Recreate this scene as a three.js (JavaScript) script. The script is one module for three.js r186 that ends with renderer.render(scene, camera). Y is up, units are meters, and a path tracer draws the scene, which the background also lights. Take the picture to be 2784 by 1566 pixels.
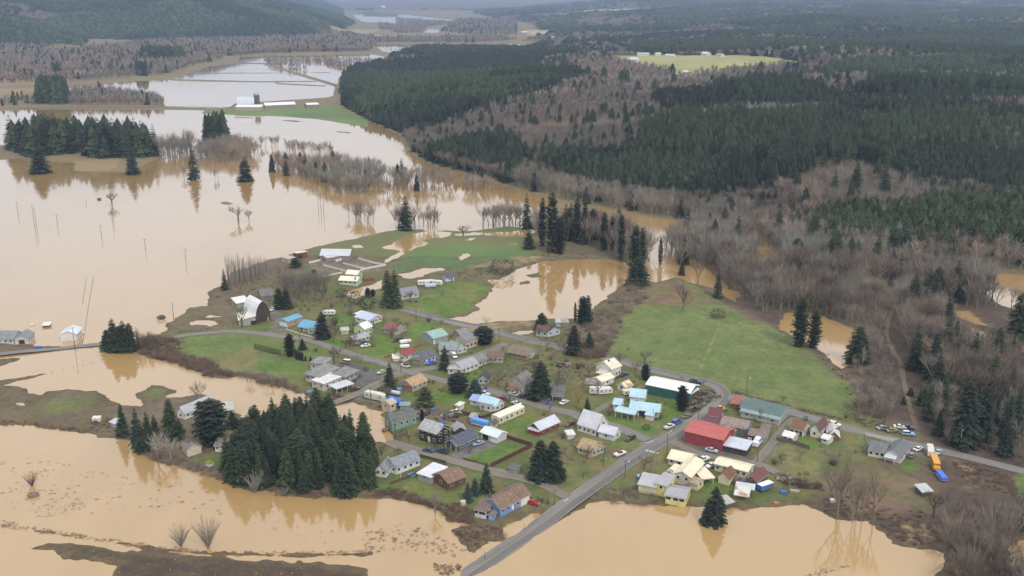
import * as THREE from 'three';
import { mergeGeometries } from 'three/addons/utils/BufferGeometryUtils.js';

// ---------------------------------------------------------------- camera, sky, sun, exposure
const scene = new THREE.Scene();
const EYE = 165, PITCH = 16.2 * Math.PI / 180, FOV = 32;
const camera = new THREE.PerspectiveCamera(FOV, 2784 / 1566, 1, 40000);
camera.position.set(0, EYE, 0);
camera.rotation.set(-PITCH, 0, 0);
scene.add(camera);

const renderer = new THREE.WebGLRenderer({ antialias: true });
renderer.toneMapping = THREE.LinearToneMapping;
renderer.toneMappingExposure = 1.27;
renderer.shadowMap.enabled = true;

// value noise, seeded
function hash2(x, y) { let h = Math.imul(x | 0, 374761393) + Math.imul(y | 0, 668265263); h = Math.imul(h ^ (h >>> 13), 1274126177); return ((h ^ (h >>> 16)) >>> 0) / 4294967296; }
function vnoise(x, y) {
  const ix = Math.floor(x), iy = Math.floor(y); let fx = x - ix, fy = y - iy; fx = fx * fx * (3 - 2 * fx); fy = fy * fy * (3 - 2 * fy);
  const a = hash2(ix, iy), b = hash2(ix + 1, iy), c = hash2(ix, iy + 1), d = hash2(ix + 1, iy + 1);
  return a + (b - a) * fx + (c - a) * fy + (a - b - c + d) * fx * fy;
}
function fbm(x, y, o = 4) { let s = 0, a = .5, n = 0; for (let i = 0; i < o; i++) { s += a * vnoise(x, y); n += a; a *= .5; x = x * 2.03 + 17.1; y = y * 2.03 + 9.7; } return s / n; }
function RNG(s) { let t = s >>> 0; return () => { t = (t + 0x6D2B79F5) >>> 0; let r = Math.imul(t ^ (t >>> 15), 1 | t); r = (r + Math.imul(r ^ (r >>> 7), 61 | r)) ^ r; return ((r ^ (r >>> 14)) >>> 0) / 4294967296; }; }
const clamp = (x, a = 0, b = 1) => Math.min(b, Math.max(a, x)), lerp = (a, b, t) => a + (b - a) * t;
const sstep = (a, b, x) => { const t = clamp((x - a) / (b - a)); return t * t * (3 - 2 * t); };

{ // overcast sky: an even pale layer of cloud, brighter overhead
  const W = 512, H = 256, d = new Float32Array(W * H * 4);
  for (let j = 0; j < H; j++) {
    const el = ((j + .5) / H - .5) * Math.PI, up = Math.max(0, Math.sin(el));
    for (let i = 0; i < W; i++) {
      const az = i / W * Math.PI * 2, k = .62 + .34 * Math.sqrt(up), n = 1 + .10 * (fbm(Math.cos(az) * 3 * (1.2 - up) + 7, Math.sin(az) * 3 * (1.2 - up) + 3, 4) - .5);
      const o = (j * W + i) * 4;
      d[o] = .995 * k * n; d[o + 1] = 1.0 * k * n; d[o + 2] = 1.035 * k * n; d[o + 3] = 1;
    }
  }
  const t = new THREE.DataTexture(d, W, H, THREE.RGBAFormat, THREE.FloatType);
  t.mapping = THREE.EquirectangularReflectionMapping; t.magFilter = THREE.LinearFilter; t.needsUpdate = true;
  scene.background = t; scene.environment = t;
}
const sun = new THREE.DirectionalLight(new THREE.Color(1, .95, .86), 1.5);
sun.position.set(260, 560, 120); sun.target.position.set(0, 0, -350);
sun.castShadow = true; sun.shadow.radius = 20; sun.shadow.mapSize.set(4096, 4096);
Object.assign(sun.shadow.camera, { left: -700, right: 700, top: 700, bottom: -700, near: 1, far: 2500 });
scene.add(sun, sun.target);
scene.fog = new THREE.FogExp2(new THREE.Color(.52, .70, 1), 0.000072);

// ---------------------------------------------------------------- from a bearing on the survey photograph to a place on the ground
const FOC = 783 / Math.tan(FOV * Math.PI / 360), CP = Math.cos(PITCH), SP = Math.sin(PITCH);
function bearing(px, py) { const dx = (px - 1392) / FOC, dy = -(py - 783) / FOC; return [dx, dy * CP - SP, -dy * SP - CP]; }
function onPlane(px, py, h = 0) { const d = bearing(px, py), t = (EYE - h) / Math.max(1e-4, -d[1]); return [d[0] * t, d[2] * t]; }
const sheet = (ox, oy, s) => (x, y) => [ox + x * s, oy + y * s];
const tA = sheet(0, 0, .5404), tB = sheet(1392, 0, .5404), tC = sheet(0, 400, .3882), tD = sheet(900, 400, .3882), tE = sheet(1784, 400, .3882),
  tF = sheet(0, 840, .23465), tG = sheet(600, 780, .23465), tH = sheet(1100, 800, .23465), tI = sheet(960, 1020, .23465), tJ = sheet(1500, 960, .23465),
  tK = sheet(1700, 1040, .23465), tL = sheet(2100, 1040, .23465), tM = sheet(200, 1060, .23465), tN = sheet(960, 1220, .23465), tO = sheet(0, 1226, .3882),
  tQ = sheet(2184, 1040, .23465), tR = sheet(1784, 1226, .3882), tS = sheet(700, 660, .1941), tZ = sheet(0, 0, 1.08075), tP = (x, y) => [x, y];
const pts = (t, ...a) => { const o = []; for (let i = 0; i < a.length; i += 2) o.push(t(a[i], a[i + 1])); return o; };

// signed distance to a polygon, positive inside, cut off at R
function Poly(p, R = 60) {
  let x0 = 1e9, x1 = -1e9, z0 = 1e9, z1 = -1e9;
  for (const [x, z] of p) { x0 = Math.min(x0, x); x1 = Math.max(x1, x); z0 = Math.min(z0, z); z1 = Math.max(z1, z); }
  const n = p.length;
  return {
    p, x0, x1, z0, z1,
    sd(x, z) {
      if (x < x0 - R || x > x1 + R || z < z0 - R || z > z1 + R) return -R;
      let m = 1e18, ins = false;
      for (let i = 0, j = n - 1; i < n; j = i++) {
        const ax = p[j][0], az = p[j][1], bx = p[i][0], bz = p[i][1], ex = bx - ax, ez = bz - az, wx = x - ax, wz = z - az;
        const t = clamp((wx * ex + wz * ez) / (ex * ex + ez * ez + 1e-9)), dx = wx - ex * t, dz = wz - ez * t, d = dx * dx + dz * dz;
        if (d < m) m = d;
        if ((az > z) !== (bz > z) && x < ex * (z - az) / (bz - az) + ax) ins = !ins;
      }
      return Math.min(R, Math.sqrt(m)) * (ins ? 1 : -1);
    },
    has(x, z) {
      if (x < x0 || x > x1 || z < z0 || z > z1) return false;
      let ins = false;
      for (let i = 0, j = n - 1; i < n; j = i++) { const ax = p[j][0], az = p[j][1], bx = p[i][0], bz = p[i][1]; if ((az > z) !== (bz > z) && x < (bx - ax) * (z - az) / (bz - az) + ax) ins = !ins; }
      return ins;
    },
  };
}
const flat = (p) => p.map(([x, y]) => onPlane(x, y));

// ---------------------------------------------------------------- where the flood stands: water (W) and land (L) outlines, laid one over the other
const shores = [];
const W_ = (p) => shores.push([-1, Poly(flat(p))]), L_ = (p) => shores.push([1, Poly(flat(p))]);
W_([...pts(tP, -900, 1000, -100, 958, 0, 946, 60, 941, 164, 944, 270, 935, 300, 928, 371, 919, 434, 908, 448, 899, 455, 898, 452, 878, 472, 870, 490, 859, 504, 847, 516, 837, 563, 831, 567, 821, 570, 790, 606, 773,
  621, 749, 637, 738, 668, 730, 699, 716, 726, 707, 761, 699, 815, 683, 842, 676, 900, 661, 970, 648, 1028, 633, 1082, 625, 1148, 623, 1234, 628, 1292, 627, 1381, 615, 1416, 619, 1455, 600, 1560, 606, 1640, 628, 1720, 655,
  1765, 690, 1740, 735, 1722, 757, 1784, 767, 1834, 755, 1935, 784, 2001, 823, 2010, 800, 1960, 765, 1900, 715, 1860, 690, 1950, 700, 2100, 720, 2300, 745, 2400, 765, 2560, 792, 2680, 795, 2720, 830, 2810, 855, 3300, 980,
  3300, 800, 2810, 748, 2600, 738, 2500, 718, 2330, 668, 2200, 648, 2050, 636, 1900, 604, 1800, 596, 1700, 578, 1560, 553, 1420, 520, 1290, 480, 1200, 455, 1140, 435, 1100, 400, 1085, 365, 1000, 330, 935, 292, 925, 272,
  905, 255, 912, 232, 940, 208, 1000, 180, 1065, 157, 1005, 147, 719, 154, 654, 154, 643, 172, 567, 181, 513, 200, 465, 216, 346, 222, 216, 232, 110, 262, 100, 288, 60, 300, -900, 310)]);
W_(pts(tP, 957, 35, 1016, 30, 1076, 30, 1124, 43, 1227, 54, 1249, 62, 1189, 62, 1141, 70, 1081, 76, 1060, 62, 989, 60, 968, 49));
W_(pts(tP, 1076, 73, 1125, 65, 1147, 78, 1195, 81, 1190, 89, 1060, 89));
W_(pts(tP, 952, 95, 1200, 95, 1205, 100, 1076, 103, 962, 103));
W_(pts(tP, 1016, 121, 1392, 119, 1500, 128, 1505, 135, 1392, 145, 1250, 152, 1100, 146, 1040, 140));
W_(pts(tP, 1260, 76, 1340, 76, 1335, 81, 1270, 82));
// pond below the hill and the wet hollows round it
W_(pts(tP, 1197, 869, 1238, 864, 1269, 858, 1311, 840, 1294, 827, 1325, 807, 1342, 782, 1323, 761, 1358, 759, 1377, 749, 1416, 728, 1482, 710, 1560, 705, 1653, 705, 1700, 714, 1715, 734, 1703, 765, 1668, 792, 1614, 838, 1560, 866, 1502, 868, 1451, 870, 1366, 872, 1288, 881, 1230, 876));
W_(pts(tD, 850, 600, 700, 585, 560, 610, 500, 630, 450, 660, 350, 710, 450, 716, 490, 735, 440, 760, 380, 785, 358, 808, 400, 812, 480, 765, 560, 722, 600, 700, 710, 676, 640, 650, 840, 625));
W_(pts(tD, 845, 610, 1000, 600, 1240, 595, 1400, 575, 1430, 592, 1380, 625, 1200, 628, 1050, 612, 900, 625));
W_(pts(tD, 920, 640, 1030, 632, 990, 652, 940, 655)); W_(pts(tD, 130, 695, 200, 680, 230, 700, 180, 710)); W_(pts(tD, 200, 672, 250, 665, 240, 678));
W_(pts(tD, 890, 760, 960, 742, 980, 752, 950, 775, 910, 792, 890, 780)); W_(pts(tD, 1015, 712, 1090, 697, 1105, 702, 1040, 716)); W_(pts(tD, 1210, 668, 1290, 665, 1310, 680, 1230, 682));
W_(pts(tD, 480, 890, 560, 880, 640, 850, 770, 848, 795, 860, 740, 870, 650, 890, 660, 905, 560, 920, 500, 915));
W_(pts(tD, 90, 1020, 200, 985, 300, 960, 350, 935, 350, 985, 280, 1010, 180, 1055, 130, 1045));
W_(pts(tD, 1230, 1310, 1300, 1290, 1420, 1275, 1490, 1262, 1500, 1270, 1420, 1300, 1300, 1325));
W_(pts(tC, 1310, 1230, 1380, 1215, 1480, 1212, 1525, 1238, 1470, 1255, 1400, 1245, 1330, 1250)); W_(pts(tC, 1410, 1192, 1480, 1180, 1540, 1190, 1470, 1197));
// sloughs and pools in the wood to the right
W_(pts(tP, 2120, 895, 2130, 848, 2180, 850, 2240, 862, 2318, 892, 2318, 935, 2290, 1008, 2240, 960, 2160, 912));
W_(pts(tP, 2591, 897, 2611, 885, 2677, 901, 2731, 920, 2784, 940, 2900, 965, 2900, 985, 2784, 960, 2716, 943, 2638, 924));
W_(pts(tP, 2595, 846, 2630, 846, 2685, 885, 2657, 881, 2607, 862)); W_(pts(tP, 2605, 948, 2650, 955, 2700, 980, 2690, 992, 2620, 975));
// flooded field to the left, up to the village street
W_(pts(tP, -900, 1080, 0, 970, 140, 955, 270, 944, 300, 957, 375, 959, 420, 975, 460, 985, 520, 1005, 560, 1022, 600, 1029, 647, 1022, 694, 1033, 724, 1045, 764, 1054, 795, 1059, 820, 1071, 849, 1083, 872, 1097, 896, 1097, 917, 1100, 952, 1095, 985, 1104,
  995, 1101, 1007, 1110, 1037, 1118, 1040, 1135, 1052, 1140, 1047, 1170, 1077, 1186, 1076, 1200, 1054, 1207, 1007, 1199, 975, 1192, 930, 1165, 900, 1140, 870, 1120, 820, 1102, 776, 1110, 740, 1128, 700, 1132, 660, 1142, 640, 1120, 600, 1090, 575, 1080, 545, 1070,
  518, 1075, 493, 1082, 453, 1079, 474, 1063, 460, 1051, 422, 1046, 399, 1056, 364, 1072, 380, 1086, 392, 1100, 380, 1105, 340, 1100, 293, 1091, 289, 1079, 279, 1068, 258, 1061, 188, 1058, 131, 1065, 113, 1075, 77, 1068, 68, 1056, 14, 1050, -200, 1052, -900, 1160));
// flood in front
W_(pts(tP, -900, 1290, -200, 1160, 0, 1156, 60, 1159, 100, 1164, 170, 1172, 200, 1175, 247, 1177, 277, 1189, 313, 1191, 350, 1198, 360, 1210, 378, 1229, 404, 1238, 435, 1257, 512, 1273, 526, 1290, 540, 1285, 559, 1288, 599, 1309, 622, 1316, 669, 1330, 716, 1337, 754, 1346, 798, 1351,
  900, 1352, 960, 1354, 1030, 1353, 1066, 1351, 1136, 1372, 1195, 1389, 1218, 1420, 1277, 1425, 1230, 1443, 1253, 1459, 1274, 1490, 1288, 1499, 1324, 1478, 1310, 1469, 1371, 1469, 1375, 1435, 1389, 1429, 1422, 1419, 1440, 1400, 1460, 1394, 1485, 1405, 1440, 1445, 1300, 1540, 1220, 1600, 1200, 1800, -900, 1900));
W_(pts(tP, 1530, 1402, 1600, 1372, 1632, 1362, 1700, 1366, 1760, 1372, 1830, 1379, 1862, 1377, 1930, 1378, 1994, 1381, 2017, 1389, 2048, 1385, 2071, 1379, 2114, 1375, 2180, 1372, 2215, 1381, 2238, 1397, 2273, 1412, 2308, 1416, 2358, 1416, 2397, 1443, 2420, 1478, 2483, 1490, 2541, 1494, 2572, 1505, 2572, 1536, 2552, 1564, 2540, 1800, 1180, 1800, 1240, 1606, 1340, 1540, 1470, 1445));
W_(pts(tP, 1150, 1650, 1240, 1560, 1380, 1462, 1478, 1404, 1530, 1400, 1475, 1450, 1340, 1545, 1280, 1640));
W_(pts(tP, 2784, 1470, 2740, 1490, 2720, 1530, 2760, 1545, 2900, 1540, 2900, 1460));
// banks, dikes, islets
L_(pts(tP, -60, 395, 120, 392, 300, 398, 420, 418, 440, 428, 345, 468, 200, 466, 205, 442, 130, 440, 60, 430, -60, 440));
L_(pts(tP, 70, 262, 216, 243, 300, 245, 445, 262, 447, 289, 640, 296, 640, 301, 380, 298, 180, 297, -200, 300, -200, 280));
L_(pts(tA, 1010, 570, 1050, 545, 1150, 540, 1180, 520, 1500, 500, 1650, 490, 1710, 470, 1760, 540, 1850, 595, 1850, 640, 1750, 625, 1600, 600, 1400, 585, 1200, 580));
L_(pts(tP, 465, 215, 560, 217, 700, 221, 860, 220, 860, 223, 700, 224, 560, 222, 466, 219));
L_(pts(tP, 715, 172, 735, 177, 830, 203, 925, 232, 915, 237, 820, 208, 720, 177)); L_(pts(tP, 640, 172, 725, 171, 725, 174, 640, 174)); L_(pts(tP, 520, 198, 780, 198, 900, 196, 900, 198, 520, 201));
L_(pts(tA, 1390, 417, 1640, 430, 1640, 436, 1390, 424)); L_(pts(tA, 1390, 405, 1400, 405, 1400, 424, 1390, 424));
L_(pts(tA, 1170, 588, 1280, 592, 1275, 597, 1180, 594)); L_(pts(tA, 1370, 602, 1460, 604, 1540, 612, 1480, 614)); L_(pts(tA, 1680, 659, 1790, 666, 1760, 671, 1690, 666));
L_(pts(tC, 1535, 388, 1590, 380, 1645, 402, 1570, 406)); L_(pts(tC, 1095, 1195, 1120, 1180, 1155, 1190, 1165, 1205, 1110, 1212));
L_(pts(tP, -300, 1080, 0, 1036, 60, 1025, 110, 1015, 135, 1014, 110, 1022, 60, 1034, 0, 1048, -300, 1098)); L_(pts(tP, -300, 990, 0, 974, 55, 973, 50, 982, 0, 997, -300, 1040));
L_(pts(tF, -900, 440, 0, 385, 180, 405, 340, 410, 450, 450, 300, 520, -900, 600));
L_([...pts(tO, 230, 680, 340, 650, 520, 648, 700, 668, 850, 703, 1050, 700, 1300, 730, 1500, 750, 1850, 765, 2100, 780, 2380, 795, 2550, 838, 2620, 900, 2600, 1300, 700, 1300, 760, 880, 810, 800, 750, 782, 560, 762, 450, 740, 370, 702)]);
L_(pts(tO, -200, 480, 0, 508, 300, 562, 700, 618, 1100, 683, 1500, 716, 2000, 724, 2600, 722, 2600, 730, 2000, 733, 1500, 726, 1100, 693, 700, 629, 300, 574, 0, 520, -200, 490));
L_(pts(tD, 1375, 895, 1460, 880, 1480, 905, 1400, 918)); L_(pts(tD, 1315, 955, 1380, 935, 1390, 955, 1330, 962));
W_(pts(tP, 30, 1093, 78, 1092, 65, 1106, 40, 1103));

function landDist(x, z) { let d = 60; for (const [k, p] of shores) { const s = p.sd(x, z); d = k < 0 ? Math.min(d, -s) : Math.max(d, s); } return d; }

// upland outlines: the wooded hill on the right and its plateau, the big hills far left, the far rim
const upR = Poly([...flat(pts(tP, 2810, 748, 2600, 738, 2500, 718, 2330, 668, 2200, 648, 2050, 636, 1900, 604, 1800, 596, 1700, 578, 1560, 553, 1420, 520, 1290, 480, 1200, 455, 1140, 435, 1100, 400, 1085, 365, 1000, 330, 935, 290, 925, 265, 930, 215, 960, 190, 1040, 165, 1100, 152, 1300, 156, 1505, 138, 1540, 128, 1420, 112, 1500, 98, 1440, 64, 1360, 52, 1290, 36)),
  [900, -15000], [22000, -15000], [22000, -700]], 1500);
const upL = Poly([[-16000, -3400], ...flat(pts(tP, -400, 132, 0, 128, 225, 126, 240, 106, 400, 112, 640, 104, 850, 102, 930, 84, 960, 66, 930, 48)), [-2600, -16000], [-16000, -16000]], 2500);
const upF = Poly([[-4000, -11500], [-1500, -12500], [2500, -11800], [6000, -10500], [16000, -9500], [16000, -22000], [-8000, -22000]], 3000);
const bumps = [[-120, -1500, 230, 150, 9], [90, -1480, 170, 110, 6], [60, -1820, 330, 120, -30], [-60, -2100, 420, 220, -25], [110, -1180, 170, 120, -14], [310, -1290, 240, 70, 15], [420, -1090, 380, 80, 13], [560, -880, 200, 70, 7], [230, -980, 150, 60, 6], [620, -1500, 260, 110, -14], [300, -1450, 200, 60, -12]];
function hills(x, z) {
  let h = 0, s = upR.sd(x, z);
  if (s > 0) {
    const dist = Math.hypot(x, z);
    h = 40 * (1 - Math.exp(-s / 240)) + (fbm(x / 420 + 3, z / 420, 3) - .5) * 38 * sstep(60, 500, s);
    h += clamp((dist - 2300) * .0105, 0, 68) * sstep(200, 1500, s) + (fbm(x / 1500 + 9, z / 900, 3) - .5) * 60 * sstep(1800, 4000, dist);
    for (const [bx, bz, rx, rz, k] of bumps) h += k * Math.exp(-Math.pow((x - bx) / rx, 2) - Math.pow((z - bz) / rz, 2)) * sstep(20, 140, s);
    h = Math.max(h, .4 * Math.min(s / 20, 4));
  }
  s = upL.sd(x, z);
  if (s > 0) h += 250 * (1 - Math.exp(-s / 800)) * (.7 + .6 * fbm(x / 1400 + 1, z / 1400 + 5, 3)) + (fbm(x / 380, z / 380 + 2, 3) - .5) * 90 * sstep(0, 500, s);
  s = upF.sd(x, z);
  if (s > 0) h += 130 * (1 - Math.exp(-s / 1500)) * (.6 + .7 * fbm(x / 2500 + 4, z / 2500, 3));
  return h;
}
function heightAt(x, z, D) {
  let d = D === undefined ? landDist(x, z) : D;
  d += (vnoise(x / 1.9, z / 1.5) - .5) * 1.5 + (vnoise(x / 4.2 + 11, z / 3.4) - .5) * 1.7 + (vnoise(x / 9 + 40, z / 7) - .5) * 2.2;
  if (d < 0) return Math.max(-1.6, d * .13);
  const k = 1 - Math.exp(-d / 13);
  return 1.75 * k + (fbm(x / 45 + 5, z / 45, 3) - .5) * .5 * k + (d > 25 ? hills(x, z) * sstep(25, 60, d) : 0);
}
// first place where the line of sight meets the ground
function ground(px, py) {
  const d = bearing(px, py), len = Math.hypot(d[0], d[2]);
  let t = (EYE - 60) / Math.max(.02, -d[1]); if (py > 640) t = (EYE - 3.5) / -d[1];
  let p = t;
  for (let i = 0; i < 900; i++) {
    const y = EYE + d[1] * t; if (y <= Math.max(0, heightAt(d[0] * t, d[2] * t))) break;
    p = t; t += py > 640 ? 1 : Math.max(1.5, t * .006); if (t > 20000) break;
  }
  for (let i = 0; i < 12; i++) { const m = (p + t) / 2; if (EYE + d[1] * m <= Math.max(0, heightAt(d[0] * m, d[2] * m))) t = m; else p = m; }
  const x = d[0] * t, z = d[2] * t; return new THREE.Vector3(x, Math.max(0, heightAt(x, z)), z);
}
// height of an upright thing whose foot is at p and whose top is seen at py
function tall(p, py) { const s = bearing(1392, py), D = -p.z; return Math.max(.3, EYE + s[1] / -s[2] * D - p.y); }
function wide(p, dpx) { return dpx / FOC * (-p.z * CP + (EYE - p.y) * SP); }

// ---------------------------------------------------------------- naming, materials, textures
const taken = new Map();
function numbered(n) { const k = taken.get(n) || 0; taken.set(n, k + 1); return k ? n + '_' + String(k).padStart(3, '0') : n; }
function tag(o, label, category, group) { o.userData.label = label; o.userData.category = category; if (group) o.userData.group = group; return o; }
function shade(o) { o.castShadow = true; o.receiveShadow = true; return o; }
function mesh(name, geo, m, parent = scene) { const o = shade(new THREE.Mesh(geo, m)); o.name = parent === scene ? numbered(name) : name; parent.add(o); return o; }
function thing(name, label, category, group, pos) { const g = new THREE.Group(); g.name = numbered(name); tag(g, label, category, group); if (pos) g.position.copy(pos); scene.add(g); return g; }
const lin = (c) => new THREE.Color().setRGB(c[0], c[1], c[2]);
const toS = (v) => Math.round(255 * clamp(v <= .0031308 ? v * 12.92 : 1.055 * Math.pow(v, 1 / 2.4) - .055));
function dataTex(w, h, f, srgb, rep) {
  const d = new Uint8Array(w * h * 4);
  for (let j = 0; j < h; j++) for (let i = 0; i < w; i++) { const c = f(i / w, j / h), o = (j * w + i) * 4; for (let k = 0; k < 3; k++) d[o + k] = srgb ? toS(c[k]) : Math.round(255 * clamp(c[k])); d[o + 3] = 255; }
  const t = new THREE.DataTexture(d, w, h, THREE.RGBAFormat, THREE.UnsignedByteType);
  t.magFilter = THREE.LinearFilter; t.minFilter = THREE.LinearMipmapLinearFilter; t.generateMipmaps = true; t.wrapS = t.wrapT = THREE.RepeatWrapping; if (srgb) t.colorSpace = THREE.SRGBColorSpace; if (rep) t.repeat.set(rep[0], rep[1]); t.needsUpdate = true; return t;
}
// periodic noise for tiling textures
function pn(u, v, f, s = 0) { const x = u * f, y = v * f, ix = Math.floor(x), iy = Math.floor(y); let a = x - ix, b = y - iy; a = a * a * (3 - 2 * a); b = b * b * (3 - 2 * b); const H = (i, j) => hash2(((i % f) + f) % f + s * 131, ((j % f) + f) % f + s * 57); return lerp(lerp(H(ix, iy), H(ix + 1, iy), a), lerp(H(ix, iy + 1), H(ix + 1, iy + 1), a), b); }
const pf = (u, v, f, s = 0) => (pn(u, v, f, s) * 4 + pn(u, v, f * 2, s + 1) * 2 + pn(u, v, f * 4, s + 2) * 1.2 + pn(u, v, f * 8, s + 3) * .8) / 8;
const mono = (v) => [v, v, v];
const grainTex = dataTex(256, 256, (u, v) => mono(.50 + .62 * pf(u, v, 6, 4) + .2 * (pn(u, v, 96, 9) - .5)), true, [.22, .22]);
const stainTex = dataTex(256, 256, (u, v) => { const a = pf(u, v, 5, 21), s = pf(u, v * .35, 24, 33); const k = .58 + .44 * a + .16 * s; return [k, k * .98, k * .94]; }, true, [.13, .13]);
const metalTex = dataTex(256, 64, (u, v) => { const a = pf(u, v, 4, 51), st = pn(u, v * .25, 40, 12); const k = .66 + .32 * a + .18 * st; return [k, k * .985, k * .965]; }, true, [.16, .1]);
const rustTex = dataTex(256, 256, (u, v) => { const a = pf(u, v, 5, 61), r = sstep(.52, .68, a); return [lerp(.95, .62, r), lerp(.93, .34, r), lerp(.9, .2, r)]; }, true, [.1, .1]);
const ribTex = dataTex(64, 8, (u) => mono(Math.abs((u * 8) % 1 - .5) > .38 ? 1 : .3), false, [.33, .33]);
const sidingTex = dataTex(8, 64, (u, v) => mono(((v * 8) % 1)), false, [.6, .6]);
const roughBump = dataTex(256, 256, (u, v) => mono(pf(u, v, 16, 71)), false, [.25, .25]);
const matCache = new Map();
function mat(c, o = {}) {
  const k = c.join() + JSON.stringify(o); if (matCache.has(k)) return matCache.get(k);
  const P = { color: lin(c), roughness: o.r ?? .85, metalness: o.m ?? 0 };
  if (o.t === 'grain') P.map = grainTex; if (o.t === 'stain') P.map = stainTex; if (o.t === 'metal') P.map = metalTex; if (o.t === 'rust') P.map = rustTex;
  if (o.b === 'rib') { P.bumpMap = ribTex; P.bumpScale = .04; } if (o.b === 'siding') { P.bumpMap = sidingTex; P.bumpScale = .03; } if (o.b === 'rough') { P.bumpMap = roughBump; P.bumpScale = .05; }
  if (o.coat) { P.clearcoat = o.coat; P.clearcoatRoughness = .12; }
  if (o.ds) P.side = THREE.DoubleSide;
  const m = o.coat ? new THREE.MeshPhysicalMaterial(P) : new THREE.MeshStandardMaterial(P); matCache.set(k, m); return m;
}
const glassM = mat([.025, .032, .04], { r: .06 }), whiteTrim = mat([.72, .72, .70], { r: .6, t: 'stain' }), darkM = mat([.03, .03, .032], { r: .7 }), woodM = mat([.14, .10, .07], { t: 'grain' }), poleM = mat([.13, .105, .085], { t: 'grain' });

// ---------------------------------------------------------------- what covers the ground
const GB = [.105, .175, .028], GF = [.128, .17, .046], GD = [.165, .15, .058], MUD = [.15, .115, .07], LEAF = [.105, .074, .05], TAN = [.31, .225, .115], GRAV = [.20, .185, .165], DARKF = [.072, .052, .034], BRAM = [.085, .058, .045], VIV = [.085, .16, .045];
const cover = [];
function zone(p, c, o = {}) { cover.push({ P: Poly(p.map(([x, y]) => { const g = ground(x, y); return [g.x, g.z]; }), 30), c, c2: o.c2 || null, s: o.s || 12, e: o.e || 1.5, k: o.k ?? 1, t: o.t ?? .5 }); }
zone(pts(tP, -300, 1010, 0, 960, 300, 935, 600, 840, 1000, 640, 1500, 600, 1760, 700, 1720, 900, 1400, 900, 900, 1020, 640, 1020, 480, 950, 300, 950), [.14, .125, .055], { c2: [.115, .12, .045], s: 18, e: 4 });
zone(pts(tP, 450, 860, 560, 830, 700, 840, 900, 780, 1050, 760, 1200, 870, 1400, 880, 1560, 880, 1600, 900, 1800, 960, 2000, 1030, 2350, 1110, 2500, 1190, 2400, 1250, 2200, 1375, 1900, 1385, 1600, 1375, 1480, 1405, 1380, 1440, 1200, 1395, 1060, 1355, 1000, 1260, 960, 1150, 860, 1095, 640, 1025, 480, 955), GD, { c2: [.115, .14, .04], s: 9, e: 2 });
zone(pts(tP, 1790, 740, 2001, 823, 2330, 900, 2560, 760, 2900, 780, 2900, 1800, 2540, 1800, 2570, 1500, 2400, 1450, 2300, 1416, 2240, 1397, 2230, 1300, 2330, 1260, 2500, 1300, 2560, 1230, 2480, 1150, 2320, 1120, 2330, 1030, 2150, 910, 1990, 830, 1840, 757), LEAF, { c2: BRAM, s: 10, e: 5 });
zone(pts(tP, 1640, 640, 1760, 690, 1740, 720, 1500, 700, 1440, 660, 1450, 620), GD, { c2: LEAF, s: 7, e: 4 });
zone(pts(tZ, 1560, 810, 1620, 740, 1680, 702, 1725, 700, 1790, 745, 1880, 800, 1960, 830, 2030, 880, 2100, 945, 2158, 985, 2135, 1052, 2050, 1032, 1850, 987, 1690, 942, 1610, 922, 1530, 885), GF, { c2: [.15, .185, .058], s: 22, e: 1.6 });
for (const o of [0, 8]) zone(pts(tE, 445 + o, 1160, 449 + o, 1160, 420 + o, 1290, 360 + o, 1440, 300 + o, 1560, 295 + o, 1560, 354 + o, 1440, 415 + o, 1290), [.23, .225, .075], { e: .5, k: .7 });
zone(pts(tD, 2150, 1000, 2290, 930, 2450, 940, 2560, 1010, 2700, 1100, 2560, 1120, 2300, 1110, 2100, 1130), GD, { c2: [.20, .12, .075], s: 9, e: 6 });
zone(pts(tZ, 455, 852, 530, 838, 640, 835, 720, 850, 790, 870, 800, 890, 775, 965, 700, 962, 620, 945, 560, 925, 480, 903), GF, { c2: [.19, .175, .065], s: 13, e: 2 });
zone(pts(tG, -400, 560, 200, 545, 600, 560, 700, 600, 500, 650, 300, 700, 0, 790, -100, 850, -300, 720), [.13, .185, .045], { c2: GF, s: 8, e: 6 });
zone(pts(tG, 680, 820, 1000, 900, 1020, 1000, 990, 1110, 1050, 1170, 900, 1140, 760, 1060, 500, 1000, 400, 920), [.14, .15, .045], { c2: GB, s: 10, e: 5 });
zone(pts(tL, 0, 690, 60, 680, 420, 780, 610, 850, 560, 980, 520, 1100, 100, 1095, -170, 950, -100, 800), [.165, .17, .055], { c2: [.20, .185, .08], s: 8, e: 2 });
zone(pts(tL, 310, 630, 640, 695, 430, 790, 340, 760, 240, 700), GB, { s: 6, e: .8 });
zone(pts(tQ, 700, 625, 1110, 690, 1050, 710, 760, 690), GB, { e: .8 }); zone(pts(tQ, 600, 580, 710, 600, 740, 720, 650, 810, 560, 780, 600, 660), [.15, .17, .055], { e: 1.2 });
zone(pts(tQ, 1050, 965, 1150, 925, 1290, 830, 1340, 900, 1320, 1025, 1180, 1035), GB, { c2: [.12, .15, .04], s: 5, e: 1.5 });
zone(pts(tQ, 2430, 1080, 2557, 1040, 2800, 1100, 2800, 1400, 2530, 1320), [.13, .18, .04], { e: 1.5 });
zone(pts(tI, 1270, 970, 1770, 770, 2050, 830, 1610, 1060), GB, { c2: [.12, .19, .035], s: 5, e: .5 });
zone(pts(tI, 890, 120, 1340, 230, 1340, 330, 1180, 345, 1000, 350, 880, 320, 640, 300, 620, 200, 760, 190), [.15, .165, .04], { c2: GB, s: 8, e: 1.5 });
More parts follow.
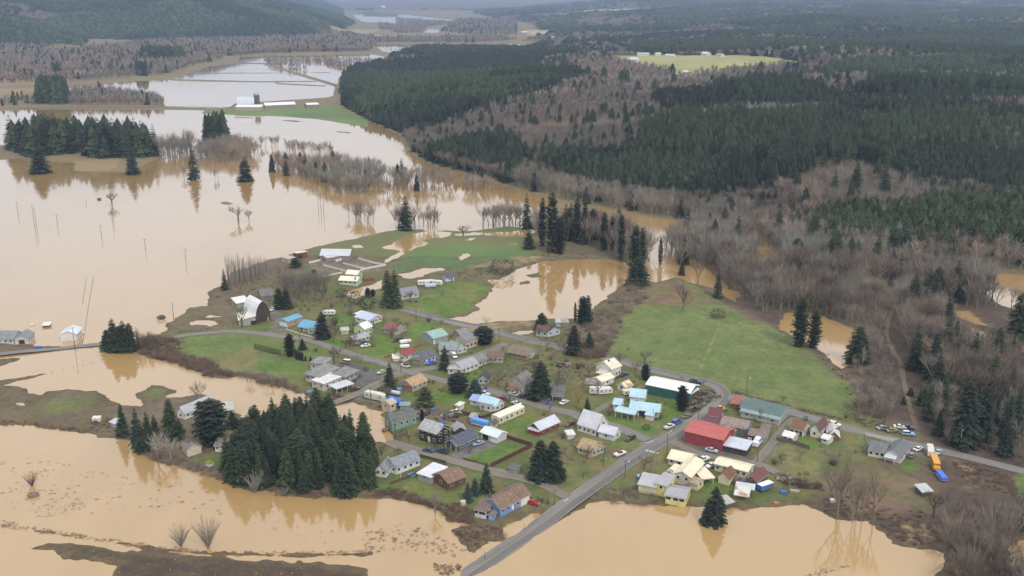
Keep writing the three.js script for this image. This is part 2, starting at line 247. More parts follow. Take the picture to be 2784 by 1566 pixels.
zone(pts(tI, 1560, 520, 1680, 600, 2000, 440, 2160, 410, 2080, 480, 2150, 530, 2040, 620, 2000, 700, 1820, 690, 1560, 620), [.14, .165, .04], { c2: GB, s: 6, e: 1.2 });
zone(pts(tG, 1740, 560, 1880, 560, 2010, 570, 2100, 620, 2310, 690, 1910, 820, 1700, 790, 1560, 740, 1500, 700, 1640, 720, 1740, 690), GB, { c2: [.135, .19, .03], s: 7, e: 1.2 });
zone(pts(tG, 2160, 470, 2230, 400, 2557, 470, 2600, 500, 2330, 560, 2280, 620, 2190, 560), GB, { c2: [.12, .18, .03], s: 7, e: 1.2 });
zone(pts(tG, 1120, 600, 1320, 580, 1440, 600, 1440, 690, 1330, 680), GB, { e: 1.5 }); zone(pts(tG, 280, 470, 570, 430, 570, 480, 330, 490), GB, { e: 1.5 });
zone(pts(tS, 1020, 1050, 1200, 1030, 1370, 1040, 1370, 1115, 1200, 1140, 1080, 1120), GB, { e: 1 });
zone(pts(tS, 300, 950, 700, 900, 1000, 930, 950, 1010, 500, 1010), [.17, .17, .06], { c2: GD, s: 8, e: 2 });
zone(pts(tD, 0, 680, 250, 640, 500, 600, 620, 640, 600, 700, 480, 760, 330, 820, 180, 830, 0, 800), [.12, .12, .05], { c2: MUD, s: 12, e: 3 });
zone(pts(tD, 400, 840, 560, 740, 650, 700, 900, 640, 1300, 640, 1460, 700, 1500, 740, 1280, 800, 1000, 850, 800, 880, 500, 890, 380, 880), [.12, .13, .055], { c2: GD, s: 12, e: 3 });
zone(pts(tD, 450, 830, 620, 715, 920, 682, 930, 720, 880, 770, 950, 790, 1150, 740, 1300, 715, 1420, 712, 1360, 755, 1000, 825, 700, 868, 430, 872), VIV, { c2: [.11, .15, .05], s: 14, e: 5 });
zone(pts(tD, 980, 840, 1420, 740, 1480, 770, 1330, 830, 1250, 850, 1120, 840), TAN, { c2: GD, s: 8, e: 4, t: .55 });
zone(pts(tD, 500, 1100, 700, 1020, 800, 960, 900, 950, 1050, 970, 1130, 985, 1060, 1110, 900, 1175, 760, 1195, 500, 1130), [.16, .175, .045], { c2: GB, s: 9, e: 4 });
zone(pts(tD, 1040, 1240, 1420, 1205, 1420, 1275, 1290, 1290, 1000, 1305, 850, 1240), TAN, { c2: [.2, .15, .07], s: 7, e: 3 });
zone(pts(tH, 1350, 520, 1500, 480, 1520, 560, 1400, 570), [.19, .19, .06], { e: 1.5 });
zone(pts(tH, 1480, 700, 1530, 660, 1720, 690, 1780, 760, 1600, 840), [.16, .17, .05], { c2: GD, s: 5, e: 1.5 });
zone(pts(tH, 700, 930, 920, 840, 900, 960, 740, 1000), GB, { e: 1.2 });
zone(pts(tJ, 1105, 520, 1420, 560, 1640, 640, 1300, 835, 1200, 790, 1275, 700, 1110, 605), GB, { c2: [.13, .185, .035], s: 7, e: 1 });
zone(pts(tJ, 580, 690, 720, 720, 1000, 800, 1250, 850, 1290, 900, 1200, 950, 880, 885, 600, 750), GB, { c2: [.14, .18, .04], s: 7, e: 1 });
zone(pts(tJ, 200, 640, 420, 630, 650, 560, 720, 470, 690, 560, 420, 715), GB, { c2: GD, s: 6, e: 1 }); zone(pts(tJ, 740, 340, 900, 280, 1040, 330, 900, 400, 780, 380), [.15, .165, .045], { e: 1.5 });
zone(pts(tJ, 820, 900, 960, 980, 1010, 1060, 860, 1120, 620, 1080, 700, 1030), [.14, .165, .045], { e: 1.5 });
zone(pts(tI, 2000, 1100, 2450, 1030, 2700, 1100, 2800, 1250, 2500, 1340, 1900, 1230), [.175, .165, .06], { c2: [.14, .16, .045], s: 7, e: 2 });
zone(pts(tN, 580, 400, 760, 340, 1060, 480, 1260, 620, 1000, 640, 700, 560), [.125, .165, .035], { c2: GD, s: 6, e: 2 }); zone(pts(tN, 1260, 240, 1480, 300, 1600, 480, 1900, 420, 2060, 520, 1560, 640, 1340, 660, 1280, 560), [.125, .165, .035], { c2: GD, s: 6, e: 2 });
zone(pts(tN, 1400, 820, 1720, 810, 2120, 690, 2100, 760, 1900, 840, 1830, 900, 1500, 900), [.11, .13, .04], { c2: MUD, s: 4, e: 1 });
zone(pts(tN, 220, 200, 560, 110, 640, 170, 320, 230), [.17, .165, .04], { e: 1 }); zone(pts(tN, 220, 440, 560, 330, 600, 380, 400, 470, 260, 520), GB, { e: 1.2 });
zone(pts(tK, 120, 1090, 470, 910, 600, 960, 480, 1150, 300, 1120), GB, { c2: GD, s: 5, e: 1 }); zone(pts(tK, 780, 1250, 900, 1180, 1070, 1130, 1260, 1200, 1230, 1350, 960, 1330), GB, { c2: [.12, .14, .04], s: 6, e: 1.5 });
zone(pts(tM, 1370, 780, 1720, 740, 1730, 860, 1640, 890, 1500, 840), GB, { e: 1 });
zone(pts(tR, 1180, 150, 1560, 110, 1900, 190, 1950, 430, 1600, 480, 1250, 420, 1150, 250), [.19, .125, .085], { c2: [.15, .13, .06], s: 8, e: 5 });
zone(pts(tR, 2080, 60, 2200, 80, 2290, 250, 2200, 270, 2140, 180), TAN, { c2: BRAM, s: 4, e: 3 }); zone(pts(tR, 1700, 500, 1920, 520, 1950, 600, 1800, 680, 1700, 640), TAN, { c2: BRAM, s: 3, e: 3 });
zone(pts(tF, -1200, 900, 0, 905, 330, 950, 560, 960, 1200, 970, 1290, 1080, 1250, 1290, 900, 1390, 0, 1330, -1200, 1400), [.135, .115, .05], { c2: MUD, s: 10, e: 2 });
zone(pts(tF, 500, 1100, 700, 1045, 950, 1035, 1010, 1080, 900, 1135, 700, 1205, 560, 1160), [.15, .175, .05], { c2: [.13, .14, .05], s: 8, e: 7 });
zone(pts(tF, 1640, 1010, 1700, 940, 1800, 895, 1930, 915, 1860, 1000, 1700, 1050), [.14, .17, .05], { e: 6 });
zone(pts(tF, 1250, 1080, 1500, 1120, 1900, 1100, 2100, 1150, 1900, 1250, 1300, 1280), [.17, .125, .09], { c2: MUD, s: 4, e: 4 });
zone(pts(tO, 100, 600, 2700, 700, 2700, 1400, 100, 1400), DARKF, { c2: [.095, .062, .036], s: 3, e: 1 });
zone(pts(tC, 1160, 1190, 1330, 1130, 1480, 1100, 1640, 1130, 1640, 1280, 1280, 1290, 1160, 1300), [.17, .13, .085], { c2: [.14, .12, .06], s: 7, e: 3 });
zone(pts(tG, 560, 270, 640, 250, 720, 350, 720, 460, 800, 540, 560, 500, 600, 400), GRAV, { c2: [.15, .14, .125], s: 5, e: 1.2 });
zone(pts(tI, 100, 160, 700, 300, 760, 520, 560, 560, 330, 380, 60, 280), [.14, .125, .085], { c2: GRAV, s: 3, e: 2 });
zone(pts(tI, 930, 380, 1500, 440, 1480, 600, 1000, 560, 860, 470), [.14, .105, .075], { c2: GD, s: 4, e: 2 });
zone(pts(tJ, 650, 1430, 780, 1230, 960, 1130, 1100, 990, 1180, 950, 1290, 920, 1180, 1100, 900, 1300, 750, 1449), GRAV, { c2: [.15, .145, .135], s: 4, e: 1 });
zone(pts(tJ, 1290, 900, 1900, 560, 1960, 520, 1990, 560, 1640, 790, 1360, 960), [.15, .145, .125], { c2: GRAV, s: 4, e: 1 });
zone(pts(tK, 460, 640, 680, 600, 700, 720, 1120, 800, 1400, 880, 1560, 860, 1760, 660, 1800, 700, 1560, 960, 1760, 1060, 1500, 990, 900, 870, 480, 760), [.165, .15, .12], { c2: [.12, .115, .095], s: 5, e: 1.2 });
zone(pts(tJ, 1700, 430, 1880, 480, 1880, 560, 1700, 600, 1640, 560), [.13, .11, .085], { c2: DARKF, s: 2, e: 1 });
zone(pts(tG, 1250, 850, 1480, 860, 1640, 920, 1850, 1030, 1880, 1090, 1640, 1150, 1560, 1120, 1530, 1020, 1420, 930), [.115, .112, .11], { c2: [.14, .135, .13], s: 5, e: .8 });
zone(pts(tH, 560, 800, 900, 700, 1150, 560, 1240, 590, 1000, 690, 640, 830), GRAV, { c2: [.15, .135, .115], s: 4, e: 1.2 });
zone(pts(tH, 380, 640, 560, 720, 640, 790, 480, 830, 340, 880, 360, 780), [.13, .12, .105], { e: 1.2 });
zone(pts(tI, 1130, 930, 1480, 770, 1560, 750, 1680, 800, 1300, 960, 1270, 990), [.185, .17, .16], { c2: [.15, .14, .135], s: 3, e: .5 });
zone(pts(tL, 1580, 640, 1800, 760, 1960, 800, 1960, 890, 1760, 900, 1640, 880, 1620, 780), [.15, .135, .11], { c2: GD, s: 4, e: 2 });
zone(pts(tL, 1230, 520, 1700, 490, 1720, 640, 1560, 650), [.16, .13, .10], { c2: LEAF, s: 4, e: 2 });
zone(pts(tS, 860, 200, 1400, 160, 1800, 300, 1740, 400, 1200, 420, 900, 470, 700, 300), [.15, .115, .075], { c2: [.19, .16, .12], s: 4, e: 3 });
const farZones = [];
function fzone(p, c, plane) { farZones.push([Poly(p.map(([x, y]) => { if (plane) return onPlane(x, y); const g = ground(x, y); return [g.x, g.z]; }), 40), c]); }
fzone(pts(tP, 1640, 154, 1800, 150, 2150, 163, 2190, 172, 2020, 182, 1900, 192, 1885, 206, 1840, 204, 1830, 190, 1720, 172), [.29, .285, .115]);
fzone(pts(tA, 1010, 570, 1200, 560, 1500, 550, 1700, 540, 1850, 595, 1850, 640, 1600, 600, 1200, 582), [.12, .175, .055], true);
fzone(pts(tP, 700, 720, 842, 676, 970, 648, 1082, 625, 1240, 626, 1416, 617, 1470, 640, 1500, 720), [.125, .13, .05], true); fzone(pts(tD, 400, 840, 620, 715, 920, 682, 1300, 690, 1450, 705, 1300, 790, 900, 860), [.095, .15, .042], true); fzone(pts(tD, 1430, 600, 1700, 600, 2200, 760, 2200, 800, 1450, 740), [.12, .10, .055], true);
fzone(pts(tA, 390, 312, 560, 315, 720, 335, 700, 352, 450, 340), [.30, .2, .1], true); fzone(pts(tA, -100, 350, 150, 340, 330, 360, 250, 420, 0, 440, -100, 440), [.27, .185, .1], true);
fzone(pts(tA, 220, 745, 380, 750, 500, 800, 590, 800, 600, 850, 380, 870, 380, 820, 220, 800), [.23, .17, .085], true); fzone(pts(tA, -100, 450, 200, 450, 200, 480, -100, 520), [.24, .17, .09], true);
fzone(pts(tA, 1640, 150, 1900, 150, 1880, 170, 1660, 168), [.26, .23, .12], true); fzone(pts(tB, 350, 52, 760, 42, 700, 58, 400, 62), [.4, .38, .2]); fzone(pts(tB, 60, 150, 260, 145, 280, 165, 100, 180), [.36, .28, .17]);
fzone(pts(tB, 2360, 70, 2480, 68, 2480, 78, 2370, 80), [.4, .38, .22]); fzone(pts(tB, 1100, 180, 1180, 176, 1180, 188, 1110, 190), [.3, .3, .13]); fzone(pts(tB, 1190, 195, 1400, 200, 1390, 215, 1230, 215), [.2, .22, .1]);

function coverNear(x, z, d) {
  let c = [MUD[0], MUD[1], MUD[2]];
  const wob = (vnoise(x / 3.1, z / 3.1) - .5) * 2.2 + (vnoise(x / 1.1 + 9, z / 1.1) - .5) * .9;
  for (const q of cover) {
    const P = q.P; if (x < P.x0 - 8 || x > P.x1 + 8 || z < P.z0 - 8 || z > P.z1 + 8) continue;
    const a = sstep(-q.e, q.e, P.sd(x, z) + wob * Math.min(1.2, q.e)) * q.k; if (a <= 0) continue;
    let k = q.c; if (q.c2) { const m = sstep(q.t - .13, q.t + .13, fbm(x / q.s + q.c[0] * 99, z / q.s + q.c[1] * 77, 4)); k = [lerp(q.c[0], q.c2[0], m), lerp(q.c[1], q.c2[1], m), lerp(q.c[2], q.c2[2], m)]; }
    c = [lerp(c[0], k[0], a), lerp(c[1], k[1], a), lerp(c[2], k[2], a)];
  }
  const wet = (1 - sstep(.3, 5.5, d + (fbm(x / 5, z / 5, 3) - .5) * 6)) * .85; // silt and drowned grass along the shore
  const silt = vnoise(x / 2 + 3, z / 2) > .55 ? [.15, .105, .055] : [.115, .088, .05];
  const f = .50 + .42 * fbm(x / 1.7, z / 1.7, 3) + .42 * fbm(x / 6 + 8, z / 6, 3) + .3 * (hash2(Math.floor(x * 2.4), Math.floor(z * 2.6)) - .5);
  return c.map((v, i) => lerp(v, silt[i], wet) * f * .93);
}
function coverFar(x, z, y, d) {
  const dist = Math.hypot(x, z), n = fbm(x / 60, z / 60, 4), m = fbm(x / 300 + 7, z / 300, 3);
  let c = y > 6 ? [lerp(.085, .12, n), lerp(.07, .085, n), .05] : [lerp(.14, .2, n), lerp(.115, .15, m), lerp(.065, .08, n)];
  for (const [P, k] of farZones) { if (x < P.x0 || x > P.x1 || z < P.z0 || z > P.z1) continue; const j = dist / 90; if (P.has(x + (vnoise(x / 30, z / 30) - .5) * j, z + (vnoise(x / 30 + 5, z / 30) - .5) * j * 2)) c = k.map((v) => v * (.72 + .5 * n)); }
  return c;
}

// ---------------------------------------------------------------- ground: one sheet in two pieces, near and far, sharing an edge
const ZN = 232, ZM = 640, ZF = 21000, COLS = 620;
const half = (dist) => .60 * dist + 45;
function terrain(name, dists, near) {
  const R = dists.length, n = (COLS + 1) * R, pos = new Float32Array(n * 3), uv = new Float32Array(n * 2), col = near ? null : new Float32Array(n * 3), D = new Float32Array(n);
  for (let j = 0; j < R; j++) for (let i = 0; i <= COLS; i++) {
    const x = (i / COLS * 2 - 1) * half(dists[j]), z = -dists[j], k = j * (COLS + 1) + i, d = landDist(x, z), y = heightAt(x, z, d);
    pos.set([x, y, z], k * 3); D[k] = d; uv.set([(x + 430) / 860, (-z - ZN) / (ZM - ZN)], k * 2);
    if (!near) col.set(coverFar(x, z, y, d), k * 3);
  }
  const idx = new Uint32Array(COLS * (R - 1) * 6); let q = 0;
  for (let j = 0; j < R - 1; j++) for (let i = 0; i < COLS; i++) { const a = j * (COLS + 1) + i, b = a + 1, c = a + COLS + 1, e = c + 1; idx[q++] = a; idx[q++] = b; idx[q++] = c; idx[q++] = b; idx[q++] = e; idx[q++] = c; }
  const g = new THREE.BufferGeometry(); g.setAttribute('position', new THREE.BufferAttribute(pos, 3)); g.setAttribute('uv', new THREE.BufferAttribute(uv, 2)); if (col) g.setAttribute('color', new THREE.BufferAttribute(col, 3));
  g.setIndex(new THREE.BufferAttribute(idx, 1)); g.computeVertexNormals();
  return { g, D };
}
const nearD = []; for (let j = 0; j <= 380; j++) nearD.push(ZN * Math.pow(ZM / ZN, j / 380));
const farD = []; for (let j = 0; j <= 430; j++) farD.push(ZM * Math.pow(ZF / ZM, j / 430));
{
  const TW = 2048, TH = 1280, GX = 520, GZ = 300, dg = new Float32Array((GX + 1) * (GZ + 1));
  for (let j = 0; j <= GZ; j++) for (let i = 0; i <= GX; i++) dg[j * (GX + 1) + i] = landDist(-430 + 860 * i / GX, -(ZN + (ZM - ZN) * j / GZ));
  const d = new Uint8Array(TW * TH * 4);
  for (let j = 0; j < TH; j++) {
    const v = (j + .5) / TH, z = -(ZN + (ZM - ZN) * v), lim = half(-z) + 6;
    for (let i = 0; i < TW; i++) {
      const u = (i + .5) / TW, x = -430 + 860 * u; if (Math.abs(x) > lim) continue;
      const gx = Math.min(GX - 1e-3, u * GX), gz = Math.min(GZ - 1e-3, v * GZ), a = Math.floor(gx), b = Math.floor(gz), s = gx - a, t = gz - b, o = b * (GX + 1) + a;
      const dd = lerp(lerp(dg[o], dg[o + 1], s), lerp(dg[o + GX + 1], dg[o + GX + 2], s), t);
      if (dd < -6) continue;
      const c = coverNear(x, z, dd), k = (j * TW + i) * 4; d[k] = toS(c[0]); d[k + 1] = toS(c[1]); d[k + 2] = toS(c[2]); d[k + 3] = 255;
    }
  }
  const t = new THREE.DataTexture(d, TW, TH, THREE.RGBAFormat, THREE.UnsignedByteType); t.colorSpace = THREE.SRGBColorSpace; t.magFilter = THREE.LinearFilter; t.minFilter = THREE.LinearFilter; t.needsUpdate = true;
  const bump = roughBump.clone(); bump.repeat.set(172, 82); bump.needsUpdate = true;
  const N = terrain('ground', nearD, true), F = terrain('far_terrain', farD, false);
  const g1 = mesh('ground', N.g, new THREE.MeshStandardMaterial({ map: t, roughness: 1, bumpMap: bump, bumpScale: .12 })); g1.userData.kind = 'structure';
  const g2 = mesh('far_terrain', F.g, new THREE.MeshStandardMaterial({ vertexColors: true, roughness: 1 })); g2.userData.kind = 'structure';
}
{ // the flood: opaque, silt-laden, still
  const g = new THREE.PlaneGeometry(30000, 21400, 60, 60); g.rotateX(-Math.PI / 2); g.translate(0, 0, -10850);
  const p = g.attributes.position, uv = g.attributes.uv; for (let i = 0; i < p.count; i++) uv.setXY(i, p.getX(i) / 40, p.getZ(i) / 40);
  const rip = dataTex(512, 512, (u, v) => mono(.5 + .5 * (pn(u, v * 1, 64, 3) - .5) + .35 * (pn(u, v, 150, 5) - .5) + .5 * (pn(u, v, 12, 8) - .5)), false);
  const silt = dataTex(512, 512, (u, v) => { const a = pf(u, v, 4, 81), b = pf(u, v, 9, 83), st = pf(u + .06 * a, v * .25 + .02 * b, 28, 85), k = .80 + .2 * a + .16 * st; return [k, k * (.97 + .05 * b), k * (.90 + .16 * b)]; }, true, [.11, .09]);
  const gust = dataTex(512, 512, (u, v) => { const a = sstep(.5, .7, pf(u, v, 5, 87)); return [0, .03 + .07 * a, 0]; }, false, [.07, .05]);
  const m = new THREE.MeshPhysicalMaterial({ color: lin([.415, .272, .118]), map: silt, roughnessMap: gust, roughness: 1, ior: 1.5, clearcoat: .7, clearcoatRoughness: .03, bumpMap: rip, bumpScale: .006 });
  mesh('flood_water', g, m).userData.kind = 'structure';
}

// ---------------------------------------------------------------- roads, streets, lanes: sheets a few centimetres over the ground
const roadPts = [];
function ribbonGeo(P, w, lift, off = 0, across = 4) {
  const curve = new THREE.CatmullRomCurve3(P.map((p) => new THREE.Vector3(p.x, 0, p.z)), false, 'centripetal'), n = Math.max(2, Math.round(curve.getLength() / 1.6)), C = curve.getSpacedPoints(n), pos = [], uv = [], idx = [];
  const raw = C.map((c, i) => { const a = C[Math.max(0, i - 1)], b = C[Math.min(n, i + 1)], l = Math.hypot(b.x - a.x, b.z - a.z) || 1; let t = -.35; for (let k = -2; k <= 2; k++) t = Math.max(t, heightAt(c.x - (b.z - a.z) / l * k * 1.9, c.z + (b.x - a.x) / l * k * 1.9)); return t; });
  const tops = raw.map((v, i) => { let m = 0, q = 0; for (let k = -4; k <= 4; k++) if (raw[i + k] !== undefined) { m += raw[i + k]; q++; } return Math.max(v - .02, m / q); });
  let run = 0; if (across > 4) for (const c of C) roadPts.push([c.x, c.z, 3]);
  for (let i = 0; i <= n; i++) {
    const a = C[Math.max(0, i - 1)], b = C[Math.min(n, i + 1)], tx = b.x - a.x, tz = b.z - a.z, l = Math.hypot(tx, tz) || 1, nx = -tz / l, nz = tx / l;
    if (i) run += C[i].distanceTo(C[i - 1]);
    const top = tops[i], ww = typeof w === 'function' ? w(run, i / n) : w;
    for (let k = 0; k <= across; k++) { const s = off + (k / across - .5) * ww, X = C[i].x + nx * s, Z = C[i].z + nz * s, e = Math.abs(s) / 3.6; pos.push(X, Math.max(top + lift - .05 * e * e, .02 + (vnoise(X / 4.5, Z / 4.5) - .45) * .09 - .05 * e * e + (lift > .1 ? lift - .1 : 0)), Z); uv.push(s, run); }
  }
  for (let i = 0; i < n; i++) for (let k = 0; k < across; k++) { const a = i * (across + 1) + k, b = a + 1, c = a + across + 1, d = c + 1; idx.push(a, b, c, b, d, c); }
  const g = new THREE.BufferGeometry(); g.setAttribute('position', new THREE.Float32BufferAttribute(pos, 3)); g.setAttribute('uv', new THREE.Float32BufferAttribute(uv, 2)); g.setIndex(idx); g.computeVertexNormals();
  const nr = g.attributes.normal; if (nr.getY(0) < 0) { for (let i = 0; i < idx.length; i += 3) { const t = idx[i]; idx[i] = idx[i + 1]; idx[i + 1] = t; } g.setIndex(idx); g.computeVertexNormals(); }
  return g;
}
const gp = (p) => p.map(([x, y]) => ground(x, y));
const wheelTracks = (base, dark) => { const t = dataTex(64, 512, (u, v) => { const s = (u - .5) * 8, tr = Math.exp(-Math.pow((Math.abs(Math.abs(s) - 1.75) - .75) / .3, 2)), n = pf(u, v, 4, 91) - .5, p = sstep(.6, .66, pf(u, v, 7, 95)); const k = 1 + .35 * n + (dark ? -.16 : .14) * tr - .12 * p; return base.map((c) => c * k); }, true, [1 / 8, 1 / 60]); t.offset.x = .5; return t; };
const asphaltM = new THREE.MeshStandardMaterial({ map: wheelTracks([.155, .152, .148], true), roughness: .8, bumpMap: roughBump, bumpScale: .02 });
const mainM = new THREE.MeshStandardMaterial({ map: (() => { const t = dataTex(64, 1024, (u, v) => { const s = (u - .5) * 8, tr = Math.exp(-Math.pow((Math.abs(Math.abs(s) - 1.75) - .75) / .3, 2)), n = pf(u, v, 4, 191) - .5, p = sstep(.56, .62, pf(u, v, 7, 195)), k = (s < 0 ? 1.22 : .86) * (1 + .4 * n - .12 * tr - .14 * p), e = sstep(3.2, 3.6, Math.abs(s) + .8 * n); return [lerp(.165, .21, e) * k, lerp(.158, .19, e) * k, lerp(.147, .16, e) * k]; }, true, [1 / 8, 1 / 90]); t.offset.x = .5; return t; })(), roughness: .8 });
const oldAsphaltM = new THREE.MeshStandardMaterial({ map: wheelTracks([.20, .19, .175], true), roughness: .9 });
const dirtM = new THREE.MeshStandardMaterial({ map: wheelTracks([.19, .165, .135], false), roughness: .95, bumpMap: roughBump, bumpScale: .04 });
const yellowM = mat([.36, .28, .10], { t: 'grain', r: .7 }), whiteM = mat([.55, .55, .53], { t: 'grain', r: .7 });
function road(name, px, w, m, lift = .09, lines) {
  const P = gp(px), r = mesh(name, ribbonGeo(P, m === mainM ? w : (run) => w * (.84 + .3 * vnoise(run / 5.5, w)), lift, 0, 8), m); r.userData.kind = 'structure';
  for (const [off, lw, lm] of lines || []) mesh('painted_line', ribbonGeo(P, lw, lift + .008, off, 1), lm, r);
  return r;
}
road('main_road', pts(tZ, 1120, 1486, 1175, 1447, 1290, 1368, 1400, 1290, 1520, 1203, 1625, 1133, 1740, 1068, 1795, 1028, 1815, 1005, 1818, 988, 1800, 970, 1740, 953, 1650, 933, 1540, 903, 1400, 872, 1290, 847, 1170, 817, 1050, 787, 965, 767), 6.7, mainM, .10, [[-.13, .09, yellowM], [.13, .09, yellowM], [2.95, .11, whiteM]]);
road('street', [...pts(tG, 0, 517, 300, 522, 700, 570, 1000, 610, 1400, 742, 1700, 832, 2000, 922, 2200, 990), ...pts(tH, 480, 1010, 960, 1110, 1200, 1185, 1500, 1275, 1800, 1350), ...pts(tJ, 200, 685, 400, 762, 700, 838, 980, 950, 1110, 1010)], 5.2, oldAsphaltM, .085, [[0, .1, yellowM]]);
road('causeway_road', pts(tF, -700, 610, 0, 535, 600, 470, 1150, 412, 1500, 395, 1900, 350, 2200, 300, 2557, 272), 4.6, oldAsphaltM, .12);
road('street', [...pts(tN, 2480, 560), ...pts(tI, 2200, 1270, 1600, 1105, 1000, 950, 500, 810, 400, 780)], 5.2, dirtM, .08);
road('street', [...pts(tG, 1230, 1375, 1500, 1280, 1900, 1085, 2110, 985), ...pts(tH, 150, 880, 420, 835, 800, 722, 1010, 645, 1180, 570)], 5.4, dirtM, .075);
road('gravel_road', pts(tZ, 1822, 998, 1870, 1003, 1960, 1028, 2100, 1068, 2250, 1108, 2400, 1142, 2600, 1192), 6, oldAsphaltM, .085);
road('dirt_lane', pts(tK, 1500, 945, 1580, 850, 1700, 700, 1860, 500, 1960, 410), 3.4, dirtM, .07);
road('dirt_lane', pts(tK, 420, 640, 560, 690, 900, 838, 1300, 912, 1530, 945, 1760, 1050), 4.2, dirtM, .065);
road('dirt_lane', pts(tJ, 440, 725, 600, 622, 900, 485, 1070, 375), 2.8, dirtM, .07);
road('dirt_lane', pts(tJ, 1020, 985, 870, 900, 700, 845), 3, dirtM, .06);
road('dirt_track', pts(tP, 2475, 755, 2453, 793, 2428, 841, 2410, 897, 2423, 947, 2447, 985, 2460, 1050, 2472, 1100, 2484, 1140, 2494, 1171), 2.1, new THREE.MeshStandardMaterial({ color: lin([.19, .14, .095]), map: grainTex, roughness: 1 }), .07);
road('farm_road', pts(tA, -60, 545, 350, 541, 700, 540, 1050, 540, 1160, 541), 5, oldAsphaltM, .5);
{ // stop bars and crosswalk at the junction
  const bar = (A, B, w, label) => { const P = gp([A, B]), r = mesh('road_marking', ribbonGeo(P, w, .125, 0, 1), whiteM); r.userData.kind = 'structure'; };
  bar(tK(218, 700), tK(275, 700), .45); bar(tK(268, 700), tK(325, 672), .45); bar(tK(240, 800), tK(268, 786), .9); bar(tK(282, 808), tK(308, 793), .9); bar(tK(318, 818), tK(340, 806), .9); bar(tK(366, 826), tK(384, 814), .6); bar(tN(2440, 625), tN(2495, 590), .5); bar(tK(1322, 182), tK(1348, 172), .5);
}

// ---------------------------------------------------------------- tree shapes (metres, 20 m tall unless said; placed with a scale)
class Tri { constructor() { this.p = []; this.c = []; } tri(a, b, c, k = 1) { this.p.push(...a, ...b, ...c); this.c.push(k, k, k, k, k, k, k, k, k); }
  tube(a, b, ra, rb, sides = 4, k = 1) { const d = new THREE.Vector3(b[0] - a[0], b[1] - a[1], b[2] - a[2]).normalize(), u = new THREE.Vector3(Math.abs(d.y) > .9 ? 1 : 0, Math.abs(d.y) > .9 ? 0 : 1, 0).cross(d).normalize(), v = d.clone().cross(u);
    for (let i = 0; i < sides; i++) { const t0 = i / sides * 6.2832, t1 = (i + 1) / sides * 6.2832, q = (c, r, t) => [c[0] + (u.x * Math.cos(t) + v.x * Math.sin(t)) * r, c[1] + (u.y * Math.cos(t) + v.y * Math.sin(t)) * r, c[2] + (u.z * Math.cos(t) + v.z * Math.sin(t)) * r];
      const A = q(a, ra, t0), B = q(a, ra, t1), C = q(b, rb, t0), D = q(b, rb, t1); this.tri(A, B, C, k); if (rb > .002) this.tri(B, D, C, k); } }
  geo(colors = true) { const g = new THREE.BufferGeometry(); g.setAttribute('position', new THREE.Float32BufferAttribute(this.p, 3)); if (colors) g.setAttribute('color', new THREE.Float32BufferAttribute(this.c, 3)); g.computeVertexNormals(); g.setAttribute('uv', new THREE.Float32BufferAttribute(new Float32Array(this.p.length / 3 * 2), 2)); return g; } }
// feathered conifer crown: whorls of drooping boughs, each a row of small sprays; k varies the needle tone from spray to spray
function coniferCrown(seed, { R = 3.8, whorls = 24, per = 8, steps = 4, low = .05, droop = .35, pow = .85, shape = null, fat = 1 } = {}) {
  const r = RNG(seed), T = new Tri(), H = 20;
  for (let i = 0; i < whorls; i++) {
    const t = (i + r() * .7) / whorls, y = H * (low + (.985 - low) * t), env = (shape ? shape(t) : Math.pow(1 - t, pow)) * R + .12;
    for (let k = 0; k < per; k++) {
      if (r() < .1) continue;
      const az = (k + r() * .8 + i * .37) / per * 6.2832, len = env * (.68 + .5 * r()), ca = Math.cos(az), sa = Math.sin(az), rise = .18 * r() - .05 + .45 * t, w = Math.max(.3, len * .34) * fat, tone = .72 + .56 * r();
      const at = (s, o, dy = 0) => [ca * len * s - sa * o, y + rise * len * s - droop * len * s * s + dy, sa * len * s + ca * o];
      for (let j = 0; j < steps; j++) {
        const s0 = .08 + .92 * j / steps, s1 = .08 + .92 * (j + 1.25) / steps, ww = w * (1 - .55 * j / steps) * (.7 + .6 * r());
        T.tri(at(s0 * .9, 0, .12), at(s1, ww, -.22 * ww - .1 * r()), at(Math.min(1.05, s1 + .08), 0, .02), tone * (.88 + .24 * r()));
        T.tri(at(s0 * .9, 0, .12), at(Math.min(1.05, s1 + .08), 0, .02), at(s1, -ww, -.22 * ww - .1 * r()), tone * (.88 + .24 * r()));
      }
    }
  }
  T.tri([.12, H * .93, 0], [-.08, H * .93, .1], [0, H, 0]); T.tri([0, H * .93, .12], [.05, H * .93, -.1], [0, H, 0]);
  return T.geo();
}
function coniferFar(seed, R = 3.6, tiers = 6, per = 6, pow = .6) {
  const r = RNG(seed), T = new Tri(), H = 20;
  for (let i = 0; i < tiers; i++) { const t = i / tiers, y0 = H * (.04 + .9 * t), rad = R * Math.pow(1 - t, pow) * (.85 + .3 * r()) + .25, top = Math.min(H, y0 + H * 1.9 / tiers), off = r();
    for (let k = 0; k < per; k++) { const a = (k + off) / per * 6.2832, b = (k + .9 + off) / per * 6.2832, l0 = rad * (.75 + .5 * r()), l1 = rad * (.75 + .5 * r()); T.tri([Math.cos(a) * l0, y0 - r() * .9, Math.sin(a) * l0], [Math.cos(b) * l1, y0 - r() * .9, Math.sin(b) * l1], [(r() - .5) * .2, top, (r() - .5) * .2], .75 + .5 * r()); } }
  return T.geo();
}
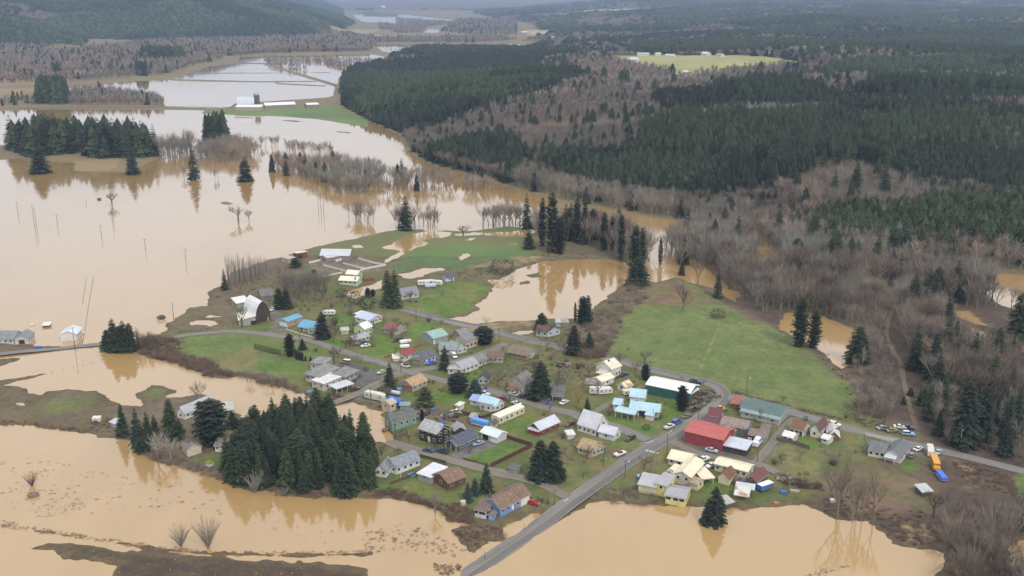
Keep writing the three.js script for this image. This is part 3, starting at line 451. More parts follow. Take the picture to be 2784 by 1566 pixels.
// leafless tree: forked limbs and a haze of twigs
function bareTree(seed, { H = 20, spread = .5, trunk = .32, fork = .3, twigs = 5, levels = 4, twigW = .035, upright = .35, kids = 3, lean = .1 } = {}) {
  const r = RNG(seed), limb = new Tri(), twig = new Tri();
  const grow = (p, d, len, rad, lv) => {
    const segs = lv < 2 ? 2 : 1; let q = p, dir = d;
    for (let s = 0; s < segs; s++) { const e = [q[0] + dir[0] * len / segs, q[1] + dir[1] * len / segs, q[2] + dir[2] * len / segs], r0 = rad * (1 - .35 * s / segs), r1 = rad * (1 - .35 * (s + 1) / segs); (lv < 3 ? limb : twig).tube(q, e, r0, r1, lv < 1 ? 6 : 3, .8 + .4 * r()); q = e; dir = norm([dir[0] + (r() - .5) * .25, dir[1] + .08, dir[2] + (r() - .5) * .25]); }
    if (lv >= levels - 1) { for (let k = 0; k < twigs; k++) { const t = .15 + .85 * r(), b = [p[0] + (q[0] - p[0]) * t, p[1] + (q[1] - p[1]) * t, p[2] + (q[2] - p[2]) * t], dd = norm([dir[0] + (r() - .5) * 1.5, dir[1] + (r() - .35) * 1.1, dir[2] + (r() - .5) * 1.5]), l = len * (.55 + .7 * r()), sx = (r() - .5), sz = (r() - .5), w = twigW * H / 20 / (Math.hypot(sx, sz) + .01) * .5;
        const e = [b[0] + dd[0] * l, b[1] + dd[1] * l, b[2] + dd[2] * l]; twig.tri([b[0] + sx * w, b[1], b[2] + sz * w], [b[0] - sx * w, b[1], b[2] - sz * w], e, .75 + .5 * r()); if (k % 2) { const m = [b[0] + dd[0] * l * .5, b[1] + dd[1] * l * .5, b[2] + dd[2] * l * .5], d2 = norm([dd[0] + (r() - .5) * 1.6, dd[1] + (r() - .3), dd[2] + (r() - .5) * 1.6]); twig.tri([m[0] + sx * w * .8, m[1], m[2] + sz * w * .8], [m[0] - sx * w * .8, m[1], m[2] - sz * w * .8], [m[0] + d2[0] * l * .6, m[1] + d2[1] * l * .6, m[2] + d2[2] * l * .6], .75 + .5 * r()); } } return; }
    const n = kids + (r() < .4 ? 1 : 0), a0 = r() * 6.28;
    for (let k = 0; k < n; k++) { const a = a0 + k / n * 6.28 + r() * .6, s = spread * (.6 + .7 * r()), perp = Math.abs(dir[1]) > .9 ? [Math.cos(a), 0, Math.sin(a)] : norm([Math.cos(a), .3 * Math.sin(a), Math.sin(a)]), dd = norm([dir[0] * .9 + perp[0] * s, dir[1] * .9 + upright * (.5 + .5 * r()), dir[2] * .9 + perp[2] * s]), t = lv === 0 ? .55 + .45 * (k + .5) / n : .5 + .5 * r(); const b = [lerp(p[0], q[0], t), lerp(p[1], q[1], t), lerp(p[2], q[2], t)]; grow(b, dd, len * (lv === 0 ? .85 : .72) * (.7 + .45 * r()), rad * .52, lv + 1); }
    if (lv > 0 || r() < .8) grow(q, norm([dir[0] + (r() - .5) * .3, dir[1] + .2, dir[2] + (r() - .5) * .3]), len * .68, rad * .55, lv + 1);
  };
  grow([0, -.3, 0], norm([(r() - .5) * lean, 1, (r() - .5) * lean]), H * fork, trunk, 0);
  const fit = (T) => { let m = 0; for (let i = 1; i < T.p.length; i += 3) m = Math.max(m, T.p[i]); return m; }, s = H / Math.max(fit(limb), fit(twig)); for (const T of [limb, twig]) for (let i = 0; i < T.p.length; i++) T.p[i] *= s;
  return { limb: limb.geo(), twig: twig.geo() };
}
function norm(a) { const l = Math.hypot(...a) || 1; return [a[0] / l, a[1] / l, a[2] / l]; }
function bareFar(seed, H = 20, R = 4.4, n = 90, w = .16, low = .25) {
  const r = RNG(seed), T = new Tri(); T.tube([0, -.3, 0], [0, H * .55, 0], .22, .09, 3, .9);
  for (let i = 0; i < n; i++) { const t = Math.pow(r(), .8), y = H * (low + .5 * t), a = r() * 6.28, l = R * (.5 + .6 * r()) * Math.sin(Math.PI * clamp(.22 + t * .72)), up = H * (.1 + .24 * r()), st = .25 * r(), sx = (r() - .5) * w * 2, sz = (r() - .5) * w * 2; T.tri([Math.cos(a) * l * st + sx, y, Math.sin(a) * l * st + sz], [Math.cos(a) * l * st - sx, y, Math.sin(a) * l * st - sz], [Math.cos(a + (r() - .5) * .5) * l, Math.min(H, y + up), Math.sin(a + (r() - .5) * .5) * l], .7 + .6 * r()); }
  return T.geo();
}
function twigBall(seed, n = 120, w = .026) { // bramble or willow scrub, 2 m tall, 1.3 m half wide
  const r = RNG(seed), T = new Tri();
  for (let i = 0; i < n; i++) { const a = r() * 6.28, l = 1.3 * Math.sqrt(r()), bx = (r() - .5) * 1.1, bz = (r() - .5) * 1.1, y = .2 + 1.7 * r() * (1 - .35 * l), sx = (r() - .5) * w * 2, sz = (r() - .5) * w * 2, m = [bx + Math.cos(a) * l * .5, y, bz + Math.sin(a) * l * .5]; T.tri([bx + sx, -.15, bz + sz], [bx - sx, -.15, bz - sz], m, .7 + .6 * r()); T.tri([m[0] + sx, m[1], m[2] + sz], [m[0] - sx, m[1], m[2] - sz], [m[0] + Math.cos(a) * l * .6, m[1] + .5 * (r() - .5), m[2] + Math.sin(a) * l * .6], .7 + .6 * r()); }
  return T.geo();
}
function leafBall(seed, n = 420, sq = 1, size = .13) { // evergreen bush or round tree, radius 1 about y = 1
  const r = RNG(seed), T = new Tri();
  for (let i = 0; i < n; i++) { const u = r() * 2 - 1, a = r() * 6.28, q = Math.sqrt(1 - u * u), bump = .86 + .22 * vnoise(a * 2.2 + seed, u * 4), R = bump * (.62 + .4 * Math.pow(r(), .4)), c = [Math.cos(a) * q * R, 1 + u * R * sq, Math.sin(a) * q * R], j = () => (r() - .5) * size * 2; T.tri([c[0] + j(), c[1] + j(), c[2] + j()], [c[0] + j(), c[1] + j(), c[2] + j()], [c[0] + j(), c[1] + j(), c[2] + j()], .65 + .7 * r()); }
  return T.geo();
}
const vc = (c, r = 1) => new THREE.MeshStandardMaterial({ color: lin(c), vertexColors: true, roughness: r, side: THREE.DoubleSide });
const needle = { dark: vc([.021, .031, .018]), fir: vc([.028, .042, .02]), green: vc([.04, .06, .024]), blue: vc([.035, .06, .05]), cedar: vc([.045, .06, .022]), ivy: vc([.035, .05, .02]), olive: vc([.06, .075, .03]) };
const barkM = vc([.10, .075, .055]);
const twigC = { grey: vc([.225, .195, .162]), brown: vc([.16, .13, .103]), red: vc([.165, .105, .085]), pale: vc([.33, .31, .27]), dark: vc([.10, .075, .06]), tawny: vc([.28, .225, .165]), gold: vc([.27, .17, .06]) };
const firG = [0, 1, 2, 3].map((i) => coniferCrown(11 + i, { R: 3.7 + .35 * (i % 2), whorls: 24 + i, per: 9, pow: .7, fat: 1.1 }));
const broadG = [0, 1].map((i) => coniferCrown(31 + i, { R: 5.4, whorls: 23, per: 11, pow: .5, fat: 1.1, droop: .3 }));
const roundG = [0, 1].map((i) => coniferCrown(41 + i, { R: 7.2, whorls: 20, per: 11, droop: .2, low: .06, shape: (t) => Math.sqrt(Math.max(0, 1 - Math.pow(t * 1.9 - .9, 2))), fat: 1.1 }));
const columnG = [0, 1].map((i) => coniferCrown(51 + i, { R: 2.3, whorls: 26, per: 9, steps: 2, droop: -.2, low: .0, shape: (t) => Math.min(1, .75 + t) * Math.sqrt(Math.max(0, 1 - Math.pow(t, 3.2))), fat: 1.4 }));
const pineG = coniferCrown(61, { R: 4.6, whorls: 14, per: 7, droop: .12, low: .22, shape: (t) => Math.sqrt(Math.max(0, 1 - t * t)) * (.75 + .25 * Math.sin(t * 19)), fat: 1.2 });
const crownR = new Map(); for (const g of [...firG, ...broadG, ...roundG, ...columnG, pineG]) { g.computeBoundingBox(); crownR.set(g, (g.boundingBox.max.x - g.boundingBox.min.x + g.boundingBox.max.z - g.boundingBox.min.z) / 4 * .84); }
const farFir = [0, 1, 2].map((i) => coniferFar(71 + i, 3.9 + .5 * i, 7, 8, .5 + .12 * i)), dotFir = [0, 1].map((i) => coniferFar(81 + i, 4.4, 3, 6, .55));
const bareG = [bareTree(101), bareTree(102, { spread: .75, fork: .24, kids: 3 }), bareTree(103, { spread: .4, upright: .5, fork: .34, trunk: .28 }), bareTree(104, { spread: .62, fork: .28, lean: .3 })];
const oakG = [bareTree(111, { spread: 1.0, fork: .2, upright: .2, trunk: .42, twigs: 6 }), bareTree(112, { spread: .95, fork: .16, upright: .25, trunk: .3, twigs: 6 })];
function manyStem(seed, stems = 44, fan = .62) { // stems rising together from one root and spreading
  const r = RNG(seed), limb = new Tri(), twig = new Tri();
  for (let i = 0; i < stems; i++) { const a = r() * 6.28, f = fan * Math.sqrt((i + .5) / stems), L = 20 * (.62 + .38 * r()) * (1 - .25 * f); let q = [Math.cos(a) * .7 * r(), -.3, Math.sin(a) * .7 * r()], d = norm([Math.cos(a) * f, 1, Math.sin(a) * f]), rad = .13 + .06 * r();
    for (let s = 0; s < 4; s++) { const l = L / 4, e = [q[0] + d[0] * l, q[1] + d[1] * l, q[2] + d[2] * l]; limb.tube(q, e, rad, rad * .68, 3, .8 + .4 * r());
      if (s > 0) for (let k = 0; k < 20; k++) { const t = r(), b = [lerp(q[0], e[0], t), lerp(q[1], e[1], t), lerp(q[2], e[2], t)], dd = norm([d[0] + (r() - .5) * 1.1, d[1] + .2 * r(), d[2] + (r() - .5) * 1.1]), tl = 1.4 + 2.6 * r(), w = .075, sx = r() - .5, sz = r() - .5; twig.tri([b[0] + sx * w, b[1], b[2] + sz * w], [b[0] - sx * w, b[1], b[2] - sz * w], [b[0] + dd[0] * tl, b[1] + dd[1] * tl, b[2] + dd[2] * tl], .75 + .5 * r()); }
      q = e; rad *= .68; d = norm([d[0] * 1.12 + (r() - .5) * .16, d[1], d[2] * 1.12 + (r() - .5) * .16]); } }
  let m = 0; for (const T of [limb, twig]) for (let i = 1; i < T.p.length; i += 3) m = Math.max(m, T.p[i]); for (const T of [limb, twig]) for (let i = 0; i < T.p.length; i++) T.p[i] *= 20 / m;
  return { limb: limb.geo(), twig: twig.geo() };
}
const vaseG = [manyStem(121), manyStem(122, 48, .75)];
const poplarG = [manyStem(131, 18, .1), manyStem(132, 16, .12)];
const bareR = new Map(); for (const b of [...bareG, ...oakG, ...vaseG, ...poplarG]) { b.twig.computeBoundingBox(); const q = b.twig.boundingBox; bareR.set(b, (q.max.x - q.min.x + q.max.z - q.min.z) / 4 * .86); }
const farBare = [0, 1, 2].map((i) => bareFar(141 + i, 20, 4.6, 80, .2)), dotBare = [0, 1].map((i) => bareFar(151 + i, 20, 5.2, 26, .5, .2));
const fullBare = bareG.map((b) => mergeGeometries([b.limb, b.twig]));
const scrubG = [0, 1, 2].map((i) => twigBall(161 + i)), bushG = [0, 1].map((i) => leafBall(171 + i));
const trunkG = (() => { const T = new Tri(); T.tube([0, -.5, 0], [0, 10, 0], .34, .2, 6); T.tube([0, 10, 0], [0, 19, 0], .2, .03, 5); return T.geo(); })();
const turnR = RNG(5);
function placeConifer(g, p, h, rad, m, name, label, group, clear) {
  const t = thing(name, label, 'tree', group, p); t.rotation.y = turnR() * 6.28;
  const sy = h / 20, sx = rad / crownR.get(g);
  const a = mesh('trunk', trunkG, barkM, t), c = mesh('crown', g, m, t); a.scale.set(Math.min(sy, 1.6), sy, Math.min(sy, 1.6)); c.scale.set(sx, sy, sx); return t;
}
function placeBare(b, p, h, rad, m, name, label, group) {
  const t = thing(name, label, 'tree', group, p); t.rotation.y = turnR() * 6.28; const sy = h / 20, sx = rad / bareR.get(b);
  const a = mesh('trunk', b.limb, m === twigC.pale ? twigC.grey : m, t), c = mesh('twig_crown', b.twig, m, t); a.scale.set(sx, sy, sx); c.scale.set(sx, sy, sx); return t;
}
// an evergreen seen at a foot, a top and a half width on the survey photograph
function ever(t, bx, by, ty, hw, label, o = {}) {
  const [px, py] = t(bx, by), p = ground(px, py), h = tall(p, t(bx, ty)[1]), rad = wide(p, t(bx + hw, by)[0] - px); if (o.sink) p.y -= o.sink;
  return placeConifer(o.g || firG[Math.floor(turnR() * 4)], p, h, rad, o.m || needle.fir, o.n || 'conifer_tree', label, o.group);
}
function bare(t, bx, by, ty, hw, label, o = {}) {
  const [px, py] = t(bx, by), p = ground(px, py), h = tall(p, t(bx, ty)[1]), rad = wide(p, t(bx + hw, by)[0] - px);
  return placeBare(o.g || bareG[Math.floor(turnR() * 4)], p, h, rad, o.m || twigC.brown, o.n || 'bare_tree', label, o.group);
}

// ---------------------------------------------------------------- woods: scattered trees; the largest in view are things of their own, the rest one mass
const wood = { fir: [], bare: [] };
const scatR = RNG(77);
const gpoly = (p, plane) => Poly(p.map(([x, y]) => { if (plane) return onPlane(x, y); const g = ground(x, y); return [g.x, g.z]; }), 20);
const conZ = [
  pts(tP, 925, 292, 945, 262, 1000, 238, 1130, 205, 1390, 182, 1560, 195, 1640, 215, 1500, 255, 1380, 285, 1250, 330, 1150, 372, 1080, 372, 1010, 345),
  pts(tP, 1770, 275, 1900, 252, 2250, 262, 2310, 285, 2250, 300, 2000, 300, 1900, 315, 1800, 300),
  pts(tP, 2320, 262, 2500, 248, 2784, 252, 2950, 262, 2950, 285, 2784, 282, 2500, 280, 2330, 276),
  pts(tP, 1900, 372, 2000, 335, 2150, 318, 2320, 308, 2500, 300, 2784, 310, 2950, 320, 2950, 550, 2784, 540, 2600, 512, 2450, 492, 2340, 480, 2280, 468, 2210, 470, 2190, 505, 2100, 528, 1950, 542, 1850, 545, 1750, 528, 1620, 518, 1500, 490, 1480, 465, 1560, 435, 1700, 430, 1830, 410),
  pts(tP, 1150, 425, 1280, 395, 1400, 400, 1430, 440, 1400, 490, 1300, 475)].map((p) => gpoly(p));
const young = gpoly(pts(tP, 1590, 160, 1720, 168, 1850, 205, 1960, 200, 2040, 185, 2060, 215, 1900, 235, 1760, 240, 1640, 225, 1560, 190));
const noTree = [...farZones.map((f) => f[0])];
function stand(x, z, size = 120) { // patchwork of stands of one age and kind
  const cx = Math.floor(x / size), cz = Math.floor(z / size * .8); let best = 1e9, id = 0; const wx = x + (vnoise(x / 40, z / 40) - .5) * 40, wz = z + (vnoise(x / 40 + 9, z / 40) - .5) * 40;
  for (let i = -1; i <= 1; i++) for (let j = -1; j <= 1; j++) { const a = cx + i, b = cz + j, px = (a + hash2(a, b)) * size, pz = (b + hash2(b + 71, a)) * size / .8, d = (px - wx) ** 2 + (pz - wz) ** 2; if (d < best) { best = d; id = hash2(a * 3 + 5, b * 7 + 1); } } return id;
}
function kindAt(x, z, st) { // how much of a stand is conifer here
  for (const c of conZ) if (c.has(x, z)) return .93;
  const dist = Math.hypot(x, z);
  if (upL.sd(x, z) > 0) return fbm(x / 500 + 2, z / 500, 3) > .60 ? .15 : .96;
  if (dist > 1750) return stand(x, z, 320) > .42 ? .93 : .1;
  return st > .86 ? .8 : st > .7 ? .2 : .05;
}
// the hills, in cells that grow with distance
for (let dist = 640; dist < 12500;) {
  const sp = clamp(dist / 185, 4.6, 34), w = half(dist) + 20;
  for (let x = -w; x < w; x += sp) {
    const X = x + (scatR() - .5) * sp, Z = -(dist + (scatR() - .5) * sp), r1 = scatR(), r2 = scatR(), r3 = scatR();
    const L = upL.sd(X, Z), U = upR.sd(X, Z), F = upF.sd(X, Z); if (L < 10 && U < 4 && F < 0) continue;
    if (noTree.some((p) => p.has(X, Z))) continue;
    if (dist > 2400 && L < 0 && fbm(X / 330 + 40, Z / 220 + 3, 3) < .34) continue;
    const D = landDist(X, Z); if (D < 3) continue;
    const y = heightAt(X, Z, D), st = stand(X, Z, dist > 1750 ? 320 : 120), sh = hash2(Math.floor(st * 9973), 5), con = r1 < kindAt(X, Z, st), hb = 21 * (.55 + .62 * sh) * (young.has(X, Z) ? .42 : 1);
    if (con) wood.fir.push([X, y, Z, (hb * (.9 + .4 * r2)), (.95 + .4 * r3) * Math.max(1, sp / 6.4) * (sh < .4 ? 1.15 : 1), r2, hash2(Math.floor(st * 9973), 9), 0]);
    else { if (r3 < .12) continue; wood.bare.push([X, y, Z, 11 * (.75 + .5 * sh) + 5 * r2 + (D < 40 ? 3 : 0), (1.05 + .5 * r3) * Math.max(1, sp / 7), r2, hash2(Math.floor(st * 9973), 9), 0]); }
  }
  dist += sp * .92;
}
// lowland woods: belts, flooded timber, the wood east of the meadow
const openW = [pts(tP, 2685, 758, 2900, 770, 2900, 870, 2700, 835), pts(tP, 2590, 880, 2680, 900, 2900, 955, 2900, 990, 2700, 945, 2600, 912), pts(tP, 1786, 596, 1870, 606, 1880, 640, 1800, 640), pts(tP, 2230, 656, 2330, 676, 2330, 700, 2240, 690), pts(tP, 2590, 842, 2690, 890, 2600, 866), pts(tP, 1700, 720, 1930, 730, 1960, 775, 1730, 765), pts(tP, 2120, 850, 2318, 895, 2290, 1008, 2130, 900), pts(tP, 2720, 1480, 2900, 1460, 2900, 1550, 2740, 1545)].map((p) => gpoly(p, true));
function grove(p, sp, o) {
  const P = gpoly(p, o.plane);
  for (let x = P.x0; x < P.x1; x += sp) for (let z = P.z0; z < P.z1; z += sp) {
    const X = x + (scatR() - .5) * sp * 1.3, Z = z + (scatR() - .5) * sp * 1.3, a = scatR(), b = scatR(), c = scatR();
    if (!P.has(X, Z) || (o.gap && fbm(X / o.gap + 31, Z / o.gap + 4, 2) < (o.thr ?? .45))) continue;
    if (o.dry && landDist(X, Z) < o.dry) continue; if (openW.some((q) => q.has(X, Z))) continue;
    const y = Math.max(-.2, heightAt(X, Z)), h = lerp(o.h[0], o.h[1], b * .7 + c * .3);
    if (a < (o.con || 0)) wood.fir.push([X, y, Z, h * (o.conH || 1.25), (.9 + .3 * c) * (o.conW || 1), b, c, o.id || 0]); else if (o.only !== 'fir') wood.bare.push([X, y, Z, h, (.9 + .5 * c) * (o.w || 1), b, o.tone ?? c, o.id || 0]);
  }
}
grove(pts(tP, -200, 118, 225, 133, 420, 113, 640, 107, 950, 108, 1010, 118, 1000, 140, 720, 147, 640, 156, 560, 172, 500, 190, 450, 206, 340, 213, 220, 222, 130, 228, -200, 235), 13, { plane: 1, h: [12, 20], con: .05, w: 1.6, gap: 160, thr: .3 });
grove(pts(tA, 1560, 160, 1760, 170, 1900, 195, 2200, 190, 2500, 185, 2600, 205, 2400, 218, 1900, 218, 1860, 265, 1500, 262, 1200, 275, 1200, 215), 15, { plane: 1, h: [12, 20], con: .03, w: 1.7 });
grove(pts(tA, 1990, 90, 2280, 105, 2320, 130, 2150, 135, 2120, 170, 2000, 170), 26, { plane: 1, h: [12, 18], w: 2.6, gap: 200 }); grove(pts(tA, 2300, 100, 2600, 100, 2600, 180, 2340, 175, 2220, 160), 24, { plane: 1, h: [12, 20], con: .15, w: 2.4 });
grove(pts(tA, 1820, 60, 2000, 70, 2000, 85, 1830, 80), 30, { plane: 1, h: [9, 13], w: 2.6 }); grove(pts(tA, 1905, 120, 1990, 128, 2030, 130, 2020, 155, 1910, 150), 22, { plane: 1, h: [14, 22], w: 2.4 });
grove(pts(tA, 1940, 238, 2210, 240, 2210, 246, 1940, 246), 24, { plane: 1, h: [11, 15], w: 1.3 }); grove(pts(tA, 2320, 240, 2520, 244, 2520, 250, 2320, 248), 26, { plane: 1, h: [10, 14], w: 1.3 });
grove(pts(tA, 1330, 318, 1500, 330, 1540, 350, 1560, 385, 1480, 370, 1340, 330), 12, { plane: 1, h: [10, 15], gap: 40 }); grove(pts(tA, 1330, 290, 1640, 292, 1970, 310, 1960, 320, 1640, 318, 1330, 316), 13, { plane: 1, h: [9, 14], w: 1.4 }); grove(pts(tA, 1640, 300, 1790, 345, 1770, 360, 1640, 322), 10, { plane: 1, h: [10, 15], w: 1.3 });
grove(pts(tA, 380, 465, 560, 465, 800, 500, 822, 535, 700, 538, 350, 538, 340, 500), 8.5, { plane: 1, h: [12, 19], con: .01, w: 1.2 }); grove(pts(tA, 200, 470, 340, 470, 340, 530, 200, 530), 8, { plane: 1, h: [22, 30], con: .75 }); grove(pts(tA, -60, 500, 190, 505, 190, 535, -60, 540), 10, { plane: 1, h: [9, 14], con: .1 });
grove(pts(tA, 720, 290, 920, 295, 920, 312, 720, 312), 12, { plane: 1, h: [24, 34], con: .92, conH: 1.2, conW: 1.5 }); grove(pts(tA, 690, 365, 740, 368, 735, 385, 690, 385), 12, { plane: 1, h: [22, 26], con: .9 }); grove(pts(tA, 100, 380, 180, 385, 180, 395, 100, 395), 14, { plane: 1, h: [10, 14], con: .8 }); grove(pts(tA, 270, 380, 300, 380, 300, 388, 270, 388), 12, { plane: 1, h: [22, 26], con: 1 });
grove(pts(tP, 20, 402, 60, 420, 105, 432, 200, 418, 200, 395, 60, 390), 8.5, { plane: 1, h: [18, 40], con: .95, conH: 1.05, conW: 1.25, id: 1 }); grove(pts(tP, 190, 422, 260, 432, 330, 434, 425, 424, 420, 400, 330, 392, 210, 392), 8, { plane: 1, gap: 22, thr: .36, h: [18, 39], con: .95, conH: 1.05, conW: 1.2, id: 1 });
grove(pts(tA, 770, 780, 900, 760, 970, 740, 960, 790, 880, 800, 780, 800), 7, { plane: 1, h: [18, 30], id: 2 }); grove(pts(tA, 1000, 760, 1200, 720, 1300, 770, 1280, 800, 1180, 820, 1000, 800), 6.5, { plane: 1, h: [13, 22], id: 2 }); grove(pts(tA, 1040, 700, 1130, 690, 1130, 705, 1040, 715), 6, { plane: 1, h: [22, 30], con: 1, id: 1 });
grove(pts(tC, 820, 190, 880, 190, 1120, 195, 1560, 210, 1560, 225, 1420, 232, 1120, 205), 9, { plane: 1, h: [10, 17], gap: 30, thr: .42, id: 2 }); grove(pts(tC, 1100, 20, 1800, 60, 1760, 100, 1500, 130, 1200, 110), 12, { plane: 1, h: [10, 16], gap: 45, id: 2 });
grove(pts(tA, 1310, 730, 1420, 735, 1400, 745, 1310, 742), 7, { plane: 1, h: [13, 18], id: 2 }); grove(pts(tA, 1430, 750, 1660, 760, 1680, 790, 1450, 780), 8, { plane: 1, h: [12, 18], gap: 30, id: 2 });
grove(pts(tC, 1900, 120, 2150, 130, 2576, 130, 2700, 190, 2650, 280, 2560, 330, 2480, 340, 2400, 330, 2250, 280, 2080, 215, 1900, 180), 6.2, { plane: 1, h: [12, 19], con: .015, gap: 40, thr: .33, id: 2 });
grove(pts(tD, 0, 100, 260, 180, 480, 200, 860, 230, 860, 290, 600, 320, 420, 330, 300, 330, 150, 340, 0, 320), 7, { plane: 1, h: [11, 19], con: .015, gap: 30, thr: .4, id: 2 }); grove(pts(tD, 880, 260, 1120, 260, 1120, 310, 900, 320), 6, { plane: 1, h: [12, 17], gap: 20, id: 2 });
grove(pts(tD, 120, 470, 300, 480, 310, 560, 220, 560, 120, 500), 6.5, { plane: 1, h: [11, 18], gap: 18, id: 2 }); grove(pts(tD, 410, 540, 840, 560, 840, 575, 420, 575), 5, { plane: 1, h: [13, 24], id: 2 }); grove(pts(tD, 1040, 540, 1330, 520, 1330, 570, 1050, 575), 5, { plane: 1, h: [15, 24], id: 2 });
grove(pts(tD, 1420, 560, 1620, 540, 1800, 560, 2000, 600, 2200, 680, 2250, 800, 2120, 860, 2050, 790, 1900, 720, 1700, 660, 1450, 640), 5.2, { h: [15, 24], con: .03, gap: 14, thr: .3, id: 3 });
grove(pts(tE, 30, 700, 300, 560, 700, 620, 1100, 650, 1500, 760, 2000, 900, 2576, 1000, 2576, 1160, 2100, 1120, 1700, 1010, 1300, 960, 900, 900, 640, 1060, 500, 1010, 400, 930, 200, 880), 4.6, { h: [13, 23], con: .03, gap: 24, thr: .3, id: 3 });
grove(pts(tE, 560, 1060, 900, 1000, 1450, 1010, 1560, 1130, 1480, 1230, 1250, 1200, 960, 1150, 780, 1180), 4.3, { h: [13, 22], gap: 16, thr: .25, id: 3 });
grove(pts(tE, 1700, 1010, 2050, 1120, 2000, 1300, 2200, 1420, 2576, 1520, 2576, 1900, 1900, 1700, 1760, 1500, 1680, 1280), 4.3, { h: [12, 20], con: .05, gap: 16, thr: .3, id: 3 });
grove(pts(tE, 1300, 1210, 1560, 1180, 1600, 1500, 1400, 1560, 1380, 1400), 5.2, { h: [7, 13], gap: 12, id: 3 }); grove(pts(tQ, 640, 120, 1000, 80, 1150, 250, 1000, 430, 700, 500, 600, 430), 5, { h: [4, 9], id: 3 });
grove(pts(tQ, 1350, 0, 1700, 0, 1800, 500, 1600, 640, 1420, 400), 5, { h: [8, 13], con: .12, id: 3 }); grove(pts(tQ, 2150, 100, 2800, 0, 2800, 900, 2480, 800, 2200, 560), 6, { h: [10, 17], con: .18, id: 3 });
grove(pts(tR, 2050, 560, 2300, 480, 2700, 500, 2700, 1100, 2000, 1100, 1980, 900), 5.5, { h: [10, 17], id: 3 }); grove(pts(tR, 2500, 380, 2800, 350, 2800, 560, 2560, 560), 6, { h: [8, 13], con: .06, id: 3 });
grove(pts(tM, 2000, 680, 2280, 430, 2620, 380, 3000, 420, 3230, 560, 3480, 790, 3500, 1130, 3300, 1230, 2900, 1250, 2300, 1180, 1800, 1080, 1740, 900, 1800, 780), 4.3, { h: [10, 17], con: 1, conH: 1, conW: 1.12, id: 4, dry: 1 });

grove(pts(tP, 1880, 572, 2200, 612, 2500, 672, 2830, 705, 2830, 742, 2500, 712, 2200, 643, 1900, 600), 5.5, { h: [11, 18], con: .04 }); grove(pts(tP, 2300, 930, 2380, 900, 2440, 1000, 2440, 1100, 2330, 1110, 2310, 1020), 5, { h: [3, 8], id: 3 }); grove(pts(tE, 900, 1230, 960, 1200, 1300, 1180, 1380, 1240, 1360, 1300, 1180, 1210), 4.6, { h: [10, 17], dry: 1, id: 3 });
const labelsFir = ['tall dark conifer in the wooded hills behind the flood', 'dark fir in the dense clump on the far left bank of the flood', 'conifer among leafless trees by the flooded pasture', 'dark conifer among the leafless trees east of the meadow', 'tall fir in the dense grove beside the flood, left of the village'];
const groupsFir = ['conifers of the wooded hills', 'firs of the far left bank', 'conifers of the flooded timber', 'conifers of the east wood', 'firs of the grove by the flood'];
const labelsBare = ['leafless tree on the wooded hillside above the river', 'leafless tree beside the far left fir clump', 'leafless tree standing in the flooded pasture timber', 'leafless tree in the wood between river and meadow', 'leafless tree at the grove by the flood'];
const groupsBare = ['leafless trees of the hillside', 'leafless trees of the far left bank', 'leafless trees of the flooded timber', 'leafless trees of the east wood', 'leafless trees of the grove'];
const apparent = (t) => t[3] / Math.hypot(t[0], t[2], EYE), inView = (t) => Math.abs(t[0]) < .53 * Math.hypot(t[2], 165) + 6 && t[2] < -236;
const firM = [needle.dark, needle.fir, needle.green], bareM = [twigC.brown, twigC.grey, twigC.red, twigC.brown, twigC.dark, twigC.tawny];
function standOut(list, keep, make) { const v = list.filter(inView).sort((a, b) => apparent(b) - apparent(a)), own = new Set(v.slice(0, keep)); for (const t of own) make(t); return list.filter((t) => !own.has(t)); }
wood.fir = standOut(wood.fir, 225, (t) => placeConifer(t[5] > .75 ? broadG[Math.floor(t[6] * 2) % 2] : firG[Math.floor(t[6] * 40) % 4], new THREE.Vector3(t[0], t[1], t[2]), t[3], t[3] * .17 * t[4] * (t[5] > .75 ? 1.2 : 1), firM[Math.floor(t[5] * 30) % 3], 'conifer_tree', labelsFir[t[7]], groupsFir[t[7]]));
wood.bare = standOut(wood.bare, 235, (t) => placeBare(bareG[Math.floor(t[5] * 40) % 4], new THREE.Vector3(t[0], t[1], t[2]), t[3], t[3] * .29 * t[4], bareM[Math.floor(t[5] * 60) % 6], 'bare_tree', labelsBare[t[7]], groupsBare[t[7]]));
const mtx = new THREE.Matrix4(), qt = new THREE.Quaternion(), UPV = new THREE.Vector3(0, 1, 0), colr = new THREE.Color();
function mass(name, label, category, list, geos, base, tint, rw) {
  const root = new THREE.Group(); root.name = numbered(name); tag(root, label, category); root.userData.kind = 'stuff'; 
  geos.forEach((g, gi) => {
    const L = list.filter((_, i) => i % geos.length === gi); if (!L.length) return;
    const im = new THREE.InstancedMesh(g, new THREE.MeshStandardMaterial({ vertexColors: true, roughness: 1, side: THREE.DoubleSide, color: lin(base) }), L.length);
    im.name = gi || geos.length === 1 ? 'tree_mass' : 'tree_mass'; im.userData.kind = 'stuff'; shade(im);
    L.forEach((t, i) => { qt.setFromAxisAngle(UPV, t[5] * 97); const s = t[3] / 20, w = t[3] * rw * t[4] / (rw * 20); mtx.compose(new THREE.Vector3(t[0], t[1] - .2, t[2]), qt, new THREE.Vector3(w, s, w)); im.setMatrixAt(i, mtx); im.setColorAt(i, tint(t, colr)); });
    root.add(im);
  });
  scene.add(root); return root;
}
const D2 = (t) => Math.hypot(t[0], t[2]);
const firTint = (t, c) => { const s = t[6], k = (.6 + .55 * t[5]) * (.66 + .75 * s); return c.setRGB(k * (.95 + .25 * s), k * (.95 + .2 * s), k * (1 - .12 * s)); };
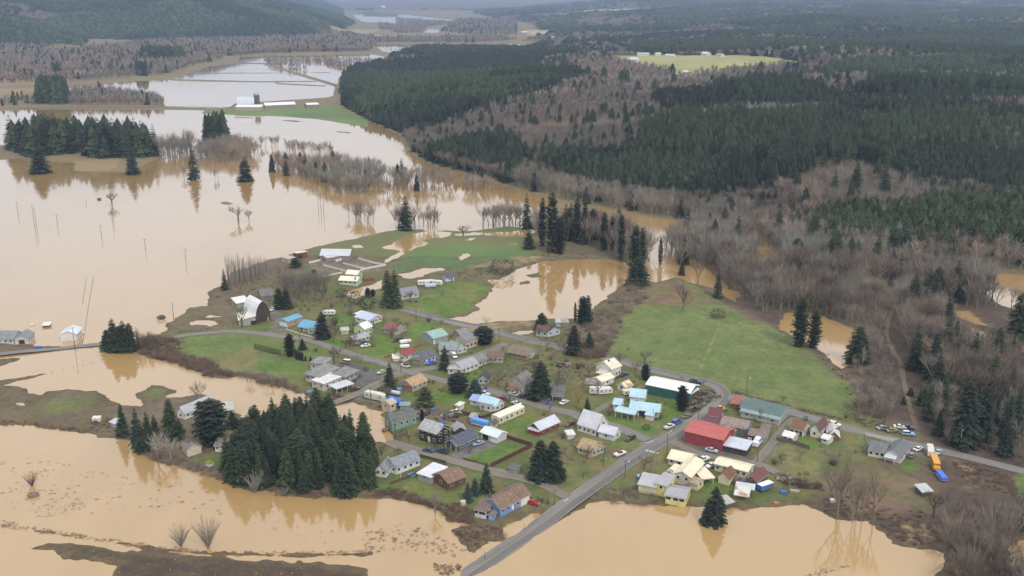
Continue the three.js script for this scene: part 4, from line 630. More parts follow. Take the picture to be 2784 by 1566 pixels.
const bareTint = (t, c) => { const k = (.75 + .55 * t[5]) * (.95 + .5 * t[6]), q = fbm(t[0] / 70 + 5, t[2] / 70, 2); return c.setRGB(k * (1 + .28 * (q - .5)), k * (1 - .1 * (q - .5)), k * (1 - .2 * (q - .5))); };
mass('conifer_wood', 'dense dark conifer wood covering the near slopes of the hill', 'wood', wood.fir.filter((t) => D2(t) < 1500), firG.slice(0, 2).concat(farFir), [.028, .042, .021], firTint, .19);
mass('far_conifer_wood', 'blue-green conifer forest on the distant hills', 'forest', wood.fir.filter((t) => D2(t) >= 1500 && D2(t) < 2600), farFir, [.028, .043, .023], firTint, .19);
mass('distant_forest', 'hazy conifer forest on the farthest ridges', 'forest', wood.fir.filter((t) => D2(t) >= 2600), dotFir, [.028, .043, .024], firTint, .19);
mass('bare_wood', 'leafless grey-brown woodland along the river and lower slopes', 'wood', wood.bare.filter((t) => D2(t) < 1250), fullBare.concat(farBare.slice(0, 1)), [.185, .157, .127], bareTint, .23);
mass('far_bare_wood', 'leafless brown woodland on the far banks and hills', 'wood', wood.bare.filter((t) => D2(t) >= 1250), dotBare, [.165, .137, .119], bareTint, .23);

// ---------------------------------------------------------------- buildings: blocks on a wall line A-B seen at the ground, extending back from it
const frameG = new THREE.BoxGeometry(1.15, 1.25, .08), paneG = new THREE.BoxGeometry(.92, 1.02, .10), doorG = new THREE.BoxGeometry(.98, 2.06, .09), gdoorG = new THREE.BoxGeometry(2.7, 2.2, .09), bigFrameG = new THREE.BoxGeometry(1.9, 1.3, .08), bigPaneG = new THREE.BoxGeometry(1.66, 1.06, .10), postG = new THREE.BoxGeometry(.14, 1, .14), chimG = new THREE.BoxGeometry(.6, 1.5, .6), pipeG = new THREE.CylinderGeometry(.06, .06, .5, 6);
const ROOFS = {
  gable: (W, H, r) => [[0, H], [W / 2, H + r], [W, H]], shed: (W, H, r) => [[0, H + r], [W, H]], shedUp: (W, H, r) => [[0, H], [W, H + r]], flat: (W, H) => [[0, H + .12], [W, H]],
  gambrel: (W, H, r) => [[0, H], [W * .1, H + r * .42], [W * .26, H + r * .76], [W * .5, H + r], [W * .74, H + r * .76], [W * .9, H + r * .42], [W, H]],
  arch: (W, H, r) => [[0, H], [W * .12, H + r * .55], [W * .5, H + r], [W * .88, H + r * .55], [W, H]], saltbox: (W, H, r) => [[0, H * .75], [W * .62, H + r], [W, H]],
};
function extr(shapePts, len) { const s = new THREE.Shape(shapePts.map(([x, y]) => new THREE.Vector2(x, y))); return new THREE.ExtrudeGeometry(s, { depth: len, bevelEnabled: false, steps: 1 }); }
const foot = [];
function block(g, A, B, depth, H, o = {}) {
  const a = ground(...A), b = ground(...B); let ux = b.x - a.x, uz = b.z - a.z, L = Math.hypot(ux, uz); ux /= L; uz /= L; if (o.L) L = o.L;
  const X = new THREE.Vector3(ux, 0, uz), Z = new THREE.Vector3(-uz, 0, ux);
  const corner = (x, z) => heightAt(a.x + ux * x - uz * z, a.z + uz * x + ux * z), hs = [corner(0, 0), corner(L, 0), corner(0, -depth), corner(L, -depth)], base = Math.max(-.4, Math.max(...hs)) + (o.y || 0);
  if (!g.userData.set) { g.position.set(a.x, base, a.z); g.userData.set = 1; }
  const M = new THREE.Matrix4().makeBasis(X, new THREE.Vector3(0, 1, 0), Z).setPosition(a.x - g.position.x, base - g.position.y, a.z - g.position.z);
  const low = -(o.y || 0) - (Math.max(...hs) - Math.min(...hs)) - .25, across = !!o.across, W = across ? L : depth, E = across ? depth : L;
  const toLocal = across ? new THREE.Matrix4().makeTranslation(0, 0, -depth) : new THREE.Matrix4().makeBasis(new THREE.Vector3(0, 0, 1), new THREE.Vector3(0, 1, 0), new THREE.Vector3(-1, 0, 0)).setPosition(L, 0, -depth);
  const rh = o.rh ?? W * .24, kind = o.roof || 'gable', ov = o.ov ?? .45, wc = o.wall || [.6, .6, .58], rc = o.rc || [.25, .25, .26];
  const wallM = o.wm || mat(wc, { t: 'stain', b: o.rib ? 'rib' : 'siding' }), roofM = o.rm || mat(rc, o.metal ? { t: o.rust ? 'rust' : 'metal', b: 'rib', r: .42 } : { t: 'grain', b: 'rough', r: .92 }), trim = o.trim ? mat(o.trim, { t: 'stain' }) : whiteTrim;
  const put = (geo, m, name, parent = g) => mesh(name, geo.applyMatrix4(toLocal).applyMatrix4(M), m, parent);
  let roofMesh;
  if (kind === 'hip') {
    if (!o.open) put(extr([[0, low], [W, low], [W, H], [0, H]], E), wallM, 'wall');
    const T = new Tri(), e = ov, in_ = Math.min(W, E) / 2, t = .14, q = [[-e, H, -e], [W + e, H, -e], [W + e, H, E + e], [-e, H, E + e]].map((p) => [p[0], p[1] - e * rh / in_, p[2]]), r0 = W < E ? [W / 2, H + rh, in_] : [in_, H + rh, E / 2], r1 = W < E ? [W / 2, H + rh, E - in_] : [W - in_, H + rh, E / 2];
    const quad = (a, b, c, d) => { T.tri(a, b, c); T.tri(a, c, d); }, upv = (p) => [p[0], p[1] + t, p[2]], Q = q.map(upv), R0 = upv(r0), R1 = upv(r1);
    if (W < E) { T.tri(Q[1], Q[0], R0); T.tri(Q[3], Q[2], R1); quad(Q[2], Q[1], R0, R1); quad(Q[0], Q[3], R1, R0); } else { T.tri(Q[0], Q[3], R0); T.tri(Q[2], Q[1], R1); quad(Q[1], Q[0], R0, R1); quad(Q[3], Q[2], R1, R0); }
    for (let i = 0; i < 4; i++) { const j = (i + 1) % 4; quad(q[i], q[j], Q[j], Q[i]); } quad(q[0], q[1], q[2], q[3]);
    const hg = T.geo(false), ps = hg.attributes.position, uvs = hg.attributes.uv; for (let i = 0; i < ps.count; i++) uvs.setXY(i, ps.getX(i), ps.getZ(i)); roofMesh = put(hg, roofM, 'roof');
  } else {
    const P = ROOFS[kind](W, H, rh);
    if (!o.open) put(extr([[0, low], [W, low], ...P.slice().reverse()], E), wallM, 'wall');
    const n = P.length, s0 = (P[1][1] - P[0][1]) / (P[1][0] - P[0][0]), s1 = (P[n - 1][1] - P[n - 2][1]) / (P[n - 1][0] - P[n - 2][0]);
    const line = [[-ov, P[0][1] - s0 * ov], ...P.slice(1, -1), [W + ov, P[n - 1][1] + s1 * ov]];
    if (n === 2) { line.length = 0; line.push([-ov, P[0][1] - s0 * ov], [W + ov, P[1][1] + s1 * ov]); }
    const slab = (lo, hi) => [...line.map(([x, y]) => [x, y + lo]), ...line.slice().reverse().map(([x, y]) => [x, y + hi])], go = o.gov ?? Math.min(ov, .4);
    const rg = extr(slab(.03, o.thick || .17), E + 2 * go); rg.translate(0, 0, -go); roofMesh = put(rg, roofM, 'roof');
    if (o.fascia !== 0) { const fg = extr(slab(-.13, .025), E + 2 * go - .06); fg.translate(0, 0, -go + .03); put(fg, trim, 'fascia'); }
  }
  const R = new THREE.Matrix4(), rotY = Math.atan2(-uz, ux);
  const local = (x, y, z) => new THREE.Vector3(x, y, z).applyMatrix4(M);
  const fix = (geo, m, name, x, y, z, face, parent = g) => { const k = mesh(name, geo, m, parent); k.position.copy(local(x, y, z)); k.rotation.y = rotY + (face === 'R' ? Math.PI / 2 : face === 'L' ? -Math.PI / 2 : face === 'B' ? Math.PI : 0); return k; };
  const fr = o.frame ? mat(o.frame, { r: .6 }) : whiteTrim;
  const win = (x, y, z, f, big) => { const w = fix(big ? bigFrameG : frameG, fr, 'window', x, y, z, f), p = mesh('pane', big ? bigPaneG : paneG, glassM, w); return w; };
  const storeys = o.storeys || (H > 4.2 ? 2 : 1), sill = o.sill ?? 1.5;
  const face = (n, len, f, big) => { for (let s = 0; s < storeys; s++) for (let i = 0; i < n; i++) { const t = len * (i + .5) / n + (s ? 0 : (i % 2 - .5) * .2), y = sill + s * 2.45; if (y + .7 > H) continue; f === 'F' ? win(t, y, .02, f, big) : f === 'B' ? win(t, y, -depth - .02, f) : f === 'R' ? win(L + .02, y, -t, f) : win(-.02, y, -t, f); } };
  if (!o.open) { face(o.nF ?? Math.max(1, Math.round(L / 3.2)), L, 'F', o.big); face(o.nR ?? Math.max(0, Math.round(depth / 3.6)), depth, 'R'); face(o.nL ?? Math.max(0, Math.round(depth / 3.6)), depth, 'L'); face(o.nB ?? 1, L, 'B'); }
  for (const [f, t, kind2, c] of o.doors || []) { const geo = kind2 === 'garage' ? gdoorG : doorG, y = kind2 === 'garage' ? 1.1 : 1.03, m = c ? mat(c, { r: .6 }) : whiteTrim; f === 'F' ? fix(geo, m, kind2 === 'garage' ? 'garage_door' : 'door', L * t, y, .035, f) : f === 'R' ? fix(geo, m, kind2 === 'garage' ? 'garage_door' : 'door', L + .035, y, -depth * t, f) : fix(geo, m, kind2 === 'garage' ? 'garage_door' : 'door', -.035, y, -depth * t, f); }
  if (o.open) { const n = Math.max(2, Math.round(L / 3) + 1); for (let i = 0; i < n; i++) for (const z of [-.1, -depth + .1]) { const q = fix(postG, o.post ? mat(o.post, { t: 'stain' }) : whiteTrim, 'post', .1 + (L - .2) * i / (n - 1), (H + low) / 2, z, 'F'); q.scale.y = H - low - .05; } }
  if (o.chimney) { const [x, z, c] = o.chimney, k = fix(chimG, mat(c || [.3, .12, .08], { t: 'grain', b: 'rough' }), 'chimney', L * x, H + rh * .75 + .35, -depth * z, 'F', roofMesh); }
  if (o.pipe) for (const [x, z] of o.pipe) fix(pipeG, whiteTrim, 'vent_pipe', L * x, H + rh * .6 + .3, -depth * z, 'F', roofMesh);
  if (o.gable && !across) {} if (o.gableC) { // infill of another colour on the front gable
  }
  foot.push([a.x + ux * L / 2 + uz * depth / 2, a.z + uz * L / 2 - ux * depth / 2, Math.hypot(L, depth) / 2]);
  if (L > 7 && !o.open && !o.pipe && kind !== 'hip' && (o.nF ?? 1) > 0) fix(pipeG, darkM, 'vent_pipe', L * .7, H + rh * .45 + .3, -depth * .3, 'F', roofMesh);
  return { g, L, depth, H, base, fix, local, roofMesh, a, ux, uz };
}
function house(name, label, cat, group, ...blocks) { const g = thing(name, label, cat, group); const out = blocks.map(([A, B, d, H, o]) => block(g, A, B, d, H, o)); delete g.userData.set; g.blocks = out; return g; }
const C_ = { white: [.72, .72, .70], cream: [.72, .66, .48], creamRoof: [.80, .73, .55], grey: [.42, .43, .44], dgrey: [.16, .165, .175], mgrey: [.26, .27, .285], brown: [.20, .125, .085], dbrown: [.075, .05, .042], red: [.28, .055, .05], blueMetal: [.13, .36, .55], pale: [.62, .70, .80], metal: [.66, .68, .72], tan: [.46, .33, .20], olive: [.24, .19, .125] };
const H2 = 'village houses', SH = 'village sheds and garages';

// ---- left, in the flood
house('ranch_house', 'grey shingled house with an open garage standing in the flood at the left edge', 'house', H2, [tF(-160, 398), tF(165, 400), 9, 2.7, { rc: C_.mgrey, wall: [.55, .57, .6], rh: 2.6, nF: 5 }], [tF(178, 408), tF(333, 402), 9, 2.9, { across: 1, rc: C_.mgrey, wall: [.6, .61, .63], rh: 1.9, nF: 0, doors: [['F', .5, 'garage', [.03, .03, .03]]] }]);
house('metal_garage', 'white metal garage with pale grey roof rising from the flood', 'garage', SH, [tF(712, 372), tF(890, 364), 9.5, 3.9, { across: 1, rc: C_.pale, metal: 1, wall: [.74, .74, .73], rib: 1, rh: 1.4, nF: 0, nR: 0, nL: 0, nB: 0, ov: .7 }]);
house('small_shed', 'small red-brown shed with a white roof nearly drowned in the flood', 'shed', SH, [tF(494, 214), tF(572, 211), 3.2, 1.5, { roof: 'shed', rh: .5, rc: C_.white, metal: 1, wall: [.16, .07, .05], nF: 0, nR: 0, nL: 0, nB: 0 }]);
// ---- barn and blue roofs
house('barn', 'tall dark barn with arched silver roof and low cream lean-to', 'barn', null, [tG(412, 425), tG(575, 388), 14, 5.2, { across: 1, roof: 'gambrel', rh: 6.2, rc: [.74, .78, .84], metal: 1, wall: C_.dbrown, nF: 0, nR: 0, nL: 0, nB: 0, doors: [['F', .85, 'door', [.3, .25, .2]]], fascia: 0, ov: .5 }], [tG(215, 458), tG(408, 436), 13, 3, { across: 1, roof: 'shedUp', rh: 1.6, rc: [.74, .70, .60], metal: 1, wall: [.42, .41, .40], nF: 0, nR: 0, nL: 0, nB: 0, doors: [['F', .86, 'garage', [.02, .02, .02]]] }], [tG(190, 250), tG(330, 215), 6, 2.6, { roof: 'shed', rc: [.74, .74, .72], metal: 1, wall: [.35, .34, .33], nF: 0 }]);
house('weathered_house', 'drab grey house hidden behind the tall barn', 'house', H2, [tG(470, 160), tG(612, 140), 8, 3, { rc: [.2, .19, .18], wall: [.22, .2, .19], rh: 2.4, nF: 2 }]);
house('blue_roof_garage', 'tan garage with bright blue metal roof and white doors', 'garage', SH, [tG(778, 470), tG(945, 408), 6, 3.1, { roof: 'gable', rh: .9, rc: C_.blueMetal, metal: 1, wall: [.44, .38, .31], nF: 1, nR: 0, nL: 0, doors: [['L', .28, 'garage', [.62, .66, .7]], ['L', .74, 'garage', [.62, .66, .7]]] }]);
house('blue_roof_house', 'house with bright blue metal roof behind a low white wall', 'house', H2, [tG(905, 505), tG(1075, 540), 9, 2.6, { rc: C_.blueMetal, metal: 1, wall: [.48, .44, .38], rh: 1.9, nF: 3, ov: .8, doors: [['F', .2, 'door', [.05, .05, .06]]] }], [tG(1010, 540), tG(1085, 552), 4, 2.5, { across: 1, rc: C_.blueMetal, metal: 1, wall: [.5, .45, .38], rh: 1.1, nF: 1 }]);
house('white_house', 'white house with broad pale lilac-blue metal roof', 'house', H2, [tG(1560, 402), tG(1722, 446), 9.6, 2.7, { rc: [.50, .56, .78], metal: 1, wall: C_.white, rh: 1.3, nF: 2, nR: 3, doors: [['R', .3, 'door', [.1, .1, .12]]] }], [tG(1556, 375), tG(1640, 396), 5, 3.2, { roof: 'flat', rc: C_.white, metal: 1, wall: C_.white, nF: 1 }]);
house('green_house', 'mint green house with pale metal roof', 'house', H2, [tG(1668, 564), tG(1755, 526), 6.5, 3.4, { rc: [.68, .76, .86], metal: 1, wall: [.56, .70, .42], rh: 2.1, nF: 2, nL: 1 }]);
house('mobile_home', 'cream mobile home with mottled grey arched roof', 'mobile home', H2, [tG(1548, 668), tG(1722, 618), 4.6, 2.5, { roof: 'arch', rh: .9, rc: [.36, .37, .40], metal: 1, wall: [.60, .56, .48], nF: 4 }]);
house('small_shed', 'tiny mint green garden shed beside the mint house', 'shed', SH, [tG(1400, 552), tG(1484, 545), 3, 2, { roof: 'shed', rh: .5, rc: [.5, .58, .45], wall: [.5, .62, .42], nF: 1, nR: 0, nL: 0 }]);
house('rust_roof_house', 'low house with rusty red metal roof on the green lawn', 'house', H2, [tG(1888, 524), tG(2010, 556), 9, 2.4, { rc: [.21, .08, .07], metal: 1, rust: 1, wall: [.42, .38, .34], rh: 2.1, nF: 2 }], [tG(2008, 562), tG(2085, 545), 3.6, 2.1, { across: 1, roof: 'gable', rh: .8, rc: [.45, .40, .35], wall: [.5, .47, .42], nF: 1 }]);
house('grey_workshop', 'grey metal workshop with sea-green roof', 'workshop', SH, [tH(335, 582), tH(497, 540), 10, 3.2, { rc: [.28, .44, .40], metal: 1, wall: [.36, .38, .41], rib: 1, rh: 1.9, nF: 0, nR: 0, nL: 0, doors: [['F', .05, 'door', C_.white]] }]);
house('balcony_house', 'two-storey house with grey roof, cream walls and wooden balcony', 'house', H2, [tH(712, 638), tH(882, 584), 7, 4.6, { rc: [.24, .245, .26], wall: [.55, .50, .42], rh: 1.5, nF: 4, ov: .8, frame: [.3, .13, .08] }], [tH(640, 520), tH(740, 500), 6, 2.6, { rc: [.27, .27, .27], wall: [.4, .38, .36], nF: 1 }]);
house('pale_house', 'pale blue-white house with grey-green roof behind a conifer', 'house', H2, [tH(400, 694), tH(600, 700), 8, 2.6, { rc: [.27, .32, .32], wall: [.52, .56, .60], rh: 2.2, nF: 3 }], [tH(618, 695), tH(716, 668), 8, 2.6, { across: 1, rc: [.29, .35, .34], wall: [.56, .62, .66], rh: 1.7, nF: 2 }]);
house('grey_cottage', 'light grey cottage with dark slate-grey gable roof', 'house', H2, [tH(206, 822), tH(360, 768), 7, 2.7, { rc: [.14, .145, .17], wall: [.55, .57, .6], rh: 2.6, nF: 3 }], [tH(92, 806), tH(205, 828), 4.5, 2, { roof: 'shedUp', rh: .7, rc: [.17, .14, .12], wall: [.3, .28, .26], nF: 1 }]);
house('red_roof_cottage', 'small white cottage with deep red roof beside the street', 'house', H2, [tG(2128, 866), tG(2262, 804), 5.6, 2.7, { rc: [.24, .045, .045], metal: 1, wall: C_.white, rh: 1.7, nF: 2 }], [tG(2000, 862), tG(2062, 858), 3, 1.4, { roof: 'shed', rc: C_.white, metal: 1, wall: C_.white, nF: 0, nR: 0, nL: 0 }]);
house('long_white_house', 'long white house with light grey roof by the street corner', 'house', H2, [tH(668, 928), tH(852, 860), 8, 2.7, { rc: [.40, .41, .43], wall: C_.white, rh: 1.9, nF: 4 }], [tH(500, 922), tH(665, 930), 6, 2.5, { roof: 'hip', rh: 1.2, rc: [.42, .42, .43], wall: [.6, .58, .55], nF: 2 }], [tH(852, 846), tH(955, 802), 6.5, 2.6, { rc: [.24, .25, .25], wall: C_.white, rh: 1.6, nF: 2 }]);
house('brown_house', 'low beige house with plain brown roof between two larger houses', 'house', H2, [tH(962, 795), tH(1140, 795), 8, 2.4, { rc: [.19, .13, .10], wall: [.46, .42, .37], rh: 1.7, nF: 3 }]);
house('olive_roof_house', 'large house with mossy olive-brown roof and grey garage end', 'house', H2, [tH(1196, 722), tH(1420, 765), 8.5, 2.8, { rc: C_.olive, wall: [.32, .23, .18], rh: 2, nF: 4, ov: .8 }], [tH(1440, 750), tH(1525, 720), 9, 2.9, { across: 1, rc: [.23, .185, .13], wall: [.36, .37, .37], rh: 1.7, nF: 0, doors: [['F', .5, 'garage', [.4, .4, .4]]] }]);
house('blue_white_house', 'pale blue cottage with maroon-brown roof by the pond', 'house', H2, [tH(1525, 484), tH(1655, 494), 6.5, 2.6, { rc: [.17, .085, .07], wall: [.50, .57, .68], rh: 2, nF: 2 }], [tH(1658, 496), tH(1800, 460), 6, 2.6, { across: 1, rc: [.06, .055, .05], wall: [.52, .6, .72], rh: 1.8, nF: 2 }]);
house('grey_shed', 'pale grey sheds behind the pale blue cottage', 'shed', SH, [tH(1755, 378), tH(1808, 374), 4, 2.4, { rc: [.5, .5, .5], wall: [.45, .47, .5], rh: 1.1, nF: 0 }], [tH(1812, 376), tH(1900, 366), 4, 2, { roof: 'shed', rh: .5, rc: [.38, .36, .34], wall: [.3, .28, .27], nF: 0 }]);
house('two_storey_house', 'two-storey white house with cream roof at the top of the village', 'house', H2, [tJ(690, 294), tJ(800, 250), 9, 4.4, { rc: [.74, .68, .55], metal: 1, wall: C_.white, rh: 2.4, nF: 3, nL: 4, chimney: [.35, .4, [.12, .08, .07]] }], [tJ(520, 285), tJ(600, 306), 5, 2.5, { roof: 'shed', rh: .6, rc: [.7, .65, .55], wall: C_.white, nF: 2 }]);
house('cream_roof_garage', 'long white garage with pale cream roof below the two-storey house', 'garage', SH, [tJ(575, 398), tJ(718, 340), 5.5, 2.6, { rc: [.78, .73, .56], metal: 1, wall: C_.white, rh: 1.3, nF: 1, nL: 0 }], [tJ(390, 398), tJ(500, 408), 4, 1.9, { roof: 'shed', rh: .5, rc: [.45, .38, .35], wall: [.4, .33, .3], nF: 0 }]);
house('tan_roof_house', 'house with bright tan roof and red-brown end beside the trailers', 'house', H2, [tH(92, 1134), tH(258, 1056), 7.4, 2.6, { rc: [.50, .33, .195], wall: [.40, .39, .34], rh: 2, nF: 3, chimney: [.3, .9] }], [tH(-20, 1110), tH(88, 1134), 5, 2.2, { roof: 'shedUp', rh: .6, rc: [.27, .10, .075], wall: [.3, .16, .12], nF: 0 }]);
house('hall', 'large hall with grey hipped roofs and white flat-roofed annex beside the parking lot', 'hall', null, [tG(988, 1092), tG(1150, 1130), 13, 3.4, { roof: 'hip', rh: 2.4, rc: [.27, .275, .27], wall: [.50, .44, .40], nF: 3, ov: .8 }], [tG(1290, 1085), tG(1445, 1120), 9, 3.3, { roof: 'hip', rh: 2.2, rc: [.26, .265, .26], wall: [.5, .44, .4], nF: 2, ov: .8 }], [tG(1040, 950), tG(1205, 965), 8, 3, { roof: 'hip', rh: 1.6, rc: [.28, .285, .28], wall: [.5, .45, .42], nF: 2 }], [tG(1062, 1168), tG(1202, 1212), 11, 3, { roof: 'flat', rc: [.72, .72, .71], wall: [.62, .58, .54], nF: 2, nR: 3 }]);
house('carport', 'pale blue-grey metal carport beside the flat white annex', 'carport', SH, [tG(1345, 1248), tG(1535, 1182), 5, 2.3, { open: 1, roof: 'flat', rc: [.55, .60, .66], metal: 1, nF: 0 }]);
// ---- lower left block of the village
{ const g = house('blue_house', 'long blue house with brown roof, white garage end and screened porch by the main road', 'house', H2, [tN(1706, 795), tN(1935, 678), 8, 2.7, { rc: [.235, .155, .115], wall: [.16, .30, .62], rh: 2.1, nF: 4, nL: 0, nR: 0, trim: [.74, .74, .73], ov: .6, chimney: [.12, .75, [.2, .09, .07]], pipe: [[.5, .4], [.75, .3]], doors: [['F', .62, 'door', C_.white]] }], [tN(1942, 676), tN(2045, 624), 8.6, 2.9, { rc: [.225, .15, .115], wall: [.72, .72, .71], rh: 2.2, nF: 0, nL: 0, ov: .5, doors: [['F', .5, 'garage', [.68, .68, .67]]] }], [tN(1412, 788), tN(1538, 815), 5.5, 2.3, { roof: 'shed', rh: .9, rc: [.19, .14, .12], wall: [.70, .70, .69], nF: 3, nR: 2, ov: .4, frame: [.08, .08, .08] }], [tN(1570, 822), tN(1632, 834), 2.4, 1.9, { roof: 'gable', rh: .5, across: 1, rc: [.2, .16, .14], wall: [.22, .40, .68], nF: 0, nR: 1, nL: 0, nB: 0 }]); }
house('wood_house', 'brown wood-sided house with brown roof and white-roofed carport', 'house', H2, [tI(1097, 1340), tI(1302, 1250), 8.2, 2.8, { rc: [.245, .155, .11], wall: [.15, .085, .06], rh: 1.7, nF: 2, nL: 1, ov: .7, pipe: [[.7, .3]], trim: [.3, .24, .2] }], [tI(752, 1212), tI(908, 1262), 9, 2.2, { roof: 'flat', rc: [.68, .72, .78], metal: 1, wall: [.34, .34, .34], nF: 1, nR: 0 }]);
house('grey_roof_white_house', 'white house with blue-grey roof and flagpole next to the grove', 'house', H2, [tI(502, 1156), tI(772, 1046), 7, 2.6, { rc: [.255, .275, .32], wall: [.74, .75, .76], rh: 2.2, nF: 4, nL: 0 }], [tI(372, 1110), tI(500, 1150), 5, 2.3, { roof: 'shedUp', rh: .8, rc: [.25, .27, .31], wall: [.72, .73, .74], nF: 2 }], [tI(262, 1172), tI(384, 1190), 7, 2.4, { across: 1, rh: 2, rc: [.25, .27, .30], wall: [.74, .75, .76], nF: 2 }]);
{ const g = house('navy_house', 'slate blue house with navy roof, white trim and front porch', 'house', H2, [tI(1228, 876), tI(1446, 776), 6.6, 2.8, { rc: [.105, .115, .16], wall: [.12, .175, .245], rh: 2.1, nF: 4, nL: 1, ov: .6 }], [tI(1070, 842), tI(1192, 890), 2.8, 2.5, { open: 1, across: 1, rc: [.15, .16, .2], rh: 1.5, ov: .4 }]); }
house('dark_two_storey_house', 'dark brown two-storey house with white-framed windows and grey roof', 'house', H2, [tI(772, 752), tI(975, 806), 7.4, 4.8, { rc: [.43, .43, .44], wall: [.055, .038, .034], rh: 2.2, nF: 3, nL: 2, ov: .7, doors: [['F', .55, 'door', C_.white]] }], [tI(982, 806), tI(1110, 758), 7, 4.8, { across: 1, rc: [.40, .40, .41], wall: [.055, .038, .034], rh: 1.9, nF: 2, ov: .7 }]);
house('teal_house', 'teal house on white footings with dark roof at the edge of the flood', 'house', H2, [tI(452, 655), tI(736, 560), 6.4, 3.2, { y: .3, rc: [.15, .16, .15], wall: [.22, .38, .35], rh: 2, nF: 4, nL: 1, doors: [['L', .6, 'door', [.5, .5, .48]]] }], [tI(362, 664), tI(440, 615), 1.3, .6, { roof: 'shed', rh: .1, rc: [.26, .11, .06], wall: [.24, .1, .06], nF: 0, nR: 0, nL: 0, nB: 0, ov: .05 }]);
house('cream_chalet', 'small two-storey cream chalet shed by the flooded street end', 'shed', SH, [tI(336, 408), tI(426, 434), 3.6, 3.3, { across: 1, rc: [.55, .47, .37], wall: [.60, .54, .44], rh: 1.1, nF: 1, nR: 1, storeys: 1, sill: 2.1, ov: .5 }]);
house('teal_shed', 'small teal shed behind the blue tarp-covered trailer', 'shed', SH, [tI(545, 398), tI(655, 392), 3, 1.8, { rc: [.26, .38, .36], wall: [.24, .42, .38], rh: .6, nF: 1, nR: 0, nL: 0 }]);
house('sky_blue_roof_house', 'white house with sky-blue roof and brown fence behind it', 'house', H2, [tI(1648, 428), tI(1748, 380), 9, 2.7, { across: 1, rc: [.46, .66, .80], metal: 1, wall: [.72, .73, .75], rh: 2, nF: 2, nL: 2 }], [tI(1470, 398), tI(1600, 425), 5.5, 2.3, { roof: 'shedUp', rh: 1, rc: [.42, .60, .74], metal: 1, wall: [.70, .71, .73], nF: 2 }], [tI(1355, 340), tI(1460, 362), 6, 2.3, { rc: [.30, .38, .60], metal: 1, wall: [.6, .62, .66], rh: 1.2, nF: 1 }]);
house('white_shed', 'tiny white shed left of the sky-blue roofed house', 'shed', SH, [tI(1192, 396), tI(1236, 408), 2.8, 2, { roof: 'shed', rh: .3, rc: C_.white, wall: C_.white, nF: 1, nR: 0, nL: 0 }]);
house('mobile_home', 'long cream single-wide mobile home beside the street', 'mobile home', H2, [tI(1690, 572), tI(1985, 442), 4.2, 2.8, { roof: 'arch', rh: .35, rc: [.84, .79, .66], metal: 1, wall: [.66, .62, .46], nF: 5, ov: .1, fascia: 0 }]);
house('small_shed', 'cream shed with dark roof at the end of the cream mobile home', 'shed', SH, [tI(1584, 606), tI(1640, 618), 2.4, 1.9, { across: 1, rc: [.1, .1, .12], wall: [.62, .57, .42], rh: .6, nF: 0, nR: 0, nL: 0 }]);
house('red_cottage', 'dark red cottage with pale metal roof', 'house', H2, [tI(2165, 700), tI(2388, 600), 6, 2.4, { rc: [.56, .60, .68], metal: 1, wall: [.24, .035, .04], rh: 1.9, nF: 3, nL: 0, chimney: [.45, .55, [.3, .3, .3]] }], [tI(2035, 672), tI(2150, 704), 3.4, 1.9, { roof: 'shed', rh: .6, rc: [.52, .56, .62], metal: 1, wall: [.26, .035, .04], nF: 1, nR: 0 }]);
house('white_roof_workshop', 'workshop with white metal roof and blue end wall behind the fenced lawn', 'workshop', SH, [tI(1480, 728), tI(1666, 794), 5.8, 2.6, { rc: [.68, .74, .80], metal: 1, wall: [.62, .66, .72], rh: 1.2, nF: 0, nR: 0, doors: [['F', .78, 'garage', C_.white], ['F', .3, 'garage', [.02, .025, .02]]] }]);
house('grey_shed', 'dark shed with light grey gable roof behind the slate blue house', 'shed', SH, [tI(1180, 706), tI(1300, 690), 5, 2.3, { across: 1, rc: [.37, .36, .37], wall: [.06, .05, .05], rh: 1.3, nF: 0, nR: 0, nL: 0 }]);
house('white_shed', 'white shed with grey roof at the blue tarp-covered trailer', 'shed', SH, [tI(1352, 540), tI(1392, 548), 4, 2.3, { rc: [.38, .38, .38], wall: C_.white, rh: .7, nF: 0 }]);
house('grey_shed', 'low grey shed with silver hatch beside the dirt street', 'shed', SH, [tI(1805, 1120), tI(1900, 1140), 3, 1.8, { roof: 'flat', rc: [.14, .14, .14], wall: [.32, .31, .30], nF: 0, nR: 0, nL: 0 }]);
house('dark_roof_cottage', 'small grey cottage with dark roof and white posts beside the short pole', 'house', H2, [tH(858, 1040), tH(970, 1046), 6, 2.4, { across: 1, rc: [.08, .085, .1], wall: [.46, .47, .5], rh: 1.8, nF: 2 }]);
house('gabled_house', 'tall weathered gabled house under leafless trees left of the big fir', 'house', H2, [tH(1205, 1120), tH(1392, 1165), 8, 4.6, { across: 1, rc: [.22, .21, .2], wall: [.38, .33, .29], rh: 3.2, nF: 2 }], [tH(1195, 1140), tH(1270, 1158), 2.4, 2.2, { roof: 'shed', rh: .6, rc: [.3, .12, .08], wall: [.5, .48, .44], nF: 2 }]);
house('slate_cottage', 'cottage with dark slate roof and open porch right of the big fir', 'house', H2, [tH(1702, 1215), tH(1842, 1222), 8, 2.6, { rc: [.15, .155, .165], wall: [.32, .32, .31], rh: 2.4, nF: 2, ov: .7 }], [tH(1712, 1232), tH(1830, 1238), 1.8, 2.3, { open: 1, roof: 'shed', rh: .5, rc: [.16, .165, .17] }]);
